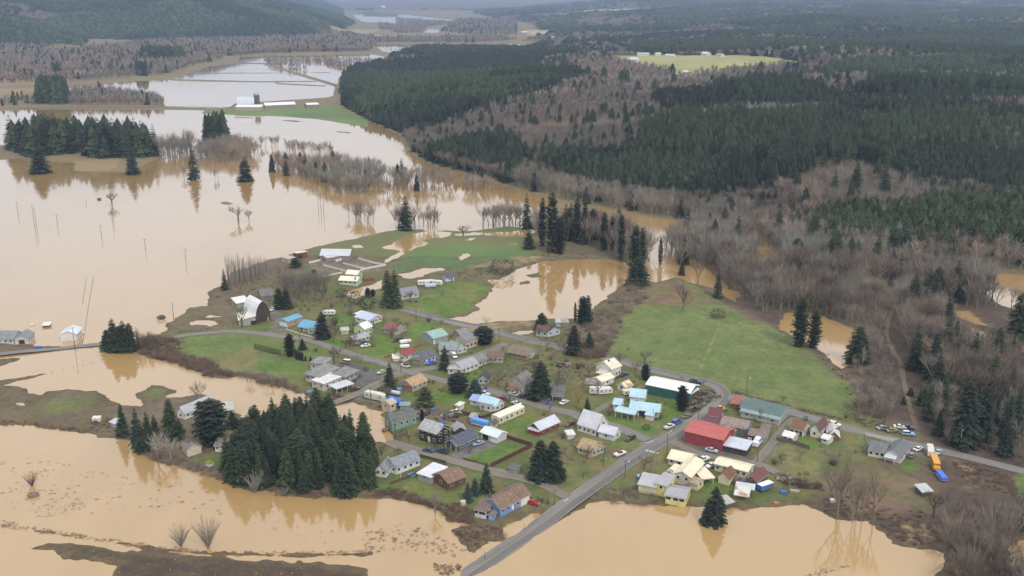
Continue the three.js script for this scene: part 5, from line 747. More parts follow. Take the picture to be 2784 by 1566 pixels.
// ---- middle and right
house('steep_roof_house', 'white house with steep silver roof and red chimney at the crossroads', 'house', H2, [tJ(300, 898), tJ(508, 965), 8.5, 3, { rc: [.55, .57, .64], metal: 1, wall: [.68, .66, .63], rh: 4.6, nF: 4, ov: .3 }], [tJ(540, 975), tJ(722, 1022), 5.6, 2.7, { rc: [.58, .60, .70], metal: 1, wall: [.58, .68, .66], rh: 1.8, nF: 1, nR: 1, chimney: [.05, .6, [.26, .06, .05]] }]);
house('tan_roof_bungalow', 'bungalow with mottled tan roof and beige walls on the main road', 'house', H2, [tJ(300, 1160), tJ(452, 1206), 8, 2.7, { rc: [.43, .32, .18], wall: [.44, .42, .36], rh: 2, nF: 2, nR: 2 }], [tJ(470, 1204), tJ(600, 1156), 6, 2.6, { across: 1, rc: [.45, .34, .2], wall: [.46, .44, .38], rh: 1.5, nF: 3 }]);
house('white_shed', 'small white shed under bushes left of the tan-roofed bungalow', 'shed', SH, [tJ(185, 1000), tJ(264, 990), 3, 1.8, { roof: 'shed', rh: .4, rc: C_.white, wall: C_.white, nF: 0, nR: 0, nL: 0 }]);
house('rust_roof_shed', 'white shed with orange rusted roof near the green hall', 'shed', SH, [tJ(850, 450), tJ(930, 418), 4.4, 2.3, { rc: [.75, .62, .50], metal: 1, rust: 1, wall: C_.white, rh: 1.3, nF: 0, nL: 1 }]);
const skyR = { rc: [.42, .62, .72], metal: 1, wall: [.70, .71, .72] };
house('sky_blue_barn', 'white two-storey outbuilding with sky-blue roof behind the carport', 'outbuilding', SH, [tJ(905, 588), tJ(1072, 606), 7, 3.6, { ...skyR, rh: 2, nF: 1, nR: 1, storeys: 1, doors: [['R', .6, 'door', [.03, .03, .03]]] }]);
house('sky_blue_cottage', 'small white cottage with sky-blue roof left of the open carport', 'house', H2, [tJ(712, 648), tJ(800, 660), 5, 2.4, { ...skyR, rh: 1.5, nF: 1 }]);
house('sky_blue_carport', 'white three-bay open carport with sky-blue roof on a lawn', 'carport', SH, [tJ(735, 742), tJ(955, 788), 4.8, 2.9, { ...skyR, roof: 'gable', rh: .6, open: 1 }]);
house('sky_blue_house', 'long white house with sky-blue roof and dark chimney', 'house', H2, [tJ(900, 706), tJ(1235, 752), 7, 2.6, { ...skyR, rh: 1.9, nF: 5, chimney: [.85, .7, [.05, .045, .045]], doors: [['F', .45, 'garage', [.03, .03, .035]]] }]);
house('sky_blue_shed', 'white garage with sky-blue roof in front of the long house', 'garage', SH, [tJ(1085, 770), tJ(1170, 786), 4.4, 2.3, { ...skyR, rh: .7, nF: 0, nR: 0 }]);
house('long_green_hall', 'long dark green metal hall with bright white roof and brick-red end', 'hall', null, [tJ(1090, 470), tJ(1598, 576), 10.5, 4.3, { rc: [.82, .82, .81], metal: 1, wall: [.022, .125, .105], rib: 1, rh: 1.6, nF: 0, nR: 0, nL: 0, nB: 0, ov: .35 }], [tJ(1606, 560), tJ(1690, 505), 1.2, 3.6, { roof: 'shed', rh: .5, rc: [.75, .74, .72], metal: 1, wall: [.20, .065, .04], nF: 0, nR: 0, nL: 0 }]);
house('lilac_house', 'lilac-blue two-storey house with maroon roof beside the main road', 'house', H2, [tK(958, 470), tK(1100, 490), 6.5, 3.6, { rc: [.15, .04, .05], metal: 1, wall: [.34, .44, .68], rh: 2, nF: 2, nR: 1, storeys: 1, sill: 2.6 }], [tK(920, 500), tK(1085, 530), 4, 2.2, { roof: 'shed', rh: 1, rc: [.14, .045, .05], metal: 1, wall: [.2, .12, .12], nF: 0 }]);
house('blue_row_house', 'long blue house with pinkish brown roof behind the red hall', 'house', H2, [tK(1098, 552), tK(1400, 615), 7.4, 2.8, { rc: [.33, .25, .22], wall: [.18, .29, .45], rh: 1.8, nF: 5, big: 0 }]);
house('red_hall', 'large red metal hall with red roof at the crossroads', 'hall', null, [tK(684, 690), tK(1124, 802), 12, 4.6, { rc: [.46, .115, .10], metal: 1, wall: [.30, .055, .065], rib: 1, rh: 1.7, nF: 0, nR: 0, nL: 0, nB: 0, ov: .3, trim: [.4, .12, .11] }], [tK(1140, 700), tK(1270, 640), 4, 3.2, { roof: 'flat', rc: [.32, .33, .34], wall: [.38, .37, .36], nF: 0 }]);
house('open_shed', 'open-fronted dark shed with pale metal roof at the end of the red hall', 'shed', SH, [tK(1132, 796), tK(1395, 858), 6.5, 2.6, { roof: 'shed', rh: .8, rc: [.56, .62, .72], metal: 1, wall: [.06, .06, .065], nF: 2, nR: 0, big: 1, frame: [.12, .12, .12] }]);
house('garage_row', 'low row of garages with brown roofs and white front by the dirt lane', 'garage', SH, [tK(1425, 660), tK(1608, 700), 6, 2.3, { rc: [.25, .19, .16], wall: [.34, .34, .33], rh: 1.2, nF: 0, doors: [['F', .2, 'garage', [.05, .05, .05]], ['F', .6, 'garage', [.3, .3, .3]]] }], [tK(1560, 600), tK(1650, 618), 6, 2.1, { rc: [.22, .175, .15], wall: [.28, .24, .2], rh: 1, nF: 0 }]);
house('green_roof_hall', 'long grey hall with two-tone dark green roof along the gravel road', 'hall', null, [tK(1330, 372), tK(1788, 482), 11, 3.4, { rc: [.10, .165, .16], metal: 1, wall: [.34, .38, .40], rib: 1, rh: 2, nF: 4, nR: 2, ov: .4 }], [tK(1335, 392), tK(1780, 500), 1.6, 2.6, { roof: 'shed', rh: .55, rc: [.24, .36, .34], metal: 1, wall: [.45, .49, .5], nF: 3, nR: 0, nL: 0 }], [tK(1218, 300), tK(1325, 318), 6, 2.6, { roof: 'shed', rh: .5, rc: [.30, .10, .07], metal: 1, wall: [.24, .09, .07], nF: 0 }]);
house('brown_roof_white_house', 'white house of two wings with dark brown roofs above a board fence', 'house', H2, [tK(1908, 592), tK(2052, 630), 7.5, 2.8, { rc: [.215, .12, .075], wall: [.70, .69, .66], rh: 2.1, nF: 3, doors: [['F', .85, 'door', [.05, .05, .06]]] }], [tK(2140, 620), tK(2240, 646), 9, 3.2, { rc: [.15, .085, .075], across: 1, wall: [.72, .71, .69], rh: 2.2, nF: 1, nR: 2 }]);
house('white_garage', 'small white garage with half white, half brown roof inside the board fence', 'garage', SH, [tK(1822, 672), tK(1936, 704), 4.6, 2.3, { across: 0, rc: [.76, .76, .75], metal: 1, wall: [.70, .69, .66], rh: 1.1, nF: 2 }]);
house('white_shed', 'small white shed with white roof below the brown-roofed wing', 'shed', SH, [tK(2272, 698), tK(2346, 722), 4, 2.2, { rc: [.74, .74, .73], metal: 1, wall: [.72, .71, .69], rh: .8, nF: 1, nR: 0 }]);
house('tent_roof_shed', 'wide shed with one white and one brown roof slope', 'shed', SH, [tL(640, 668), tL(770, 680), 9, 1.8, { across: 1, rc: [.70, .70, .69], metal: 1, wall: [.22, .13, .1], rh: 2, nF: 0, nR: 0, nL: 0 }], [tL(596, 648), tL(640, 664), 8, 1.6, { across: 1, roof: 'shedUp', rh: 1.6, rc: [.11, .07, .06], wall: [.2, .13, .1], nF: 0 }]);
house('grey_roof_house', 'white house with dark grey roof and covered deck near the school bus', 'house', H2, [tL(1108, 850), tL(1300, 888), 8.4, 2.7, { rc: [.185, .19, .21], wall: [.66, .65, .60], rh: 1.9, nF: 3 }], [tL(1295, 892), tL(1482, 940), 12, 2.8, { rc: [.18, .185, .205], wall: [.66, .66, .64], across: 1, rh: 1.9, nF: 1, nR: 3 }], [tL(1302, 925), tL(1410, 950), 2.6, 2.2, { open: 1, roof: 'shed', rh: .3, rc: [.58, .66, .72], metal: 1 }]);
const creamR = { rc: [.80, .73, .545], metal: 1 };
house('cream_roof_house', 'white house with cream roof at the alley, top left of the cream-roofed group', 'house', H2, [tK(498, 946), tK(738, 1006), 7, 2.7, { ...creamR, wall: [.72, .72, .70], rh: 1.6, nF: 3, nR: 0, ov: .7 }]);
house('cream_roof_hall', 'large cream house with broad cream roof in the middle of the cream-roofed group', 'house', H2, [tK(568, 1160), tK(745, 1210), 13, 3.4, { ...creamR, across: 1, wall: [.64, .60, .52], rh: 1.4, nF: 2, storeys: 1, sill: 2.2, ov: .6 }], [tK(490, 1105), tK(566, 1128), 6, 2.5, { roof: 'flat', ...creamR, wall: [.10, .075, .06], nF: 0 }]);
house('cream_canopy', 'open canopy with cream roof on the right of the large cream house', 'carport', SH, [tK(890, 1196), tK(1020, 1180), 8, 2.3, { open: 1, roof: 'flat', ...creamR }]);
house('tan_shed', 'cream shed with tan roof in front of the large cream house', 'shed', SH, [tK(748, 1222), tK(836, 1256), 4.2, 2.3, { rc: [.42, .33, .25], wall: [.74, .66, .46], rh: 1, nF: 0, nR: 1 }]);
house('long_cream_house', 'long cream mobile home with cream roof beside the alley', 'mobile home', H2, [tK(1032, 1020), tK(1412, 1122), 6, 2.8, { ...creamR, wall: [.72, .66, .50], rh: .8, nF: 5, nR: 1 }]);
house('brown_roof_garage', 'yellow-cream garage with brown gable roof among the cream-roofed houses', 'garage', SH, [tK(1076, 1160), tK(1196, 1196), 6.4, 2.4, { across: 1, rc: [.20, .11, .07], wall: [.74, .66, .45], rh: 1.7, nF: 0, nR: 0, nL: 0 }]);
house('maroon_barn', 'weathered barn with maroon metal roof at the muddy yard', 'barn', null, [tK(1390, 1190), tK(1512, 1236), 8.5, 2.7, { rc: [.155, .05, .045], metal: 1, wall: [.16, .13, .11], across: 1, rh: 1.5, nF: 0, nR: 0, nL: 0 }]);
house('lean_to', 'patched lean-to of pale metal sheets in front of the maroon barn', 'shed', SH, [tK(1280, 1290), tK(1480, 1325), 3.4, 2.4, { open: 1, roof: 'flat', rc: [.55, .60, .68], metal: 1, post: [.2, .16, .13] }], [tK(1265, 1368), tK(1420, 1396), 5, 2, { open: 1, roof: 'shed', rh: .7, rc: [.60, .64, .62], metal: 1, rust: 1, post: [.2, .16, .13] }]);
house('yellow_house', 'yellow house with grey roofs standing in the edge of the flood', 'house', H2, [tK(462, 1398), tK(690, 1450), 8, 2.5, { rc: [.36, .36, .39], metal: 1, wall: [.70, .66, .26], rh: 1, nF: 3, nR: 3, big: 1 }], [tK(352, 1300), tK(470, 1336), 7, 4, { roof: 'shed', rh: .8, rc: [.40, .40, .42], metal: 1, wall: [.70, .66, .26], nF: 1, nR: 1, storeys: 1, sill: 2.9 }], [tK(150, 1270), tK(350, 1310), 7, 2.6, { roof: 'shed', rh: .8, rc: [.44, .45, .48], metal: 1, wall: [.62, .6, .4], nF: 0 }]);
house('small_shed', 'small leaning grey shed at the water beside the dark conifer', 'shed', SH, [tR(488, 412), tR(538, 395), 3.6, 1.9, { roof: 'shed', rh: .5, rc: [.48, .47, .45], wall: [.12, .1, .09], nF: 0, nR: 0, nL: 0 }]);
house('small_shed', 'little shed with silver roof under leafless trees at the right', 'shed', SH, [tQ(1372, 1325), tQ(1485, 1310), 4, 1.8, { roof: 'shed', rh: .5, rc: [.50, .55, .54], metal: 1, wall: [.1, .08, .07], nF: 0, nR: 0, nL: 0 }]);
// ---- island with the grove
house('white_farmhouse', 'long white farmhouse with silver-grey roof among the conifers on the island', 'house', H2, [tM(1207, 318), tM(1290, 345), 15, 2.8, { across: 1, rc: [.42, .43, .47], metal: 1, wall: [.72, .72, .71], rh: 2.2, nF: 1 }], [tM(1740, 300), tM(1850, 300), 8, 2.6, { rc: [.45, .47, .46], metal: 1, wall: [.4, .36, .34], rh: 1.8, nF: 2 }]);
house('cream_shed', 'cream shed with grey gable roof on the lawn left of the grove', 'shed', SH, [tM(1325, 778), tM(1486, 728), 6, 2.6, { across: 1, rc: [.24, .22, .21], wall: [.66, .61, .47], rh: 1.6, nF: 0, nR: 0, nL: 0 }]);
house('white_cottage', 'white cottage half hidden by the fir grove', 'house', H2, [tM(1642, 715), tM(1765, 725), 6, 2.4, { rc: [.22, .2, .19], wall: [.72, .72, .70], rh: 1.6, nF: 2 }]);
house('playhouse', 'tiny white playhouse with mossy roof beside the grove', 'shed', SH, [tM(1528, 880), tM(1575, 900), 2, 1.5, { roof: 'hip', rh: .8, rc: [.22, .22, .04], wall: [.74, .74, .73], nF: 1, nR: 1, nL: 0, sill: .9, ov: .3 }]);
house('small_shed', 'small silver shed by brambles on the left island', 'shed', SH, [tM(430, 420), tM(490, 440), 3.4, 1.6, { roof: 'shed', rh: .6, rc: [.50, .54, .60], metal: 1, wall: [.45, .48, .53], nF: 0, nR: 0, nL: 0 }]);
house('white_trailer', 'small white flatbed box near brambles on the left island', 'trailer', SH, [tM(214, 372), tM(308, 368), 2.4, 1.2, { roof: 'flat', rc: [.74, .74, .72], wall: [.74, .74, .72], nF: 0, nR: 0, nL: 0, ov: .05, fascia: 0 }]);
// ---- farm above the village
house('dairy_barn', 'long barn with patched silver roof at the farm by the flood', 'barn', null, [tS(880, 238), tS(1040, 242), 13, 3, { rc: [.56, .58, .64], metal: 1, wall: [.3, .28, .27], rh: 2.6, nF: 0, nR: 0, nL: 0, L: 19 }], [tS(960, 262), tS(1180, 240), 6, 2.3, { roof: 'shed', rh: 1, rc: [.55, .53, .52], metal: 1, rust: 1, wall: [.3, .27, .25], nF: 0 }]);
house('red_shed', 'red open shed with white roof on the flood bank at the farm', 'shed', SH, [tS(555, 228), tS(700, 205), 6, 3, { roof: 'shedUp', rh: .8, rc: [.78, .77, .70], metal: 1, wall: [.26, .075, .055], nF: 0, nR: 0, nL: 0, doors: [['F', .3, 'garage', [.02, .02, .02]]] }]);
house('beige_shed', 'plain beige shed at the far end of the farm bank', 'shed', SH, [tS(335, 262), tS(440, 285), 5, 2.6, { roof: 'flat', rc: [.5, .48, .42], wall: [.48, .45, .37], nF: 0, nR: 0, nL: 0 }]);
house('cream_farmhouse', 'green-trimmed farmhouse with bright cream roof and porch above the puddle', 'house', H2, [tS(1145, 580), tS(1395, 612), 8, 2.7, { rc: [.82, .78, .63], metal: 1, wall: [.60, .68, .62], rh: 1.3, nF: 4, chimney: [.9, .05, [.13, .09, .08]], ov: .8 }], [tS(1240, 500), tS(1400, 520), 7, 3, { rc: [.82, .79, .62], metal: 1, wall: [.48, .62, .50], rh: 1.5, nF: 1, nR: 1 }]);
house('grey_farmhouse', 'grey-roofed white house behind the big twin-topped cedar', 'house', H2, [tS(2030, 800), tS(2260, 760), 8, 2.7, { rc: [.27, .27, .31], wall: [.60, .61, .63], rh: 2.8, nF: 3 }]);
house('blue_roof_shed', 'tiny white shed with navy roof beside the pond lawn', 'shed', SH, [tD(804, 942), tD(862, 936), 4, 2.4, { rc: [.10, .12, .19], wall: [.72, .73, .75], rh: 1.3, nF: 1, doors: [['F', .75, 'door', [.08, .14, .4]]] }]);
// ---- far farms
house('far_barn', 'long white-roofed barn with silver gambrel end on the far farm', 'barn', 'far farm buildings', [tA(1185, 556), tA(1315, 556), 14, 5, { roof: 'shed', rh: 2, rc: [.82, .82, .82], metal: 1, wall: [.42, .4, .38], nF: 0, nR: 0, nL: 0, nB: 0 }], [tA(1195, 546), tA(1280, 544), 22, 7, { roof: 'gambrel', rh: 9, rc: [.55, .60, .70], metal: 1, wall: [.45, .44, .43], nF: 0, nR: 0, nL: 0, nB: 0 }]);
house('far_shed', 'very long low white shed on the far farm right of the silo', 'shed', 'far farm buildings', [tA(1335, 546), tA(1488, 540), 20, 4.5, { rc: [.82, .82, .83], metal: 1, wall: [.3, .29, .28], rh: 3, nF: 0, nR: 0, nL: 0, nB: 0 }]);
house('far_shed', 'small white-roofed shed at the right end of the far farm', 'shed', 'far farm buildings', [tA(1545, 543), tA(1605, 540), 16, 4.5, { rc: [.8, .8, .8], metal: 1, wall: [.3, .27, .25], rh: 2, nF: 0, nR: 0, nL: 0, nB: 0 }]);
{ const p = ground(...tA(1294, 540)), g = thing('silo', 'dark cylindrical silo with domed cap between the far barns', 'silo', null, p); mesh('tank', new THREE.CylinderGeometry(4.5, 4.5, 19, 20).translate(0, 9.2, 0), mat([.14, .13, .14], { t: 'grain' }), g); mesh('dome', new THREE.SphereGeometry(4.5, 20, 8, 0, 6.29, 0, 1.57).translate(0, 18.7, 0), mat([.4, .42, .45], { t: 'metal', r: .4 }), g); }
[[630, 690, 281, 'pale ranch house first from the left beyond the plateau field', [.5, .52, .55]], [724, 750, 280, 'tiny white house second from the left beyond the plateau field', [.6, .55, .52]], [768, 812, 290, 'long pale barn at the edge of the plateau field', [.6, .6, .6]], [870, 930, 274, 'reddish farmhouse before the firs beyond the plateau field', [.25, .14, .12]], [950, 978, 280, 'white garage right of the reddish farmhouse', [.75, .75, .75]], [1022, 1050, 288, 'low tan shed right of the white garage on the plateau', [.4, .34, .28]], [590, 630, 311, 'white trailer house at the left tip of the plateau field', [.75, .75, .74]], [1276, 1300, 281, 'small white house among firs at the right of the plateau field', [.75, .75, .74]], [860, 886, 380, 'white cabin at the near tip of the plateau field', [.72, .72, .7]]].forEach(([x0, x1, y, label, rc]) => house('distant_house', label, 'house', 'houses on the plateau', [tB(x0, y), tB(x1, y), 12, 4, { rc, wall: [.66, .65, .62], rh: 3, nF: 2, nR: 0, nL: 0, nB: 0 }]));
[[48, 76, 165, 'white farmhouse beside the far flood at the foot of the plateau', [.75, .75, .75]], [196, 216, 196, 'white shed on the far shore below the plateau', [.75, .75, .74]]].forEach(([x0, x1, y, label, rc]) => house('distant_house', label, 'house', 'houses on the plateau', [tB(x0, y), tB(x1, y), 14, 4, { rc, wall: [.66, .65, .62], rh: 3, nF: 1, nR: 0, nL: 0, nB: 0 }]));
house('distant_house', 'white barn far up the flooded valley', 'barn', 'houses on the plateau', [tA(1918, 40), tA(1940, 40), 30, 10, { rc: [.8, .8, .82], wall: [.6, .6, .6], rh: 14, nF: 0, nR: 0, nL: 0, nB: 0 }]);

// ---------------------------------------------------------------- vehicles
const side = (p, w, b = .06) => { const g = new THREE.ExtrudeGeometry(new THREE.Shape(p.map(([x, y]) => new THREE.Vector2(x, y))), { depth: w - 2 * b, bevelEnabled: true, bevelSize: b, bevelThickness: b, bevelSegments: 2 }); g.translate(0, 0, -(w - 2 * b) / 2); return g; };
const wheelG = new THREE.CylinderGeometry(.34, .34, .24, 16).rotateX(Math.PI / 2), hubG = new THREE.CylinderGeometry(.19, .19, .26, 10).rotateX(Math.PI / 2), lampG = new THREE.BoxGeometry(.08, .16, .34), bumperG = new THREE.BoxGeometry(.14, .2, 1.66);
const tyreM = mat([.02, .02, .021], { r: .9 }), hubM = mat([.4, .4, .41], { r: .35, m: .6 }), headM = mat([.75, .75, .72], { r: .15 }), tailM = mat([.35, .02, .02], { r: .25 }), chromeM = mat([.30, .30, .31], { r: .3, m: .5 });
const CAR = {
  sedan: { L: 4.7, body: side([[-2.3, .38], [-2.34, .8], [-2.2, .95], [-1.3, 1.0], [.95, .98], [2.1, .84], [2.33, .62], [2.3, .36]], 1.78), glass: side([[-1.62, .97], [-.95, 1.40], [.25, 1.42], [1.05, .96]], 1.56, .05), roof: side([[-.98, 1.39], [-.8, 1.47], [.2, 1.48], [.38, 1.4]], 1.42, .04), wh: [-1.4, 1.42] },
  suv: { L: 4.8, body: side([[-2.3, .42], [-2.34, 1.0], [-2.25, 1.1], [.95, 1.08], [2.05, .98], [2.32, .72], [2.3, .4]], 1.86), glass: side([[-2.2, 1.08], [-2.0, 1.66], [.2, 1.68], [.98, 1.06]], 1.64, .05), roof: side([[-2.02, 1.65], [-1.9, 1.75], [.1, 1.76], [.3, 1.67]], 1.52, .04), wh: [-1.42, 1.42] },
  pickup: { L: 5.5, body: side([[-2.7, .48], [-2.72, .72], [-.75, .72], [-.7, 1.08], [.95, 1.06], [2.35, .98], [2.62, .74], [2.6, .44]], 1.88), glass: side([[-.72, 1.05], [-.6, 1.62], [.5, 1.64], [1.1, 1.05]], 1.64, .05), roof: side([[-.6, 1.61], [-.5, 1.71], [.42, 1.72], [.6, 1.63]], 1.52, .04), wh: [-1.7, 1.65], bed: 1 },
  van: { L: 5.2, body: side([[-2.5, .4], [-2.55, 1.15], [1.5, 1.12], [2.3, .95], [2.52, .7], [2.5, .38]], 1.94), glass: side([[-2.45, 1.12], [-2.4, 1.78], [.8, 1.8], [1.7, 1.1]], 1.76, .05), roof: side([[-2.42, 1.76], [-2.3, 1.95], [.7, 1.96], [.95, 1.8]], 1.66, .05), wh: [-1.55, 1.55] },
};
const bedWall = [new THREE.BoxGeometry(1.95, .42, .08).translate(-1.72, .92, .88), new THREE.BoxGeometry(1.95, .42, .08).translate(-1.72, .92, -.88), new THREE.BoxGeometry(.08, .42, 1.8).translate(-2.68, .92, 0)];
function heading(t, x0, y0, x1, y1) { const a = ground(...t(x0, y0)), b = ground(...t(x1, y1)); return [a.clone().add(b).multiplyScalar(.5), Math.atan2(-(b.z - a.z), b.x - a.x)]; }
function settle(p) { p.y = Math.max(.1, heightAt(p.x, p.z)) + .08; return p; }
function car(kind, c, t, x0, y0, x1, y1, label, o = {}) {
  const K = CAR[kind], [p, a] = heading(t, x0, y0, x1, y1), g = thing(kind === 'sedan' ? 'parked_car' : kind === 'suv' ? 'parked_wagon' : kind === 'pickup' ? 'pickup_truck' : 'parked_van', label, kind === 'pickup' ? 'truck' : kind === 'van' ? 'van' : 'car', 'vehicles parked about the village', settle(p)); g.rotation.y = a;
  const paint = mat(c, { r: .35, coat: .7 });
  mesh('body', K.body, paint, g); mesh('window_glass', K.glass, glassM, g); mesh('roof', K.roof, o.top ? mat(o.top, { r: .4 }) : paint, g);
  if (K.bed) { mesh('bed_wall', bedWall[0], paint, g); mesh('bed_wall', bedWall[1], paint, g); mesh('tailgate', bedWall[2], paint, g); }
  for (const x of K.wh) for (const s of [-1, 1]) { const w = mesh('wheel', wheelG, tyreM, g); w.position.set(x, .34, s * .82); mesh('hub', hubG, hubM, w); }
  for (const s of [-1, 1]) { mesh('headlight', lampG, headM, g).position.set(K.L / 2 - .03, .7, s * .62); mesh('tail_light', lampG, tailM, g).position.set(-K.L / 2 - (K.bed ? .02 : -.02), .78, s * .66); }
  mesh('bumper', bumperG, chromeM, g).position.set(K.L / 2 + .03, .45, 0); mesh('bumper', bumperG, chromeM, g).position.set(-K.L / 2 - (K.bed ? .04 : .02), .48, 0);
  return g;
}
const RED = [.30, .02, .025], WHT = [.72, .72, .72], SIL = [.42, .44, .46], NAVY = [.03, .045, .10], BLK = [.025, .025, .028], BLU = [.07, .15, .42], MAR = [.10, .025, .03], TANc = [.34, .28, .20], LBL = [.28, .45, .62];
car('sedan', [.45, .012, .02], tN, 2030, 625, 2135, 655, 'bright red car in the drive of the long blue house');
car('suv', MAR, tG, 1510, 1210, 1600, 1190, 'dark maroon wagon beside the carport of the hall'); car('sedan', SIL, tG, 1905, 990, 1830, 1015, 'silver-blue car at the corner of the parking lot'); car('suv', WHT, tG, 2160, 935, 2105, 918, 'white hatchback by the red-roofed cottage', { top: [.05, .05, .05] });
car('van', [.3, .2, .17], tG, 1500, 892, 1395, 880, 'brown and white van at the edge of the hall parking lot', { top: WHT }); car('pickup', WHT, tG, 582, 285, 620, 262, 'white pickup behind the tall barn'); car('sedan', [.74, .74, .68], tG, 1720, 688, 1635, 702, 'white car on the lawn by the cream mobile home'); car('pickup', [.08, .1, .1], tG, 1670, 652, 1600, 678, 'dark pickup at the end of the cream mobile home');
car('suv', [.05, .05, .05], tG, 2080, 625, 2000, 640, 'dark wagon with white hood on the lawn', { top: [.05, .05, .05] });
car('sedan', [.07, .2, .72], tH, 350, 795, 255, 820, 'car wrapped in bright blue tarp beside the grey cottage', { top: [.07, .2, .72] }); car('van', WHT, tH, 545, 700, 600, 760, 'white van behind the conifer at the pale house');
car('pickup', WHT, tH, 975, 1180, 875, 1155, 'white pickup on the street by the sky-blue roofed house'); car('sedan', SIL, tH, 1305, 1185, 1215, 1165, 'silver car before the gabled house by the big fir'); car('pickup', [.03, .04, .05], tH, 1420, 1215, 1330, 1195, 'dark pickup parked under the big fir'); car('pickup', [.05, .13, .32], tH, 1710, 1280, 1610, 1255, 'blue pickup parked on the street'); car('sedan', WHT, tH, 1815, 1290, 1870, 1245, 'white car in the drive of the grey-roofed cottage'); car('sedan', [.7, .7, .68], tH, 1330, 1290, 1255, 1265, 'white car half hidden by the utility pole'); car('suv', [.28, .03, .06], tH, 1165, 1240, 1080, 1210, 'red wagon behind the sky-blue roofed house');
car('pickup', TANc, tH, 655, 1390, 545, 1370, 'tan pickup with white camper top', { top: WHT });
car('sedan', [.05, .07, .13], tI, 925, 895, 825, 875, 'dark blue car on the street before the dark two-storey house'); car('pickup', NAVY, tI, 1090, 910, 985, 885, 'navy and white pickup on the street before the slate blue house', { top: NAVY }); car('sedan', [.27, .36, .48], tI, 1490, 795, 1410, 820, 'pale blue car in the drive of the slate blue house');
car('sedan', MAR, tJ, 240, 822, 180, 850, 'dark red car behind the steep-roofed house'); car('suv', [.03, .035, .03], tJ, 945, 990, 875, 1020, 'dark green jeep on the grass by the crossroads'); car('pickup', WHT, tJ, 745, 1200, 835, 1165, 'white and red pickup on the gravel shoulder', { top: [.4, .04, .05] });
car('pickup', [.6, .62, .64], tJ, 1312, 890, 1410, 845, 'white pickup first in the row along the main road'); car('van', [.06, .14, .36], tJ, 1412, 835, 1485, 795, 'blue van second in the row along the main road'); car('sedan', [.22, .2, .16], tJ, 1525, 760, 1598, 728, 'drab green car third in the row along the main road'); car('pickup', BLK, tJ, 1640, 680, 1705, 648, 'black pickup last in the row along the main road'); car('pickup', [.05, .08, .16], tJ, 1625, 335, 1715, 352, 'dark blue pickup driving on the upper road'); car('sedan', NAVY, tJ, 800, 275, 880, 245, 'dark blue car beside the two-storey white house');
car('sedan', [.5, .53, .53], tJ, 1800, 1130, 1905, 1155, 'silver car in the alley below the red hall'); car('pickup', [.74, .74, .74], tJ, 1795, 1235, 1715, 1265, 'white pickup at the alley behind the cream-roofed house'); car('sedan', [.74, .74, .74], tJ, 1875, 1300, 1810, 1335, 'white car between two cream-roofed houses'); car('sedan', LBL, tK, 170, 1105, 260, 1110, 'light blue car beside the yellow house'); car('suv', [.7, .7, .7], tK, 310, 1135, 420, 1150, 'white wagon behind the yellow house'); car('sedan', [.2, .03, .05], tK, 880, 480, 920, 490, 'small dark red car between the red hall and the lilac house'); car('sedan', WHT, tJ, 110, 600, 178, 570, 'white car at the corner drive by the golden tree');
car('suv', [.72, .72, .72], tL, 670, 490, 770, 515, 'white wagon on the gravel road by the brown-roofed house'); car('sedan', [.4, .41, .4], tL, 1240, 545, 1305, 535, 'grey car first in the row on the verge'); car('sedan', [.06, .08, .09], tL, 1300, 555, 1355, 548, 'dark car second in the row on the verge'); car('sedan', [.27, .2, .11], tL, 1350, 575, 1420, 568, 'tan car third in the row on the verge'); car('sedan', [.74, .74, .72], tL, 1420, 525, 1530, 535, 'white car parked on the verge beside a navy truck'); car('pickup', NAVY, tL, 1510, 530, 1610, 542, 'navy truck at the end of the verge'); car('suv', [.26, .42, .60], tL, 1505, 605, 1640, 618, 'light blue wagon on the gravel road', { top: [.6, .68, .72] });
car('sedan', WHT, tL, 1655, 800, 1722, 772, 'white car beside the grey-roofed house'); car('suv', [.2, .19, .17], tL, 1590, 885, 1650, 838, 'grey-brown wagon on the grass by the grey-roofed house'); car('sedan', [.42, .5, .54], tL, 1895, 855, 1945, 790, 'pale blue-grey car beside the motor home');
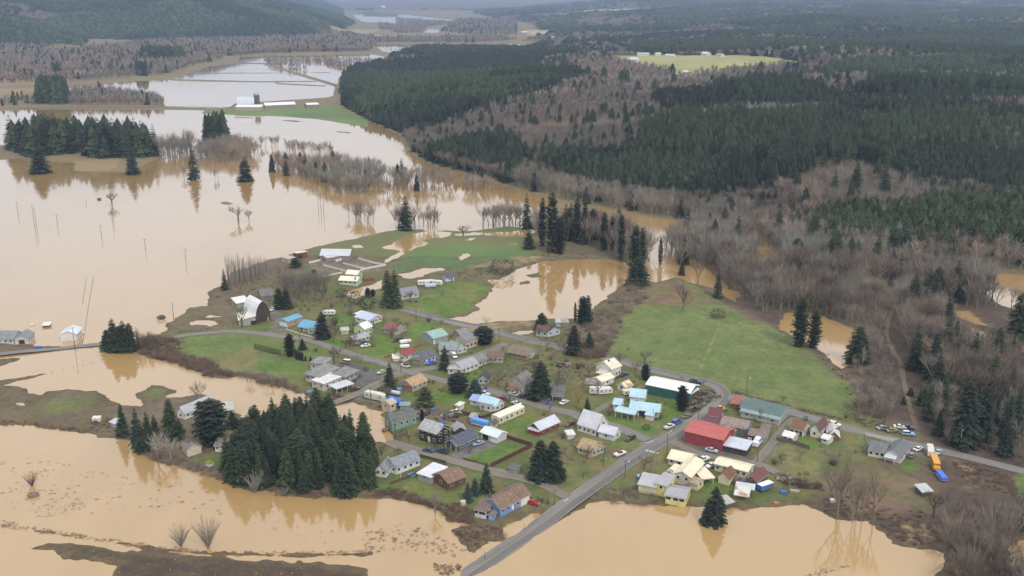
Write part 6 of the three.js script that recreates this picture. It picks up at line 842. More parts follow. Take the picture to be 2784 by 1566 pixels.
{ // tarp-covered cars and long vehicles
  const long = (name, label, cat, t, x0, y0, x1, y1, L, W, H, parts) => { const [p, a] = heading(t, x0, y0, x1, y1), g = thing(name, label, cat, 'vehicles parked about the village', settle(p)); g.rotation.y = a; parts(g, L, W, H); return g; };
  const shell = (L, W, y0, y1, nose = .2) => side([[-L / 2, y0], [-L / 2 - .02, y1 - .25], [-L / 2 + .25, y1], [L / 2 - nose - .2, y1], [L / 2, y1 - .3 - nose * .6], [L / 2, y0]], W, .08);
  const wheels = (g, xs, W) => { for (const x of xs) for (const s of [-1, 1]) { const w = mesh('wheel', wheelG, tyreM, g); w.position.set(x, .34, s * (W / 2 - .16)); mesh('hub', hubG, hubM, w); } };
  const panes = (g, L, W, y, n, h = .55, w = .8) => { const geo = new THREE.BoxGeometry(w, h, .05); for (let i = 0; i < n; i++) for (const s of [-1, 1]) mesh('window', geo, glassM, g).position.set(-L / 2 + L * (i + .6) / (n + .2), y, s * (W / 2 + .01)); };
  const camper = (c, stripe) => (g, L, W, H) => { const m = mat(c, { t: 'stain', r: .5 }); mesh('body', shell(L, W, .55, H, .5), m, g); panes(g, L, W, H * .66, Math.max(2, Math.round(L / 2.2))); mesh('stripe', new THREE.BoxGeometry(L * .96, .22, W + .04).translate(0, H * .42, 0), mat(stripe, { r: .5 }), g); mesh('door', new THREE.BoxGeometry(.7, 1.7, .05).translate(L * .12, 1.5, W / 2 + .02), mat([.6, .6, .58]), g); mesh('hitch', new THREE.BoxGeometry(1.2, .12, .12).translate(L / 2 + .5, .6, 0), darkM, g); mesh('roof_vent', new THREE.BoxGeometry(.8, .22, .7).translate(-L * .1, H + .1, 0), mat([.6, .6, .6]), g); wheels(g, [-.5, .4], W); };
  const tarped = (c) => (g, L, W, H) => { const r = RNG(L * 100 | 0), geo = new THREE.BoxGeometry(L, H * .62, W + .1, 10, 4, 5).translate(0, H * .68, 0), q = geo.attributes.position; for (let i = 0; i < q.count; i++) { const k = .1 * (vnoise(q.getX(i) * 2 + 3, q.getZ(i) * 2 + q.getY(i)) - .5); q.setXYZ(i, q.getX(i) * (1 - .04 * (q.getY(i) > H * .9)), q.getY(i) + k * 1.4, q.getZ(i) * (1 - .12 * (q.getY(i) > H * .9)) + k); } geo.computeVertexNormals(); mesh('tarp', geo, mat(c, { r: .45, ds: 1 }), g); mesh('body', new THREE.BoxGeometry(L * .94, H * .4, W).translate(0, .35 + H * .2, 0), mat([.6, .6, .58], { t: 'stain' }), g); wheels(g, [-L * .2, L * .2], W); };
  long('fifth_wheel_trailer', 'big white fifth-wheel trailer at the flooded street end', 'trailer', tI, 165, 262, 348, 300, 9.4, 2.5, 3.2, camper([.74, .72, .66], [.25, .22, .2]));
  long('covered_trailer', 'trailer under a bright blue tarp beside the white fifth-wheel', 'trailer', tI, 420, 312, 545, 362, 7.2, 2.4, 2.7, tarped([.03, .13, .60]));
  long('covered_trailer', 'trailer under a sky-blue tarp behind the slate blue house', 'trailer', tI, 1400, 565, 1545, 605, 7.6, 2.4, 2.6, tarped([.09, .30, .68]));
  long('motor_home', 'white motor home in front of the yellow school bus', 'motor home', tL, 1815, 785, 1832, 872, 6.2, 2.2, 2.8, (g, L, W, H) => { camper([.72, .70, .66], [.4, .25, .2])(g, L, W, H); mesh('windshield', new THREE.BoxGeometry(.06, .8, W * .85).translate(L / 2 - .05, 1.5, 0), glassM, g); });
  long('travel_trailer', 'white travel trailer left of the grey farmhouse lawn', 'trailer', tS, 2270, 600, 2430, 590, 8.5, 2.5, 3, camper([.76, .74, .66], [.5, .45, .4])); long('travel_trailer', 'white travel trailer at the pond lawn, nearest the pond', 'trailer', tS, 2440, 590, 2560, 600, 7.5, 2.4, 2.9, camper([.74, .73, .7], [.45, .45, .45])); long('covered_trailer', 'low trailer with pale blue cover before the white travel trailers', 'trailer', tS, 2345, 630, 2500, 615, 6.5, 2.3, 1.9, tarped([.42, .50, .62]));
  long('travel_trailer', 'white travel trailer beside the golden leafless tree', 'trailer', tJ, 480, 470, 570, 472, 6.5, 2.4, 2.9, camper([.78, .78, .77], [.1, .1, .12])); long('travel_trailer', 'second white travel trailer next to the cream-roofed garage', 'trailer', tJ, 575, 478, 655, 470, 6, 2.4, 2.8, camper([.78, .78, .77], [.2, .25, .4])); long('travel_trailer', 'small round cream trailer by the rust-roofed shed', 'trailer', tJ, 850, 490, 910, 484, 4.2, 2.2, 2.4, camper([.72, .68, .48], [.6, .55, .4]));
  long('travel_trailer', 'white trailer on the grass behind the blue-roofed house', 'trailer', tG, 1215, 325, 1300, 325, 6.5, 2.3, 2.5, camper([.74, .73, .7], [.5, .5, .5]));
  long('boat_trailer', 'white boat under cover on the lawn beside the grey workshop', 'boat', tG, 2090, 660, 2190, 648, 5.6, 2.1, 1.7, tarped([.72, .72, .71])); long('boat_trailer', 'white covered boat nearer the red-roofed cottage', 'boat', tG, 2095, 712, 2170, 706, 4.6, 2, 1.6, tarped([.74, .73, .68]));
  long('covered_boat', 'white boat with blue tarp by the dirt lane', 'boat', tK, 1500, 750, 1565, 670, 7, 2.5, 2.4, (g, L, W, H) => { mesh('hull', side([[-L / 2, .6], [-L / 2, 1.7], [L / 2 + .3, 1.9], [L / 2 - .8, .5]], W, .3), mat([.76, .76, .75], { r: .35 }), g); mesh('cabin', side([[-L * .3, 1.8], [-L * .28, 2.5], [L * .12, 2.6], [L * .24, 1.8]], W * .75, .12), mat([.75, .75, .75], { r: .35 }), g); const tp = new THREE.BoxGeometry(L * .55, .5, W + .1, 5, 2, 4).translate(-.2, 1.8, 0); mesh('tarp', tp, mat([.04, .17, .62], { r: .5 }), g); wheels(g, [-.6, .3], W); });
  long('cargo_trailer', 'cargo trailer with white top and blue tarp beside the maroon barn', 'trailer', tK, 1560, 1265, 1675, 1225, 5.6, 2.4, 2.7, (g, L, W, H) => { mesh('body', new THREE.BoxGeometry(L, 1.9, W).translate(0, 1.5, 0), mat([.1, .13, .2], { r: .5 }), g); mesh('top', new THREE.BoxGeometry(L + .1, .12, W + .1).translate(0, 2.52, 0), mat([.76, .76, .75]), g); mesh('tarp', new THREE.BoxGeometry(1.4, 1.7, W + .12).translate(-L / 2 + .6, 1.7, 0), mat([.04, .16, .6], { r: .5 }), g); wheels(g, [-.4, .5], W); });
  long('school_bus', 'yellow school bus parked nose to a blue tarp at the right', 'bus', tL, 1855, 910, 1905, 1040, 9.2, 2.4, 2.8, (g, L, W, H) => { const y = mat([.62, .30, .015], { r: .4, coat: .4 }); mesh('body', side([[-L / 2, .55], [-L / 2, 2.75], [-L / 2 + .2, 2.98], [L / 2 - 1.6, 2.98], [L / 2 - 1.35, 2.7], [L / 2 - 1.3, 1.7], [L / 2, 1.5], [L / 2, .55]], W, .1), y, g); panes(g, L * .82, W, 2.1, 9, .6, .72); mesh('stripe', new THREE.BoxGeometry(L * .84, .14, W + .05).translate(-.6, 1.45, 0), mat([.02, .02, .02]), g); mesh('windshield', new THREE.BoxGeometry(.06, .85, W * .86).translate(L / 2 - 1.26, 2.15, 0), glassM, g); mesh('bumper', new THREE.BoxGeometry(.2, .35, W).translate(L / 2 + .08, .6, 0), darkM, g); for (const s of [-1, 1]) mesh('headlight', lampG, headM, g).position.set(L / 2 + .02, 1.1, s * .85); for (const x of [-L * .28, L * .34]) for (const s of [-1, 1]) { const w = mesh('wheel', wheelG, tyreM, g); w.position.set(x, .45, s * 1.08); w.scale.setScalar(1.4); mesh('hub', hubG, hubM, w); } });
  long('covered_truck', 'vehicle under a blue tarp in front of the school bus', 'truck', tL, 1920, 1065, 1995, 1160, 6, 2.1, 1.8, tarped([.07, .17, .60]));
  long('backhoe', 'yellow backhoe loader beside the lilac house', 'tractor', tJ, 1925, 690, 1985, 672, 4.6, 2, 2.6, (g) => { const y = mat([.60, .36, .02], { r: .45 }); mesh('body', side([[-1.6, .6], [-1.6, 1.3], [.5, 1.3], [2, 1.15], [2, .6]], 1.3, .08), y, g); mesh('cab', side([[-1.3, 1.3], [-1.2, 2.5], [.3, 2.5], [.5, 1.3]], 1.3, .05), glassM, g); mesh('cab_roof', new THREE.BoxGeometry(1.8, .12, 1.5).translate(-.45, 2.58, 0), y, g); mesh('loader_arm', new THREE.BoxGeometry(1.8, .2, .2).rotateZ(-.4).translate(2.2, 1.1, .6), y, g); mesh('loader_arm', new THREE.BoxGeometry(1.8, .2, .2).rotateZ(-.4).translate(2.2, 1.1, -.6), y, g); mesh('bucket', side([[2.8, .2], [2.8, .9], [3.1, .9], [3.5, .2]], 1.9, .05), mat([.2, .18, .15]), g); mesh('boom', new THREE.BoxGeometry(.25, 2.2, .25).rotateZ(.35).translate(-2.1, 1.6, 0), y, g); wheels(g, [1.4], 1.9); for (const s of [-1, 1]) { const w = mesh('wheel', wheelG, tyreM, g); w.position.set(-.9, .7, s * .85); w.scale.set(2, 2, 1.5); } });
  long('utility_trailer', 'flat trailer with white tank beside the tan-roofed house', 'trailer', tI, 440, 222, 540, 240, 5, 2, 1.5, (g, L, W) => { mesh('bed', new THREE.BoxGeometry(L, .3, W).translate(0, .75, 0), mat([.2, .2, .22]), g); mesh('cover', new THREE.BoxGeometry(L * .8, .7, W * .9).translate(0, 1.25, 0), mat([.6, .66, .72], { t: 'metal' }), g); wheels(g, [-.3, .5], W); });
}

// ---------------------------------------------------------------- poles and wires
const poleG = new THREE.CylinderGeometry(.11, .17, 1, 7).translate(0, .5, 0), armG = new THREE.BoxGeometry(2.4, .12, .12), canG = new THREE.CylinderGeometry(.26, .26, .8, 10), insG = new THREE.CylinderGeometry(.05, .06, .22, 6), bulbG = new THREE.BoxGeometry(.5, .16, .3);
const heads = {};
function pole(t, x, y, ty, label, o = {}) {
  const [px, py] = t(x, y), p = ground(px, py), h = clamp(tall(p, t(x, ty)[1]), 2, 22), g = thing(o.n || 'utility_pole', label, o.c || 'pole', o.group || 'utility poles', p); g.rotation.y = o.turn ?? .6;
  const s = mesh('shaft', poleG, o.m || poleM, g); s.scale.set(o.w || 1, h + .4, o.w || 1); s.position.y = -.4;
  if (o.arm !== 0) { const a = mesh('crossarm', armG, poleM, g); a.position.y = h - .5; for (const d of [-1, 0, 1]) mesh('insulator', insG, hubM, a).position.set(d, .16, 0); }
  if (o.can) mesh('transformer', canG, mat([.45, .46, .47], { r: .5 }), g).position.set(.3, h - 1.7, 0);
  if (o.lamp) { const k = mesh('lamp_arm', new THREE.CylinderGeometry(.04, .04, 1.6, 6).rotateZ(Math.PI / 2), hubM, g); k.position.set(.8, h - 1.1, 0); mesh('lamp_head', bulbG, mat([.7, .7, .68]), g).position.set(1.6, h - 1.15, 0); }
  if (o.id) heads[o.id] = p.clone().setY(p.y + h - .35); return g;
}
pole(tG, 2088, 1000, 770, 'utility pole by the red-roofed cottage at the street corner', { id: 'a', can: 1 }); pole(tG, 915, 612, 480, 'utility pole in front of the blue-roofed house', { id: 'b' }); pole(tG, 1000, 1340, 1180, 'utility pole by the flat annex at the water', { id: 'c' }); pole(tG, 1740, 1362, 1160, 'utility pole standing beside the white fifth-wheel trailer', { id: 'd' });
pole(tH, 135, 310, 165, 'street-light pole on the upper road nearest the cedar', { id: 'e', lamp: 1 }); pole(tH, 1095, 560, 390, 'street-light pole at the upper road junction', { id: 'f', lamp: 1 }); pole(tH, 1850, 725, 570, 'utility pole on the upper road by the firs', { id: 'g', lamp: 1 }); pole(tH, 955, 1102, 985, 'short utility pole by the small dark-roofed house'); pole(tH, 1320, 1290, 1095, 'street-light pole above the cream mobile home', { id: 'h', lamp: 1, can: 1 }); pole(tH, 2145, 1385, 1270, 'utility pole by the young conifer at the bend of the lane', { id: 'i' }); pole(tH, 1232, 480, 375, 'thin pole by the wet hollow below the pond', { arm: 0, w: .7 });
pole(tJ, 1335, 1170, 880, 'tall utility pole at the crosswalk', { id: 'j', can: 1, lamp: 1 }); pole(tJ, 850, 1435, 1235, 'utility pole on the main road below the crossroads', { id: 'k', lamp: 1 }); pole(tJ, 600, 1315, 1090, 'utility pole in front of the tan-roofed bungalow'); pole(tJ, 1700, 778, 610, 'utility pole on the main road by the lilac house', { id: 'l' }); pole(tJ, 1585, 668, 490, 'utility pole beside the dark cypress on the lawn', { id: 'm' }); pole(tJ, 2258, 452, 270, 'street-light pole at the edge of the meadow by the bend', { id: 'n', lamp: 1 }); pole(tJ, 1136, 300, 90, 'utility pole behind the dark columnar tree', { id: 'o' }); pole(tJ, 1172, 778, 640, 'thin pole by the sky-blue roofed garage', { arm: 0, w: .7 });
pole(tK, 1530, 915, 735, 'utility pole at the corner of alley and dirt lane', { id: 'p' }); pole(tL, 2170, 765, 500, 'tall grey pole with transformer beside the gravel road', { id: 'q', can: 1, m: mat([.42, .41, .39]) }); pole(tL, 905, 425, 250, 'pole at the corner of the meadow fence', { arm: 0 });
pole(tF, 872, 480, 210, 'utility pole standing in the flood beside the white metal garage'); pole(tN, 2330, 655, 480, 'utility pole at the corner of the dirt street and main road', { id: 'r' }); pole(tN, 1525, 1268, 1175, 'reflector post at the flooded road edge', { arm: 0, n: 'marker_post', w: .5, group: 'posts in the flood' }); pole(tN, 1990, 945, 865, 'thin marker post in the flood beside the road', { arm: 0, n: 'marker_post', w: .4, group: 'posts in the flood' });
pole(tI, 550, 1190, 960, 'white flagpole before the white house by the grove', { arm: 0, n: 'flagpole', m: whiteTrim, w: .5 }); pole(tI, 492, 722, 500, 'utility pole in the water by the teal house'); pole(tI, 1505, 1030, 790, 'thin metal pole at the fenced lawn', { arm: 0, m: hubM, w: .5 }); pole(tM, 2088, 280, 175, 'short pole with crossbar in the water behind the grove');
[[127, 465, 385], [403, 548, 472], [712, 630, 548], [1020, 722, 642], [1303, 802, 715]].forEach(([x, y, ty], i) => pole(tC, x, y, ty, ['utility pole at the far left of the line across the flood', 'second utility pole of the line across the flood', 'third utility pole of the line across the flood', 'fourth utility pole of the line across the flood', 'last utility pole of the line, nearest the poplars'][i], { id: 'w' + i, group: 'poles across the flood' }));
[[242, 552, 400, 'left pole of the tall pair in the flood at the far left'], [256, 555, 412, 'right pole of the tall pair in the flood at the far left'], [788, 522, 392, 'left pole of the pair below the lone oak in the flood'], [798, 528, 452, 'right pole of the pair below the lone oak in the flood'], [2230, 440, 322, 'left pole of the three in the flood by the timber'], [2249, 448, 330, 'middle pole of the three in the flood by the timber'], [2268, 468, 338, 'right pole of the three in the flood by the timber'], [1218, 1212, 1085, 'leaning pole at the muddy shore by the barn'], [604, 398, 365, 'thin pole alone in the flood left of the lone oak']].forEach(([x, y, ty, l]) => pole(tC, x, y, ty, l, { arm: 0, group: 'poles across the flood' }));
function wire(a, b, label) { const A = heads[a], B = heads[b]; if (!A || !B) return; const m = A.clone().add(B).multiplyScalar(.5); m.y -= A.distanceTo(B) * .02; mesh('power_line', new THREE.TubeGeometry(new THREE.QuadraticBezierCurve3(A, m.multiplyScalar(2).sub(A.clone().add(B).multiplyScalar(.5)), B), 14, .016, 4), darkM); tag(scene.children[scene.children.length - 1], label, 'wire', 'power lines'); }
for (const [a, b, l] of [['a', 'b', 'power line from the street corner to the blue roofs'], ['e', 'f', 'power line along the upper road past the pond'], ['f', 'g', 'power line along the upper road to the firs'], ['g', 'o', 'power line along the upper road to the columnar tree'], ['o', 'n', 'power line along the upper road to the bend'], ['h', 'a', 'power line along the street to the corner'], ['i', 'h', 'power line along the street past the parked cars'], ['j', 'k', 'power line along the main road below the crossroads'], ['l', 'j', 'power line along the main road past the red hall'], ['k', 'r', 'power line along the main road to the dirt street'], ['w0', 'w1', 'power line on the flooded poles, first span'], ['w1', 'w2', 'power line on the flooded poles, second span'], ['w2', 'w3', 'power line on the flooded poles, third span'], ['w3', 'w4', 'power line on the flooded poles, last span']]) wire(a, b, l);

// ---------------------------------------------------------------- fences and walls
function fence(name, label, px, h, m, o = {}) { // posts and panels along a line
  const P = gp(px), g = thing(name, label, o.cat || 'fence', o.group, P[0].clone()); const pg = new THREE.BoxGeometry(o.pw || .12, h + .5, o.pw || .12).translate(0, (h - .5) / 2, 0);
  for (let i = 0; i < P.length - 1; i++) {
    const a = P[i], b = P[i + 1], len = Math.hypot(b.x - a.x, b.z - a.z), n = Math.max(1, Math.round(len / (o.sp || 2.4))), ang = Math.atan2(-(b.z - a.z), b.x - a.x), step = len / n;
    for (let k = 0; k <= n; k++) {
      const x = lerp(a.x, b.x, k / n), z = lerp(a.z, b.z, k / n), y = Math.max(o.wet ? -.3 : 0, heightAt(x, z));
      if (k < n || i === P.length - 2) { const q = mesh('post', pg, o.pm || m, g); q.position.set(x - P[0].x, y - P[0].y, z - P[0].z); q.rotation.y = ang; if (o.lean) { q.rotation.z = (turnR() - .5) * .3; } }
      if (k < n && o.kind !== 'posts') { const x2 = lerp(a.x, b.x, (k + .5) / n), z2 = lerp(a.z, b.z, (k + .5) / n), y2 = Math.max(0, heightAt(x2, z2)); const bars = o.kind === 'rails' ? o.rails || [.35, .75, 1.1] : [0]; for (const r of bars) { const geo = o.kind === 'rails' ? railG(step - .02) : boardG(step - .1, h); const q = mesh(o.kind === 'rails' ? 'rail' : 'panel', geo, m, g); q.position.set(x2 - P[0].x, y2 - P[0].y + (o.kind === 'rails' ? r : 0), z2 - P[0].z); q.rotation.y = ang; } }
    }
  }
  return g;
}
const rgc = new Map(); function railG(l) { const k = l.toFixed(1); if (!rgc.has(k)) rgc.set(k, new THREE.BoxGeometry(l, .16, .05)); return rgc.get(k); }
const bgc = new Map(); function boardG(l, h) { const k = l.toFixed(1) + h; if (!bgc.has(k)) bgc.set(k, new THREE.BoxGeometry(l, h, .06).translate(0, h / 2 - .05, 0)); return bgc.get(k); }
const redwood = mat([.11, .045, .04], { t: 'grain', b: 'rib' }), greywood = mat([.14, .12, .11], { t: 'grain', b: 'rib' }), brownwood = mat([.13, .085, .06], { t: 'grain', b: 'rib' }), whiteF = mat([.70, .70, .68], { t: 'stain' });
fence('board_fence', 'dark red board fence round the bright green lawn', pts(tI, 1600, 1066, 2078, 830, 1775, 735), 1.7, redwood); fence('board_fence', 'dark red board fence behind the sky-blue roofed house', pts(tI, 1255, 445, 1480, 510, 1700, 440, 1770, 390), 1.5, redwood); fence('board_fence', 'low dark hedge-lined fence along the street side of the bright lawn', pts(tI, 1275, 970, 1600, 1066), .7, brownwood);
fence('board_fence', 'brown board fence between the white house and the wood-sided house', pts(tI, 430, 1270, 700, 1170, 930, 1090, 1080, 1050, 1080, 1030, 780, 950), 1.3, brownwood); fence('board_fence', 'grey board fence below the brown-roofed white house', pts(tK, 1750, 670, 1950, 715, 2130, 775), 1.6, greywood); fence('board_fence', 'rust-red board fence beside the cream farmhouse', pts(tS, 1492, 545, 1640, 530), 1.8, mat([.26, .08, .05], { t: 'grain', b: 'rib' }));
fence('low_wall', 'low white wall in front of the blue-roofed house', pts(tG, 765, 470, 766, 498, 940, 552, 1102, 596), .6, mat([.70, .67, .58], { t: 'stain' }), { cat: 'wall', pw: .3 }); fence('white_fence', 'white paneled fence along the gravel road by the grey-roofed house', pts(tL, 1078, 618, 1280, 664, 1480, 705), 1.3, whiteF, { sp: 1.75, pw: .2, kind: 'rails', rails: [.25, .6, .95, 1.2] }); fence('wire_fence', 'thin wire fence from the white fence round the lawn corner', pts(tL, 1076, 620, 1108, 715, 1060, 800), 1.1, hubM, { kind: 'rails', rails: [.5, 1], pw: .08 });
fence('paddock_fence', 'white paddock fence on the right of the dairy farm', pts(tS, 1415, 228, 1610, 285, 1800, 320, 1560, 365, 1440, 395), 1.3, whiteF, { sp: 3 }); fence('paddock_fence', 'white paddock fence between the dairy barn and cream farmhouse', pts(tS, 920, 320, 1080, 365, 1250, 410), 1.2, whiteF, { sp: 3 }); fence('paddock_fence', 'white fence slanting from the dairy barn to the paddock', pts(tS, 1200, 295, 1400, 350, 1560, 380), 1.2, whiteF, { sp: 3 }); fence('paddock_fence', 'white wall of boards along the front of the dairy barn', pts(tS, 1095, 268, 1310, 215), 1.6, whiteF, { sp: 3 }); fence('paddock_fence', 'low white fence left of the cream farmhouse', pts(tS, 920, 480, 1060, 450, 1190, 425), 1, whiteF, { sp: 3 }); fence('paddock_fence', 'short white fence left of the dairy barn', pts(tS, 725, 290, 880, 255), 1.3, whiteF, { sp: 3 });
fence('post_row', 'row of dark posts at the muddy yard below the barn', pts(tF, 2080, 268, 2250, 255, 2440, 235), 1.1, poleM, { kind: 'posts', sp: 1.5, pw: .3 }); fence('drowned_fence', 'drowned fence posts running straight toward the white metal garage', pts(tC, 655, 915, 625, 1080, 600, 1250, 575, 1390), .7, poleM, { kind: 'posts', sp: 2.2, wet: 1, pw: .2, lean: 1, group: 'fences in the flood' }); fence('drowned_fence', 'drowned fence posts parallel and left of the long straight row', pts(tC, 605, 915, 590, 1020, 578, 1100), .7, poleM, { kind: 'posts', sp: 2.6, wet: 1, pw: .2, lean: 1, group: 'fences in the flood' }); fence('drowned_fence', 'drowned fence posts crossing the flood toward the poplars', pts(tC, 660, 912, 850, 900, 1100, 885, 1300, 870), .5, poleM, { kind: 'posts', sp: 4, wet: 1, pw: .18, lean: 1, group: 'fences in the flood' });
fence('drowned_fence', 'fence posts across the flooded field below the causeway', pts(tF, 600, 745, 850, 680, 1180, 600), .9, poleM, { kind: 'posts', sp: 4.4, wet: 1, pw: .14, group: 'fences in the flood' }); fence('drowned_fence', 'short posts along the near edge of the causeway', pts(tF, 60, 548, 450, 515, 900, 475, 1060, 455), .8, poleM, { kind: 'posts', sp: 7, wet: 1, pw: .14, group: 'fences in the flood' }); fence('meadow_fence', 'wire fence with posts along the lower side of the meadow', pts(tK, 1320, 120, 1700, 240, 2000, 300, 2250, 370, 2500, 440), 1.1, poleM, { kind: 'posts', sp: 4, pw: .12 }); fence('orange_fence', 'low orange-brown hedge fence on the lawn by the red-roofed cottage', pts(tG, 1900, 822, 2110, 755, 2330, 680), .7, mat([.26, .11, .04], { t: 'grain', b: 'rough' }), { sp: 1.5 });

// ---------------------------------------------------------------- single trees, hedges and shrubs
const EG = (o) => o;
[[1250, 470, 235], [1330, 478, 105], [1400, 486, 190], [1445, 478, 130], [1520, 480, 155], [1290, 484, 260], [1480, 488, 250]].forEach(([x, y, t], i) => ever(tF, x, y, t, i > 4 ? 70 : 88, 'bushy dark fir in the clump beside the causeway', { m: needle.fir, g: broadG[i % 2], group: 'firs beside the causeway' }));
ever(tM, 575, 525, 150, 78, 'sharp-pointed conifer at the left end of the island trees'); ever(tM, 745, 640, 195, 88, 'drooping fir second from the left on the island'); ever(tM, 795, 718, 330, 88, 'fir at the water edge of the island'); ever(tM, 870, 640, 240, 80, 'fir behind the lichen-grey tree on the island'); ever(tM, 1130, 520, 95, 105, 'bushy pine before the white farmhouse', { g: broadG[0], m: needle.green }); ever(tM, 1230, 560, 330, 85, 'fir right of the bushy pine on the island'); ever(tM, 1610, 615, 115, 195, 'very broad dark conifer right of the white farmhouse', { g: roundG[0], m: needle.dark }); ever(tM, 1845, 440, 250, 90, 'dark conifer behind the very broad one on the island', { m: needle.dark }); ever(tM, 950, 570, 280, 75, 'small fir in the middle of the island trees'); ever(tM, 2010, 400, 330, 90, 'low round evergreen bush at the back shore of the grove', { g: roundG[1], m: needle.dark, n: 'evergreen_bush' });
bare(tM, 980, 800, 400, 150, 'lichen-grey leafless tree at the island shore', { m: twigC.pale, g: oakG[0] }); bare(tM, 1130, 820, 520, 170, 'broad lichen-grey leafless tree right of the first at the shore', { m: twigC.pale, g: oakG[1] }); bare(tM, 1340, 700, 440, 110, 'leafless grey tree beside the cream shed', { m: twigC.grey, g: oakG[0] }); bare(tM, 2100, 1190, 880, 120, 'pale leafless shrub tree in front of the fir grove', { m: twigC.pale, g: vaseG[0] }); bare(tM, 2430, 1225, 1110, 70, 'low pale shrub at the foot of the grove', { m: twigC.pale, g: vaseG[1], n: 'bare_shrub' });
ever(tG, 805, 800, 540, 68, 'dark conifer at the end of the clipped hedge row', { m: needle.dark, g: columnG[0] }); ever(tG, 950, 725, 590, 50, 'small conifer right of the hedge-row conifer'); ever(tG, 1180, 590, 285, 102, 'dark teardrop conifer beside the blue-roofed house', { g: broadG[1], m: needle.dark }); ever(tG, 1960, 1175, 860, 80, 'spruce at the street corner by the parking lot'); ever(tG, 2370, 1385, 1150, 108, 'loose olive pine above the teal house', { g: pineG, m: needle.olive }); ever(tG, 680, 250, 0, 75, 'left of two dark conifers behind the tall barn', { g: broadG[0], m: needle.dark }); ever(tG, 765, 248, 5, 75, 'right of two dark conifers behind the tall barn', { g: broadG[1], m: needle.fir });
ever(tS, 1830, 900, 370, 105, 'left half of the big twin-topped cedar', { g: broadG[0], m: needle.cedar }); ever(tS, 1930, 905, 365, 105, 'right half of the big twin-topped cedar', { g: broadG[1], m: needle.cedar }); ever(tS, 1545, 762, 630, 42, 'small round conifer left of a pair by the puddle', { g: roundG[0], m: needle.dark }); ever(tS, 1618, 750, 650, 38, 'small round conifer right of a pair by the puddle', { g: roundG[1], m: needle.dark }); ever(tS, 535, 340, 205, 95, 'green pine among leafless trees before the red shed', { g: pineG, m: needle.green }); ever(tS, 800, 560, 370, 55, 'ivy-dark tree in the leafless farm grove', { g: columnG[1], m: needle.ivy });
ever(tH, 465, 865, 580, 75, 'conifer in front of the pale house', { m: needle.fir }); ever(tH, 615, 1135, 910, 112, 'big round dark evergreen on the street lawn', { g: roundG[0], m: needle.dark }); ever(tH, 815, 1175, 980, 92, 'grey-green rounded cedar left of the white pickup', { g: broadG[0], m: needle.blue }); ever(tH, 1575, 1205, 775, 155, 'big dark fir in the middle of the village', { g: broadG[1], m: needle.dark }); ever(tH, 1590, 412, 212, 98, 'round dark conifer by the pond cottage', { g: broadG[1], m: needle.fir }); ever(tH, 2060, 360, 20, 72, 'left spire of the twin cypress at the hedgerow', { g: columnG[0], m: needle.dark }); ever(tH, 2120, 362, 0, 72, 'right spire of the twin cypress at the hedgerow', { g: broadG[0], m: needle.dark }); ever(tH, 1975, 322, 90, 22, 'slim cypress left of the twin cypress', { g: columnG[1], m: needle.dark }); ever(tH, 1960, 690, 350, 105, 'dark fir beside the upper road', { m: needle.dark, g: broadG[0] }); ever(tH, 2140, 630, 420, 66, 'smaller fir right of the dark roadside fir', { m: needle.fir }); ever(tH, 915, 575, 375, 115, 'broad dark evergreen behind the balcony house', { g: roundG[1], m: needle.dark }); ever(tH, 2115, 1385, 1190, 52, 'young conifer at the lane corner');
ever(tI, 2170, 1195, 745, 150, 'left of the twin broad firs beside the dirt street', { g: broadG[0], m: needle.dark }); ever(tI, 2315, 1190, 760, 150, 'right of the twin broad firs beside the dirt street', { g: broadG[1], m: needle.dark }); ever(tI, 800, 525, 395, 30, 'small dark column shrub by the teal house', { g: columnG[0], m: needle.dark });
ever(tN, 1330, 605, 385, 68, 'blue-green young spruce left of a pair behind the blue house', { m: needle.blue }); ever(tN, 1410, 530, 335, 62, 'blue-green young spruce right of a pair behind the blue house', { m: needle.blue }); ever(tN, 1545, 495, 155, 88, 'dark fir between the wood-sided house and the blue house', { m: needle.fir });
ever(tJ, 1508, 660, 375, 78, 'dark cypress on the lawn before the green hall', { g: columnG[1], m: needle.dark }); ever(tJ, 1084, 308, 122, 54, 'clipped dark columnar tree left of the green hall', { g: columnG[0], m: needle.dark });
ever(tR, 410, 500, 240, 88, 'dark fir standing at the flood edge by the yellow house', { m: needle.dark }); ever(tR, 365, 505, 340, 60, 'lower dark fir left of the one at the flood edge', { g: broadG[1], m: needle.dark });
[[980, 850, 630, 88, 'round-topped evergreen in the wood east of the meadow', 1], [1230, 870, 560, 78, 'tall fir in the wood east of the meadow', 0], [1400, 855, 640, 46, 'slim fir right of the tall fir in the east wood', 0], [1650, 830, 520, 95, 'left of two big firs in the east wood', 0], [1730, 820, 540, 85, 'right of two big firs in the east wood', 0], [2090, 1070, 780, 72, 'fir right of the dirt track', 0], [1960, 1085, 830, 70, 'bushy fir right beside the dirt track', 1], [1890, 1335, 1140, 62, 'fir by the bend of the dirt track', 0], [1410, 1500, 1250, 92, 'full round fir at the tip of the slough', 1], [1000, 1395, 1040, 62, 'ivy-clad tree left of a pair at the meadow slough', 2], [1100, 1405, 1130, 50, 'ivy-clad tree right of a pair at the meadow slough', 2], [430, 1055, 850, 38, 'dark cypress on the meadow tip', 0], [180, 895, 770, 22, 'small spire conifer at the top of the meadow', 0], [2530, 1345, 1010, 95, 'dark fir at the right edge by the pools', 1], [1950, 1500, 1330, 60, 'fir at the lower end of the dirt track', 0], [2300, 1560, 1420, 60, 'small fir among leafless trees below the pools', 0]].forEach(([x, y, t, w, l, k]) => ever(tE, x, y, t, w, l, { g: k === 1 ? broadG[x % 2] : k === 2 ? columnG[0] : undefined, m: k === 2 ? needle.cedar : needle.fir }));
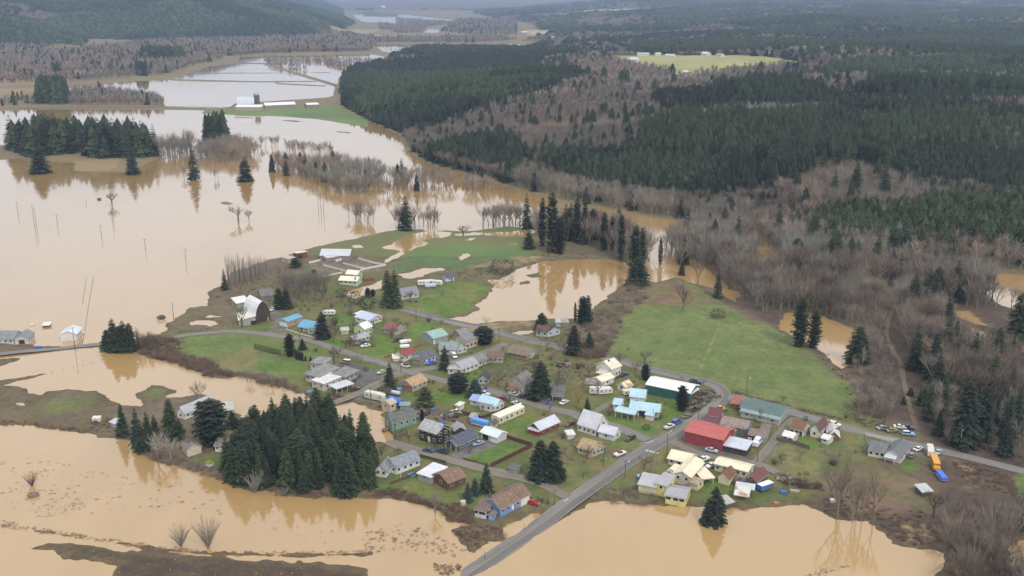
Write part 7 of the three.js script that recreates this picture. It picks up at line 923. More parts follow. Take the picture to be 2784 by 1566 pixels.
[[1850, 720, -40, 190, 'huge dark fir beside the gravel road', 1], [2060, 650, 20, 150, 'huge dark fir behind and right of the largest', 1], [2330, 850, 440, 105, 'bushy fir right of the huge firs', 1], [1450, 440, 10, 85, 'fir left of the huge firs at the footpath', 0], [1560, 600, 300, 80, 'lower fir in front of the huge firs', 0], [1240, 150, 50, 45, 'small fir by the upper footpath', 0], [1160, 250, 140, 36, 'tiny fir left of the footpath', 0], [1350, 260, 60, 60, 'fir right of the upper footpath', 0], [2450, 200, 40, 70, 'fir at the right edge behind the huge firs', 0]].forEach(([x, y, t, w, l, k]) => ever(tQ, x, y, t, w, l, { g: k ? broadG[x % 2] : undefined, m: k ? needle.dark : needle.fir }));
ever(tD, 525, 580, 335, 56, 'lone tall fir at the end of the flooded farmland'); ever(tD, 1370, 568, 315, 46, 'tall fir at the left of the riverside wood'); ever(tD, 1385, 712, 590, 46, 'low bushy conifer before the riverside wood', { g: broadG[0] });
[[1480, 690, 350, 34], [1545, 735, 310, 52], [1605, 745, 480, 44], [1720, 665, 350, 36], [1830, 650, 430, 40], [1910, 718, 450, 35], [2030, 785, 470, 30], [2125, 880, 540, 48], [1670, 640, 420, 30], [1775, 640, 380, 28], [2175, 860, 560, 30], [2305, 822, 630, 20], [1965, 720, 480, 26]].forEach(([x, y, t, w], i) => ever(tD, x, y, t, w, 'ivy-covered dark trunk in the riverside wood', { g: columnG[i % 2], m: i % 3 ? needle.ivy : needle.fir, group: 'ivy-covered trees of the riverside wood', n: 'ivy_tree' }));
ever(tD, 2150, 965, 760, 84, 'big ragged fir at the right end of the pond', { g: broadG[0], m: needle.fir }); ever(tD, 2455, 895, 780, 25, 'slim fir on the bank above the meadow');
ever(tC, 285, 182, -10, 75, 'bushy conifer standing in the flood at the upper left', { g: broadG[0] }); ever(tC, 1360, 226, -22, 50, 'tall spire conifer alone in the flood'); ever(tC, 1720, 238, 70, 60, 'bushy conifer alone in the flood right of the spire', { g: broadG[1] }); ever(tC, 930, 190, -5, 55, 'fir with leafless tree at the edge of the far left bank'); ever(tC, 1575, 1000, 845, 28, 'slim conifer beside the poplar row');
bare(tC, 785, 402, 293, 52, 'round lone oak standing in the flood', { g: oakG[0], m: twigC.dark, n: 'lone_oak' }); bare(tC, 1670, 522, 395, 55, 'left of two leafless trees alone in the flood', { g: oakG[1], m: twigC.dark }); bare(tC, 1745, 516, 415, 32, 'right of two leafless trees alone in the flood', { g: oakG[0], m: twigC.dark }); bare(tF, 2310, 1090, 760, 115, 'tall airy leafless tree behind the white farmhouse', { g: oakG[0], m: twigC.tawny });
bare(tO, 1268, 668, 475, 78, 'left of two fan-shaped leafless shrubs in the near flood', { g: vaseG[0], m: twigC.grey }); bare(tO, 1458, 678, 415, 95, 'right of two fan-shaped leafless shrubs in the near flood', { g: vaseG[1], m: twigC.grey }); bare(tO, 225, 245, 125, 58, 'dense leafless bush alone in the near flood at left', { g: vaseG[0], m: twigC.dark, n: 'bare_shrub' });
bare(tG, 250, 465, 175, 85, 'leafless tree before the cream lean-to of the barn', { g: oakG[1], m: twigC.dark }); bare(tG, 150, 470, 340, 45, 'small leafless tree left of the barn', { m: twigC.brown }); bare(tJ, 450, 905, 740, 60, 'leafless tree before the steep-roofed house', { m: twigC.brown }); bare(tJ, 435, 268, 95, 70, 'leafless fruit tree near the two-storey house', { g: oakG[0], m: twigC.brown }); bare(tJ, 300, 640, 360, 130, 'golden twiggy willow by the white trailers', { g: oakG[1], m: twigC.gold }); bare(tJ, 100, 480, 180, 90, 'leafless tree left of the golden willow', { m: twigC.brown, g: oakG[0] }); bare(tH, 1080, 1070, 800, 150, 'broad leafless tree behind the small dark-roofed house', { g: oakG[0], m: twigC.brown }); bare(tH, 1400, 1000, 770, 90, 'leafless tree before the large olive-roofed house', { g: oakG[1], m: twigC.brown }); bare(tH, 1745, 745, 645, 55, 'pruned fruit tree beside the upper road', { g: oakG[1], m: twigC.brown }); bare(tH, 1780, 990, 840, 95, 'tangled leafless tree right of the big dark fir', { g: oakG[0], m: twigC.brown }); bare(tH, 600, 660, 600, 40, 'small leafless tree at the pale house'); bare(tG, 1320, 650, 480, 55, 'leafless tree left of the mint shed', { m: twigC.red }); bare(tG, 1490, 690, 600, 55, 'bushy leafless tree at the cream mobile home', { g: oakG[1], m: twigC.dark }); bare(tG, 2100, 600, 520, 70, 'leafless bush tree before the rust-roofed house', { g: oakG[0], m: twigC.brown });
bare(tH, 430, 20, -60, 60, 'leafless tree on the pond lawn', { g: oakG[1], m: twigC.brown }); bare(tS, 2140, 800, 640, 60, 'dark leafless tree before the grey farmhouse', { g: oakG[0], m: twigC.dark }); bare(tD, 925, 615, 530, 65, 'spreading leafless tree on the wet shore', { g: oakG[0], m: twigC.dark }); bare(tD, 2465, 1145, 900, 70, 'leafless tree standing on the meadow top', { g: bareG[2], m: twigC.brown }); bare(tE, 290, 965, 740, 60, 'thick-trunked tree at the meadow edge', { g: bareG[0], m: twigC.brown }); bare(tE, 185, 1150, 960, 75, 'leafless tree with litter ring on the meadow', { g: bareG[1], m: twigC.brown }); bare(tK, 1560, 480, 230, 60, 'slender leafless tree before the green-roofed hall', { g: bareG[2], m: twigC.grey }); bare(tK, 1370, 640, 500, 70, 'leafless bush before the long blue house', { g: oakG[1], m: twigC.red }); bare(tI, 330, 925, 790, 70, 'leafless fruit tree before the white house by the grove', { g: oakG[0], m: twigC.dark }); bare(tI, 1500, 420, 340, 60, 'leafless bush before the sky-blue roofed house', { g: oakG[1], m: twigC.red }); bare(tN, 950, 740, 420, 130, 'leafless tree on the shore below the wood-sided house', { g: oakG[0], m: twigC.grey }); bare(tJ, 1160, 1300, 1160, 35, 'thin red-twigged tree at the crosswalk', { m: twigC.red });
[[1265, 470, -40, 150, 0], [1440, 480, 60, 70, 2], [1375, 500, 90, 60, 2], [1515, 515, 80, 115, 1], [1300, 440, 120, 80, 3], [1400, 460, 180, 70, 0]].forEach(([x, y, t, w, g], i) => bare(tR, x, y, t, w, ['largest leafless cottonwood at the near right shore', 'pale slim leafless tree right of the largest cottonwood', 'second slim leafless tree at the near right shore', 'wide leafless tree right of the slim ones at the shore', 'leafless tree left behind the slim shore trees', 'short leafless tree among the shore cottonwoods'][i], { g: bareG[g], m: i === 1 || i === 2 ? twigC.tawny : twigC.brown }));
bare(tR, 1852, 205, -30, 75, 'tall bare tree with thick pale trunk near the motor home', { g: bareG[2], m: twigC.tawny }); bare(tR, 1940, 465, 240, 95, 'leafless tree beside the little silver-roofed shed', { g: oakG[1], m: twigC.dark }); bare(tQ, 1680, 720, 470, 80, 'leafless tree on the verge before the huge firs', { g: oakG[0], m: twigC.grey }); bare(tQ, 900, 430, 70, 120, 'rounded grey leafless tree right of the meadow corner', { g: vaseG[0], m: twigC.grey });
[[2080, 730, 380, 170], [2370, 770, 260, 195], [2200, 880, 560, 130], [2480, 900, 600, 120], [2130, 900, 640, 110], [2560, 560, 340, 110]].forEach(([x, y, t, w], i) => bare(tR, x, y, t, w, 'rounded many-stemmed leafless tree at the lower right corner', { g: vaseG[i % 2], m: i % 2 ? twigC.grey : twigC.tawny, group: 'many-stemmed trees at the lower right' }));
// poplar row and the leafless farm grove
for (let i = 0; i < 15; i++) bare(tC, 1604 + i * 18 + (i % 3) * 4, 975 - i * 7 + (i % 2) * 30, 715 + (i % 4) * 9 + i * 2, 20, 'slim leafless poplar in the row on the flood bank', { g: poplarG[i % 2], m: twigC.pale, group: 'poplars on the flood bank', n: 'poplar_tree' });
for (let i = 0; i < 26; i++) bare(tC, 1960 + (i * 53) % 340, 950 + (i * 37) % 150, 805 + (i * 29) % 110, 58, 'leafless tree of the grove behind the barn', { g: bareG[i % 4], m: i % 2 ? twigC.grey : twigC.brown, group: 'leafless trees behind the barn' });
for (let i = 0; i < 12; i++) bare(tF, 1600 + (i * 61) % 270, 430 + (i * 23) % 60, 190 + (i * 47) % 100, 30, 'thin leafless sapling beside the causeway firs', { g: poplarG[i % 2], m: twigC.brown, group: 'saplings beside the causeway firs', n: 'bare_sapling' });
[[310, 1100, 930], [540, 1140, 980], [600, 1150, 1000], [345, 1110, 960], [720, 1150, 990]].forEach(([x, y, t], i) => bare(tG, x, y, t, 60, 'leafless sapling standing in the water below the lawn', { g: bareG[i % 4], m: twigC.grey, group: 'saplings below the lawn', n: 'bare_sapling' }));
// clipped arborvitae row on the lawn, short row by the conifer, garden balls
const arbG = columnG;
for (let i = 0; i < 20; i++) ever(tG, 395 + i * 15.6, 722 + i * 3.9, 645 + i * 3.9, 6.2, 'slim clipped evergreen in the hedge row on the left lawn', { g: arbG[i % 2], m: needle.cedar, group: 'hedge row on the left lawn', n: 'clipped_evergreen' });
for (let i = 0; i < 9; i++) ever(tG, 868 + i * 11, 838 + i * 3, 722 + i * 4, 9, 'slim clipped evergreen in the short row behind the hall', { g: arbG[i % 2], m: needle.dark, group: 'short hedge row behind the hall', n: 'clipped_evergreen' });
[[985, 860, 800, 14], [1043, 885, 808, 18], [1083, 880, 818, 9]].forEach(([x, y, t, w], i) => ever(tG, x, y, t, w, ['low clipped evergreen first right of the short row', 'egg-shaped clipped evergreen right of the short row', 'thin clipped evergreen last right of the short row'][i], { g: arbG[i % 2], m: needle.cedar, n: 'clipped_evergreen' }));
for (let i = 0; i < 6; i++) ever(tI, 1145 + i * 22, 532 + i * 6, 508 + i * 6, 8, 'tiny clipped shrub in the row behind the tan pickup yard', { g: arbG[0], m: needle.cedar, group: 'tiny shrub row', n: 'clipped_evergreen' });
function bush(t, x, y, w, h, label, m, o = {}) { const [px, py] = t(x, y), p = ground(px, py), r = wide(p, t(x + w, y)[0] - px), g = mesh(o.n || 'evergreen_bush', bushG[Math.floor(turnR() * 2)], m); g.position.copy(p).y -= r * h * .12; g.scale.set(r, r * h, r); g.rotation.y = turnR() * 6; tag(g, label, 'bush', o.group); return g; }
[[2055, 610], [2148, 612], [2195, 625], [2255, 645]].forEach(([x, y], i) => bush(tN, x, y, 24, 1.2, 'round clipped topiary shrub in the row by the red car', needle.dark, { group: 'topiary shrubs by the red car', n: 'topiary_shrub' }));
bush(tH, 285, 1025, 20, 1.2, 'dark round bush left of two by the tan-roofed house', needle.dark); bush(tH, 333, 1035, 20, 1.2, 'dark round bush right of two by the tan-roofed house', needle.dark); bush(tH, 405, 1115, 13, 1, 'small bush on the street lawn', needle.fir); bush(tH, 435, 1130, 22, .8, 'low spreading bush on the street lawn', needle.olive); bush(tG, 1550, 1105, 22, 1.1, 'dark bush at the corner of the hall', needle.dark); bush(tG, 1500, 330, 28, 1.2, 'dark bush behind the lilac-roofed white house', needle.dark); bush(tG, 1560, 330, 26, 1, 'second dark bush behind the lilac-roofed white house', needle.fir); bush(tJ, 1095, 885, 50, .7, 'low dark bush on the corner lawn', needle.ivy); bush(tJ, 1230, 760, 60, .7, 'low bushes at the end of the long sky-blue house', needle.ivy); bush(tK, 520, 1110, 55, 1.1, 'dark rounded bush before the cream annex', needle.dark); bush(tL, 385, 440, 30, 1, 'round bush behind the brown-roofed house', needle.fir); bush(tG, 1700, 250, 100, .8, 'wide evergreen thicket at the bend of the upper road', needle.ivy); bush(tG, 1560, 200, 90, .9, 'evergreen thicket left of the bend thicket', needle.cedar); bush(tG, 1400, 120, 80, .7, 'low green brush below the farm puddle', needle.olive); bush(tI, 580, 700, 55, .7, 'low green bush at the flooded street end', needle.ivy); bush(tI, 1030, 790, 45, 1.3, 'dark bush between the dark house and the slate blue house', needle.dark); bush(tC, 1130, 1205, 32, .5, 'drowned dark bush in the flood by the barn shore', needle.ivy, { n: 'drowned_bush' }); bush(tO, 235, 320, 40, .4, 'drowned dark shrub clump in the near flood', twigC.dark, { n: 'drowned_bush' });
bush(tD, 1200, 880, 95, .55, 'wide dark purple thicket on the pond shore', twigC.dark, { n: 'thicket_bush' }); bush(tE, 430, 1190, 60, .5, 'dark brush heap on the meadow', twigC.dark, { n: 'brush_heap' });
// ---------------------------------------------------------------- scrub, brambles, flotsam
function scrub(name, label, p, n, h, c, o = {}) {
  c = c.map((v) => v * 1.35); if (!o.float) n = Math.round(n * (name === 'garden_brush' ? .3 : .5)); if (!o.float && h[1] < 3.7) h = [h[0] * .55, h[1] * .72];
  const P = gpoly(p), L = []; let tries = 0; const r = RNG(p.length * 977 + n);
  while (L.length < n && tries++ < n * 30) { const x = lerp(P.x0, P.x1, r()), z = lerp(P.z0, P.z1, r()); if (!P.has(x, z) || (!o.float && landDist(x, z) < -1.2)) continue; L.push([x, z, r(), r()]); }
  const im = new THREE.InstancedMesh(o.g || scrubG[n % 3], vc(c), L.length); im.name = numbered(name); tag(im, label, 'brush'); im.userData.kind = 'stuff'; shade(im);
  L.forEach(([x, z, a, b], i) => { qt.setFromAxisAngle(UPV, a * 40); const s = lerp(h[0], h[1], a * a) / 2, w = s * (o.w || 1.1) * (.8 + .6 * b); mtx.compose(new THREE.Vector3(x, Math.max(o.float ? 0 : -.1, heightAt(x, z)) - (o.float ? .05 : .1), z), qt, new THREE.Vector3(w, s, w)); im.setMatrixAt(i, mtx); const k = .7 + .6 * b; im.setColorAt(i, colr.setRGB(k * (1 + .15 * a), k, k * (1 - .1 * a))); });
  scene.add(im); return im;
}
const BR = [.115, .078, .062], BP = [.10, .074, .056], BT = [.21, .165, .115], BG_ = [.15, .13, .105];
scrub('bramble_thicket', 'dark bramble bank between the left lawn and the flood', [...pts(tF, 1580, 500, 1700, 330, 1950, 330, 2080, 400, 2100, 520, 2450, 600, 2557, 700), ...pts(tG, 0, 960, 150, 990, 200, 1040, 0, 1050), ...pts(tF, 2400, 790, 2050, 640, 1800, 570)], 620, [1.6, 4.2], BP); scrub('leafless_thicket', 'grey leafless brush along the lawn shore', pts(tG, 180, 1000, 480, 1010, 760, 1090, 900, 1180, 840, 1190, 560, 1150, 240, 1100), 260, [1.5, 4.5], BG_, { w: .8 });
scrub('bramble_thicket', 'brambles below the hall down to the water', pts(tG, 840, 1190, 1060, 1260, 1300, 1230, 1440, 1260, 1350, 1320, 1080, 1330, 880, 1240), 230, [1, 3], BP); scrub('bramble_thicket', 'brambles on the back shore of the grove', pts(tG, 560, 1500, 740, 1400, 1050, 1370, 1250, 1440, 1200, 1500, 900, 1520), 200, [1.2, 3.2], BG_); scrub('bramble_thicket', 'brambles along the low shore of the left island', pts(tF, -400, 1320, 200, 1290, 600, 1340, 950, 1380, 1250, 1250, 1380, 1320, 1400, 1440, 900, 1430, 400, 1380, -400, 1380), 420, [.8, 2.6], BR); scrub('leafless_thicket', 'grey brush under the trees along the island shore', pts(tM, 680, 720, 900, 740, 1330, 800, 1500, 880, 1720, 900, 1760, 1050, 1560, 1000, 1350, 930, 1000, 860, 800, 760), 380, [1.2, 3.5], BG_); scrub('shore_brush', 'brush at the foot of the fir grove', pts(tM, 1750, 1060, 2300, 1160, 2900, 1200, 3300, 1230, 3300, 1290, 2900, 1270, 2300, 1220, 1800, 1110), 260, [.8, 2.4], BR);
scrub('bramble_thicket', 'long bramble hedge along the shore below the wood-sided house', pts(tN, 230, 500, 430, 460, 600, 480, 800, 580, 1000, 640, 1160, 620, 1300, 660, 1400, 800, 1380, 860, 1120, 860, 1040, 740, 760, 640, 420, 560, 240, 560), 560, [1.2, 3.6], BP); scrub('bramble_thicket', 'dark bramble mass spreading into the flood by the main road', pts(tN, 1140, 950, 1300, 890, 1500, 870, 1760, 950, 1780, 1040, 1560, 1080, 1400, 1190, 1330, 1130, 1200, 1060), 420, [.7, 2.4], BP); scrub('bramble_thicket', 'straggling brush in the flood beside the drowned road', pts(tN, 930, 1330, 1250, 1340, 1240, 1420, 1100, 1470, 960, 1450), 120, [.3, 1], BR, { float: 1 });
scrub('hedgerow', 'tall leafless hedgerow between the pond and the meadow', [...pts(tD, 1560, 1330, 1700, 1240, 1900, 1130, 2100, 980, 2200, 960, 2220, 1050, 2060, 1200, 2000, 1330, 1960, 1440, 1760, 1430, 1640, 1400)], 620, [2, 6], BG_, { w: .9 }); scrub('bramble_thicket', 'dark brambles where the hedgerow meets the upper road', pts(tH, 1900, 700, 2150, 660, 2400, 560, 2300, 740, 2200, 760), 200, [1.5, 4], BP); scrub('leafless_thicket', 'brush round the pond cottage', pts(tH, 1520, 540, 1800, 470, 1900, 600, 1760, 680, 1560, 600), 170, [1.2, 3], BG_); scrub('shore_thicket', 'grey willow brush at the upper shore of the pond', pts(tD, 850, 880, 1000, 850, 1100, 830, 1300, 840, 1290, 890, 1100, 900, 900, 920), 230, [1.5, 3.6], BG_); scrub('shore_thicket', 'dark brush islets below the riverside wood', pts(tD, 1400, 745, 1600, 740, 1980, 760, 1900, 780, 1600, 775, 1420, 770), 160, [.8, 2], BP);
scrub('meadow_edge_brush', 'bramble strip along the lower edge of the meadow', pts(tK, 1240, 80, 1480, 150, 2000, 290, 2557, 430, 2557, 455, 1980, 320, 1460, 190, 1250, 110), 380, [.8, 2], BR); scrub('bramble_thicket', 'purple-brown thicket right of the meadow corner', pts(tQ, 560, 300, 650, 60, 900, 60, 1000, 300, 980, 480, 800, 540, 600, 470), 420, [1.2, 3.4], BP); scrub('bramble_thicket', 'dark bramble bank along the far side of the gravel road', pts(tQ, 1560, 660, 1800, 690, 2100, 740, 2557, 860, 2700, 960, 2557, 980, 2100, 830, 1700, 720), 420, [.9, 2.6], BP); scrub('bramble_thicket', 'dark brambles below the gravel road at the right', pts(tQ, 1700, 900, 1900, 930, 2350, 1060, 2480, 1200, 2450, 1330, 2200, 1250, 1960, 1180, 1760, 1060), 620, [.8, 2.4], BP); scrub('bramble_hedge', 'thick dark hedge between the small field and the muddy yard', pts(tL, 150, 1110, 300, 1120, 580, 1180, 580, 1250, 300, 1220, 150, 1180), 240, [1.5, 2.8], [.075, .05, .045]); scrub('bramble_thicket', 'brambles on the near right shore', pts(tR, 1540, 400, 1900, 430, 1990, 520, 2000, 640, 1800, 670, 1620, 600, 1560, 520), 460, [.8, 2.6], BP); scrub('leafless_thicket', 'low brush under the cottonwoods at the right shore', pts(tR, 1150, 300, 1500, 340, 1560, 480, 1350, 490, 1180, 430), 260, [.8, 2.4], BR); scrub('bramble_thicket', 'red-brown brush at the lower right corner', pts(tR, 2000, 440, 2500, 380, 2700, 600, 2600, 1000, 2050, 1000, 2020, 720), 520, [1, 3], [.14, .085, .065]);
scrub('leafless_thicket', 'brush round the leafless farm grove', pts(tC, 1500, 1030, 1640, 900, 1900, 900, 2050, 1000, 2300, 1000, 2380, 1100, 2200, 1130, 1950, 1110, 1780, 1060, 1560, 1090), 520, [1.2, 3.6], BG_); scrub('garden_brush', 'leafless bushes round the gabled house by the big fir', pts(tH, 900, 930, 1240, 800, 1480, 800, 1500, 1000, 1400, 1120, 1180, 1100, 960, 1060), 260, [1, 3.2], BG_); scrub('garden_brush', 'leafless bushes between the golden willow and the fir', pts(tH, 1700, 880, 2000, 780, 2200, 820, 2180, 980, 1900, 1040, 1720, 1040), 220, [1, 3], BR); scrub('garden_brush', 'bushes left of the tan-roofed bungalow', pts(tJ, -120, 860, 300, 960, 300, 1140, 340, 1250, 150, 1240, -60, 1050), 230, [1, 2.8], BG_); scrub('garden_brush', 'garden bushes behind the long blue house', pts(tK, 1180, 380, 1320, 340, 1760, 470, 1760, 560, 1480, 540, 1460, 480), 180, [.7, 2], BR); scrub('garden_brush', 'bushes about the brown-roofed wings and sheds', pts(tL, 560, 640, 640, 800, 800, 900, 640, 900, 540, 760), 120, [.8, 2.2], BG_); scrub('leafless_thicket', 'scrub before the yellow house', pts(tK, -420, 1340, -100, 1180, 130, 1200, 330, 1280, 420, 1400, 100, 1420, -300, 1400), 330, [1, 3.6], BG_);
scrub('wood_undergrowth', 'brown undergrowth in the wood east of the meadow', pts(tE, 560, 1080, 1000, 1010, 1700, 1040, 2100, 1150, 2050, 1450, 2400, 1560, 1750, 1640, 1600, 1300, 1500, 1240, 1400, 1180, 900, 1140), 900, [.8, 2.4], BR); scrub('wood_undergrowth', 'brown brush between the slough and the gravel road', pts(tP, 2230, 975, 2320, 920, 2400, 880, 2450, 1000, 2450, 1120, 2330, 1115, 2300, 1060), 620, [.8, 2.6], [.10, .07, .055]); scrub('wood_undergrowth', 'brown brush about the dirt track', pts(tP, 2340, 880, 2420, 800, 2560, 850, 2600, 960, 2700, 1010, 2700, 1120, 2480, 1100, 2460, 980), 900, [.8, 2.6], [.115, .085, .065]); scrub('wood_undergrowth', 'brown undergrowth under the riverside trees', pts(tD, 1420, 640, 1700, 680, 2000, 740, 2200, 840, 2240, 960, 2100, 860, 1900, 760, 1460, 720), 260, [.7, 2], BR); scrub('wood_undergrowth', 'reedy undergrowth among the firs at the right', pts(tQ, 1350, 100, 2200, 60, 2700, 200, 2700, 860, 2200, 760, 1700, 660, 1400, 460), 520, [.8, 2.4], BR);
scrub('flotsam', 'straw and twigs drifting in the near flood', pts(tO, 0, 40, 500, 60, 900, 180, 1300, 230, 1560, 330, 1550, 470, 1200, 400, 800, 420, 300, 480, 0, 360), 420, [.08, .4], BR, { float: 1, w: 3 }); scrub('flotsam', 'drift of dead stems below the bramble shore', pts(tN, 130, 980, 540, 870, 850, 930, 1120, 1060, 1330, 1180, 1200, 1260, 800, 1200, 100, 1200), 260, [.12, .6], BR, { float: 1, w: 2.2 }); scrub('flotsam', 'dead stems in the water before the grove', pts(tO, 1580, 330, 2000, 400, 2400, 560, 2350, 680, 2000, 600, 1650, 480), 110, [.08, .35], BR, { float: 1, w: 2.4 }); scrub('dead_weeds', 'dead weeds along the drowned dike', pts(tO, -60, 470, 300, 545, 700, 605, 1100, 660, 1500, 705, 2576, 700, 2576, 735, 1500, 735, 1100, 700, 700, 635, 300, 580, -60, 525), 460, [.25, .9], BT, { float: 1, w: 1.6 }); scrub('dead_weeds', 'weed clump in the flood at the left', pts(tO, 230, 400, 400, 380, 600, 350, 600, 400, 400, 460, 240, 465), 110, [.15, .6], BT, { float: 1, w: 1.5 });
scrub('flotsam', 'dead brush drifting at the lower right flood', pts(tR, 1040, 876, 1180, 820, 1350, 800, 1350, 815, 1200, 850, 1100, 890), 60, [.15, .5], BR, { float: 1, w: 1.8 }); scrub('field_stubble', 'stubble and rotting crop on the dark field in front', pts(tO, 340, 660, 700, 680, 1300, 740, 2000, 775, 2550, 850, 2576, 1000, 780, 1000, 820, 790, 560, 755), 900, [.08, .3], [.14, .10, .055], { w: 1.6 }); scrub('field_crop', 'yellow crop remnants scattered on the dark field', pts(tO, 560, 690, 1300, 750, 2000, 790, 2500, 850, 2500, 1000, 840, 1000), 260, [.5, .9], [.40, .33, .07], { w: .6, g: bushG[0] });
scrub('rough_grass', 'tussocks of rough grass about the meadow and verges', pts(tZ, 1560, 810, 1680, 705, 1790, 748, 1960, 832, 2100, 948, 2130, 1046, 1850, 984, 1610, 920), 700, [.1, .4], [.15, .16, .06], { w: 1.5 }); scrub('rough_grass', 'tussocks of rough grass in the yards of the village', pts(tP, 500, 880, 800, 900, 1100, 880, 1500, 900, 1800, 1000, 2100, 1120, 2300, 1200, 2100, 1320, 1700, 1340, 1400, 1380, 1100, 1330, 1000, 1200, 820, 1060, 560, 1000), 1500, [.08, .4], [.14, .125, .06], { w: 1.4 });
// ---------------------------------------------------------------- yard clutter
const boxG = new THREE.BoxGeometry(1, 1, 1);
function clutter(t, x, y, s, c, name, label, cat, rot = 0) { const p = ground(...t(x, y)), g = thing(name, label, cat, null, p); g.rotation.y = rot; const m = mat(c, { t: 'stain' }); const a = mesh('body', boxG, m, g); a.scale.set(...s); a.position.y = s[1] / 2 - .03; const b = mesh('lid', boxG, m, g); b.scale.set(s[0] * 1.08, .06, s[2] * 1.08); b.position.y = s[1] + .01; return g; }
clutter(tN, 680, 310, [2.6, .5, 1.8], [.10, .32, .68], 'covered_pool', 'blue covered pool on the dark patch by the wood-sided house', 'pool', .5); clutter(tI, 1030, 570, [2.6, .9, 1.6], [.04, .12, .5], 'tarp_pile', 'blue tarp pile behind the dark two-storey house', 'tarp'); clutter(tI, 540, 170, [2.2, .8, 1.6], [.16, .36, .6], 'tarp_pile', 'pale blue tarp pile beside the spruce', 'tarp'); clutter(tI, 700, 470, [2.4, .8, 1.6], [.42, .06, .04], 'tarp_pile', 'red cover behind the teal house', 'tarp'); clutter(tI, 130, 255, [1.8, .9, 1.4], [.08, .2, .42], 'tarp_pile', 'blue heap at the street end left of the fifth-wheel', 'tarp'); clutter(tI, 930, 405, [1.8, .7, 1.2], [.06, .18, .5], 'tarp_pile', 'blue heap under the loose olive pine', 'tarp'); clutter(tH, 940, 1100, [1.2, 1.2, 1], [.05, .1, .4], 'waste_bin', 'blue bin by the street under the short pole', 'bin'); clutter(tK, 1830, 1278, [2, .6, 1.6], [.05, .16, .55], 'tarp_pile', 'blue tarp heap in the muddy yard', 'tarp'); clutter(tK, 1960, 1270, [3, .7, 1.2], [.36, .36, .3], 'small_boat', 'grey skiff lying in the muddy yard', 'boat', -.3); clutter(tL, 700, 1385, [1.8, 1, 1.3], [.62, .62, .6], 'appliance', 'white scrap heap near the right shore', 'scrap'); clutter(tN, 1275, 660, [1.6, 1.8, 1.2], [.6, .56, .45], 'small_shed', 'tiny cream box shed in the brambles by the shore', 'shed', .5); clutter(tG, 1795, 885, [.9, 1.1, .8], [.1, .28, .7], 'waste_bin', 'bright blue bin on the street verge', 'bin'); clutter(tG, 740, 255, [1.4, 1.3, 1], [.6, .6, .56], 'white_crate', 'white crate by the conifers behind the barn', 'crate'); clutter(tG, 1030, 1235, [2.4, 1.2, 1.6], [.16, .25, .38], 'tarp_pile', 'blue-grey heap at the corner of the annex', 'tarp'); clutter(tK, 1748, 1405, [1.6, .5, 1.2], [.42, .2, .09], 'dirt_heap', 'orange heap at the shore of the muddy yard', 'heap'); clutter(tF, 375, 186, [1.6, .7, 1.2], [.74, .72, .62], 'white_tank', 'white tank drifting in the flood behind the grey house', 'tank'); clutter(tF, 962, 284, [1.5, .8, 1.2], [.7, .7, .68], 'white_tank', 'white tank beside the white metal garage in the flood', 'tank'); clutter(tC, 695, 368, [2.6, 1.2, 2], [.1, .08, .07], 'hunting_blind', 'small dark hut on the flood left of the lone oak', 'hut'); clutter(tF, 440, 452, [2.6, .8, 1.6], [.06, .14, .5], 'tarp_pile', 'blue tarp heap before the grey house in the flood', 'tarp'); clutter(tK, 1440, 668, [1.4, 1, .9], [.55, .55, .53], 'appliance', 'white machine before the garage row', 'scrap');
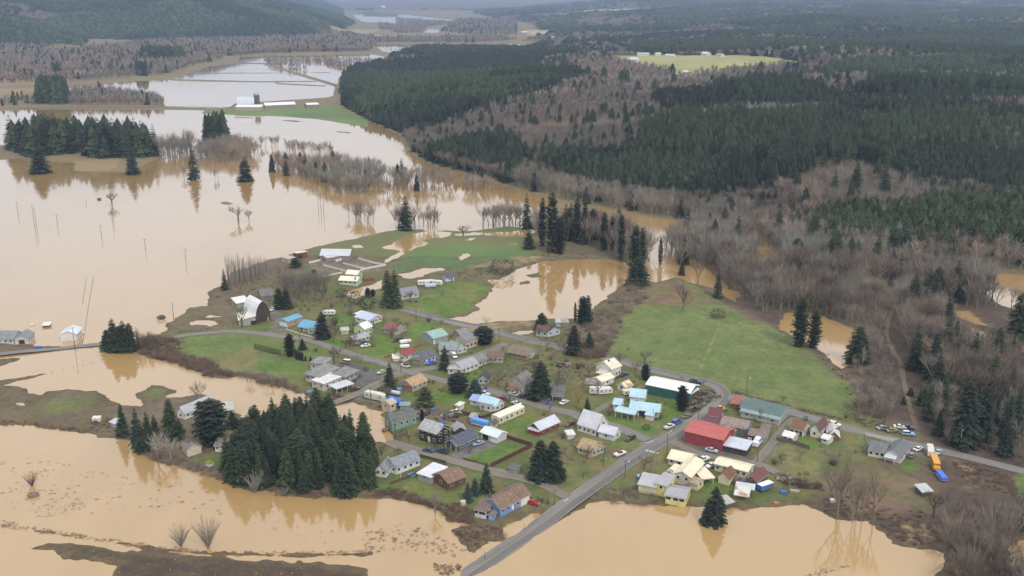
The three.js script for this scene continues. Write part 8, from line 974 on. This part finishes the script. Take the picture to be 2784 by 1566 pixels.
{ // scrap heap by the green hall, junk in the back yards
  const heap = (t, x, y, n, rr, label) => { const p = ground(...t(x, y)), g = thing('scrap_heap', label, 'scrap', null, p), r = RNG(n * 31 + (x | 0)); for (let i = 0; i < n; i++) { const a = r() * 6.28, d = rr * Math.sqrt(r()), k = mesh('scrap_piece', boxG, mat([[.05, .05, .05], [.13, .10, .08], [.2, .12, .07], [.25, .25, .24], [.1, .12, .13], [.05, .045, .04]][i % 6], { t: 'grain' }), g), s = .5 + 1.3 * r(); k.scale.set(s * (1 + r()), s * .6, s * (.6 + .6 * r())); k.position.set(Math.cos(a) * d, s * .25 + (heightAt(p.x + Math.cos(a) * d, p.z + Math.sin(a) * d) - p.y), Math.sin(a) * d); k.rotation.set((r() - .5) * .4, r() * 6, (r() - .5) * .4); } };
  heap(tJ, 1790, 500, 46, 6.5, 'dark heap of tyres and scrap at the end of the green hall'); heap(tJ, 1690, 590, 14, 3, 'small rusty scrap heap below the dark tyre heap'); heap(tI, 720, 440, 22, 6, 'yard junk behind the teal house'); heap(tI, 1120, 480, 20, 6, 'yard junk by the tan pickup'); heap(tI, 360, 190, 18, 4.5, 'junk row on the trailer beside the spruce'); heap(tK, 1330, 1160, 16, 3.5, 'junk heap left of the maroon barn'); heap(tL, 130, 1110, 16, 2.6, 'wood pile at the end of the bramble hedge'); heap(tH, 1830, 830, 16, 3, 'brushwood and scrap at the brown-earth garden'); heap(tF, 330, 330, 14, 4, 'drifting junk at the corner of the grey house'); heap(tS, 2170, 825, 6, 2.2, 'white scrap before the grey farmhouse');
}

{ // leafless garden shrubs and small fruit trees between the houses
  const P = gpoly(pts(tP, 640, 850, 900, 800, 1100, 830, 1300, 880, 1560, 900, 1800, 980, 2000, 1060, 2300, 1120, 2440, 1200, 2200, 1330, 1900, 1340, 1700, 1300, 1560, 1330, 1300, 1340, 1100, 1330, 1010, 1250, 1020, 1080, 880, 1040, 820, 900)), r = RNG(4242);
  const lawn = gpoly(pts(tI, 1250, 970, 1770, 750, 2080, 820, 1610, 1080)); const clear = (x, z, m) => !lawn.has(x, z) && foot.every((f) => Math.hypot(x - f[0], z - f[1]) > f[2] * .92 + m) && roadPts.every((q) => Math.hypot(x - q[0], z - q[1]) > q[2] + m) && landDist(x, z) > 2;
  let n = 0; for (let i = 0; i < 5000 && n < 185; i++) { const x = lerp(P.x0, P.x1, r()), z = lerp(P.z0, P.z1, r()), a = r(), b = r(); if (!P.has(x, z) || !clear(x, z, .8) || fbm(x / 14 + 3, z / 14, 2) < .42) continue; n++; const p = new THREE.Vector3(x, heightAt(x, z), z);
    if (a < .62) placeBare(a < .3 ? oakG[n % 2] : a < .45 ? vaseG[n % 2] : bareG[n % 4], p, 2.5 + 6 * b * b + 1.5 * a, 1.2 + 2.3 * b, [twigC.brown, twigC.grey, twigC.red, twigC.dark][n % 4], 'garden_tree', 'small leafless shrub or fruit tree in a village yard', 'leafless garden shrubs of the village');
    else { const g = mesh('garden_bush', bushG[n % 2], [needle.dark, needle.ivy, needle.olive, twigC.dark][n % 4]); g.position.copy(p); g.position.y -= .2; const s = .5 + .9 * b; g.scale.set(s, s * .85, s); tag(g, 'low rounded bush in a village yard', 'bush', 'low garden bushes of the village'); } }
}
renderer.render(scene, camera);
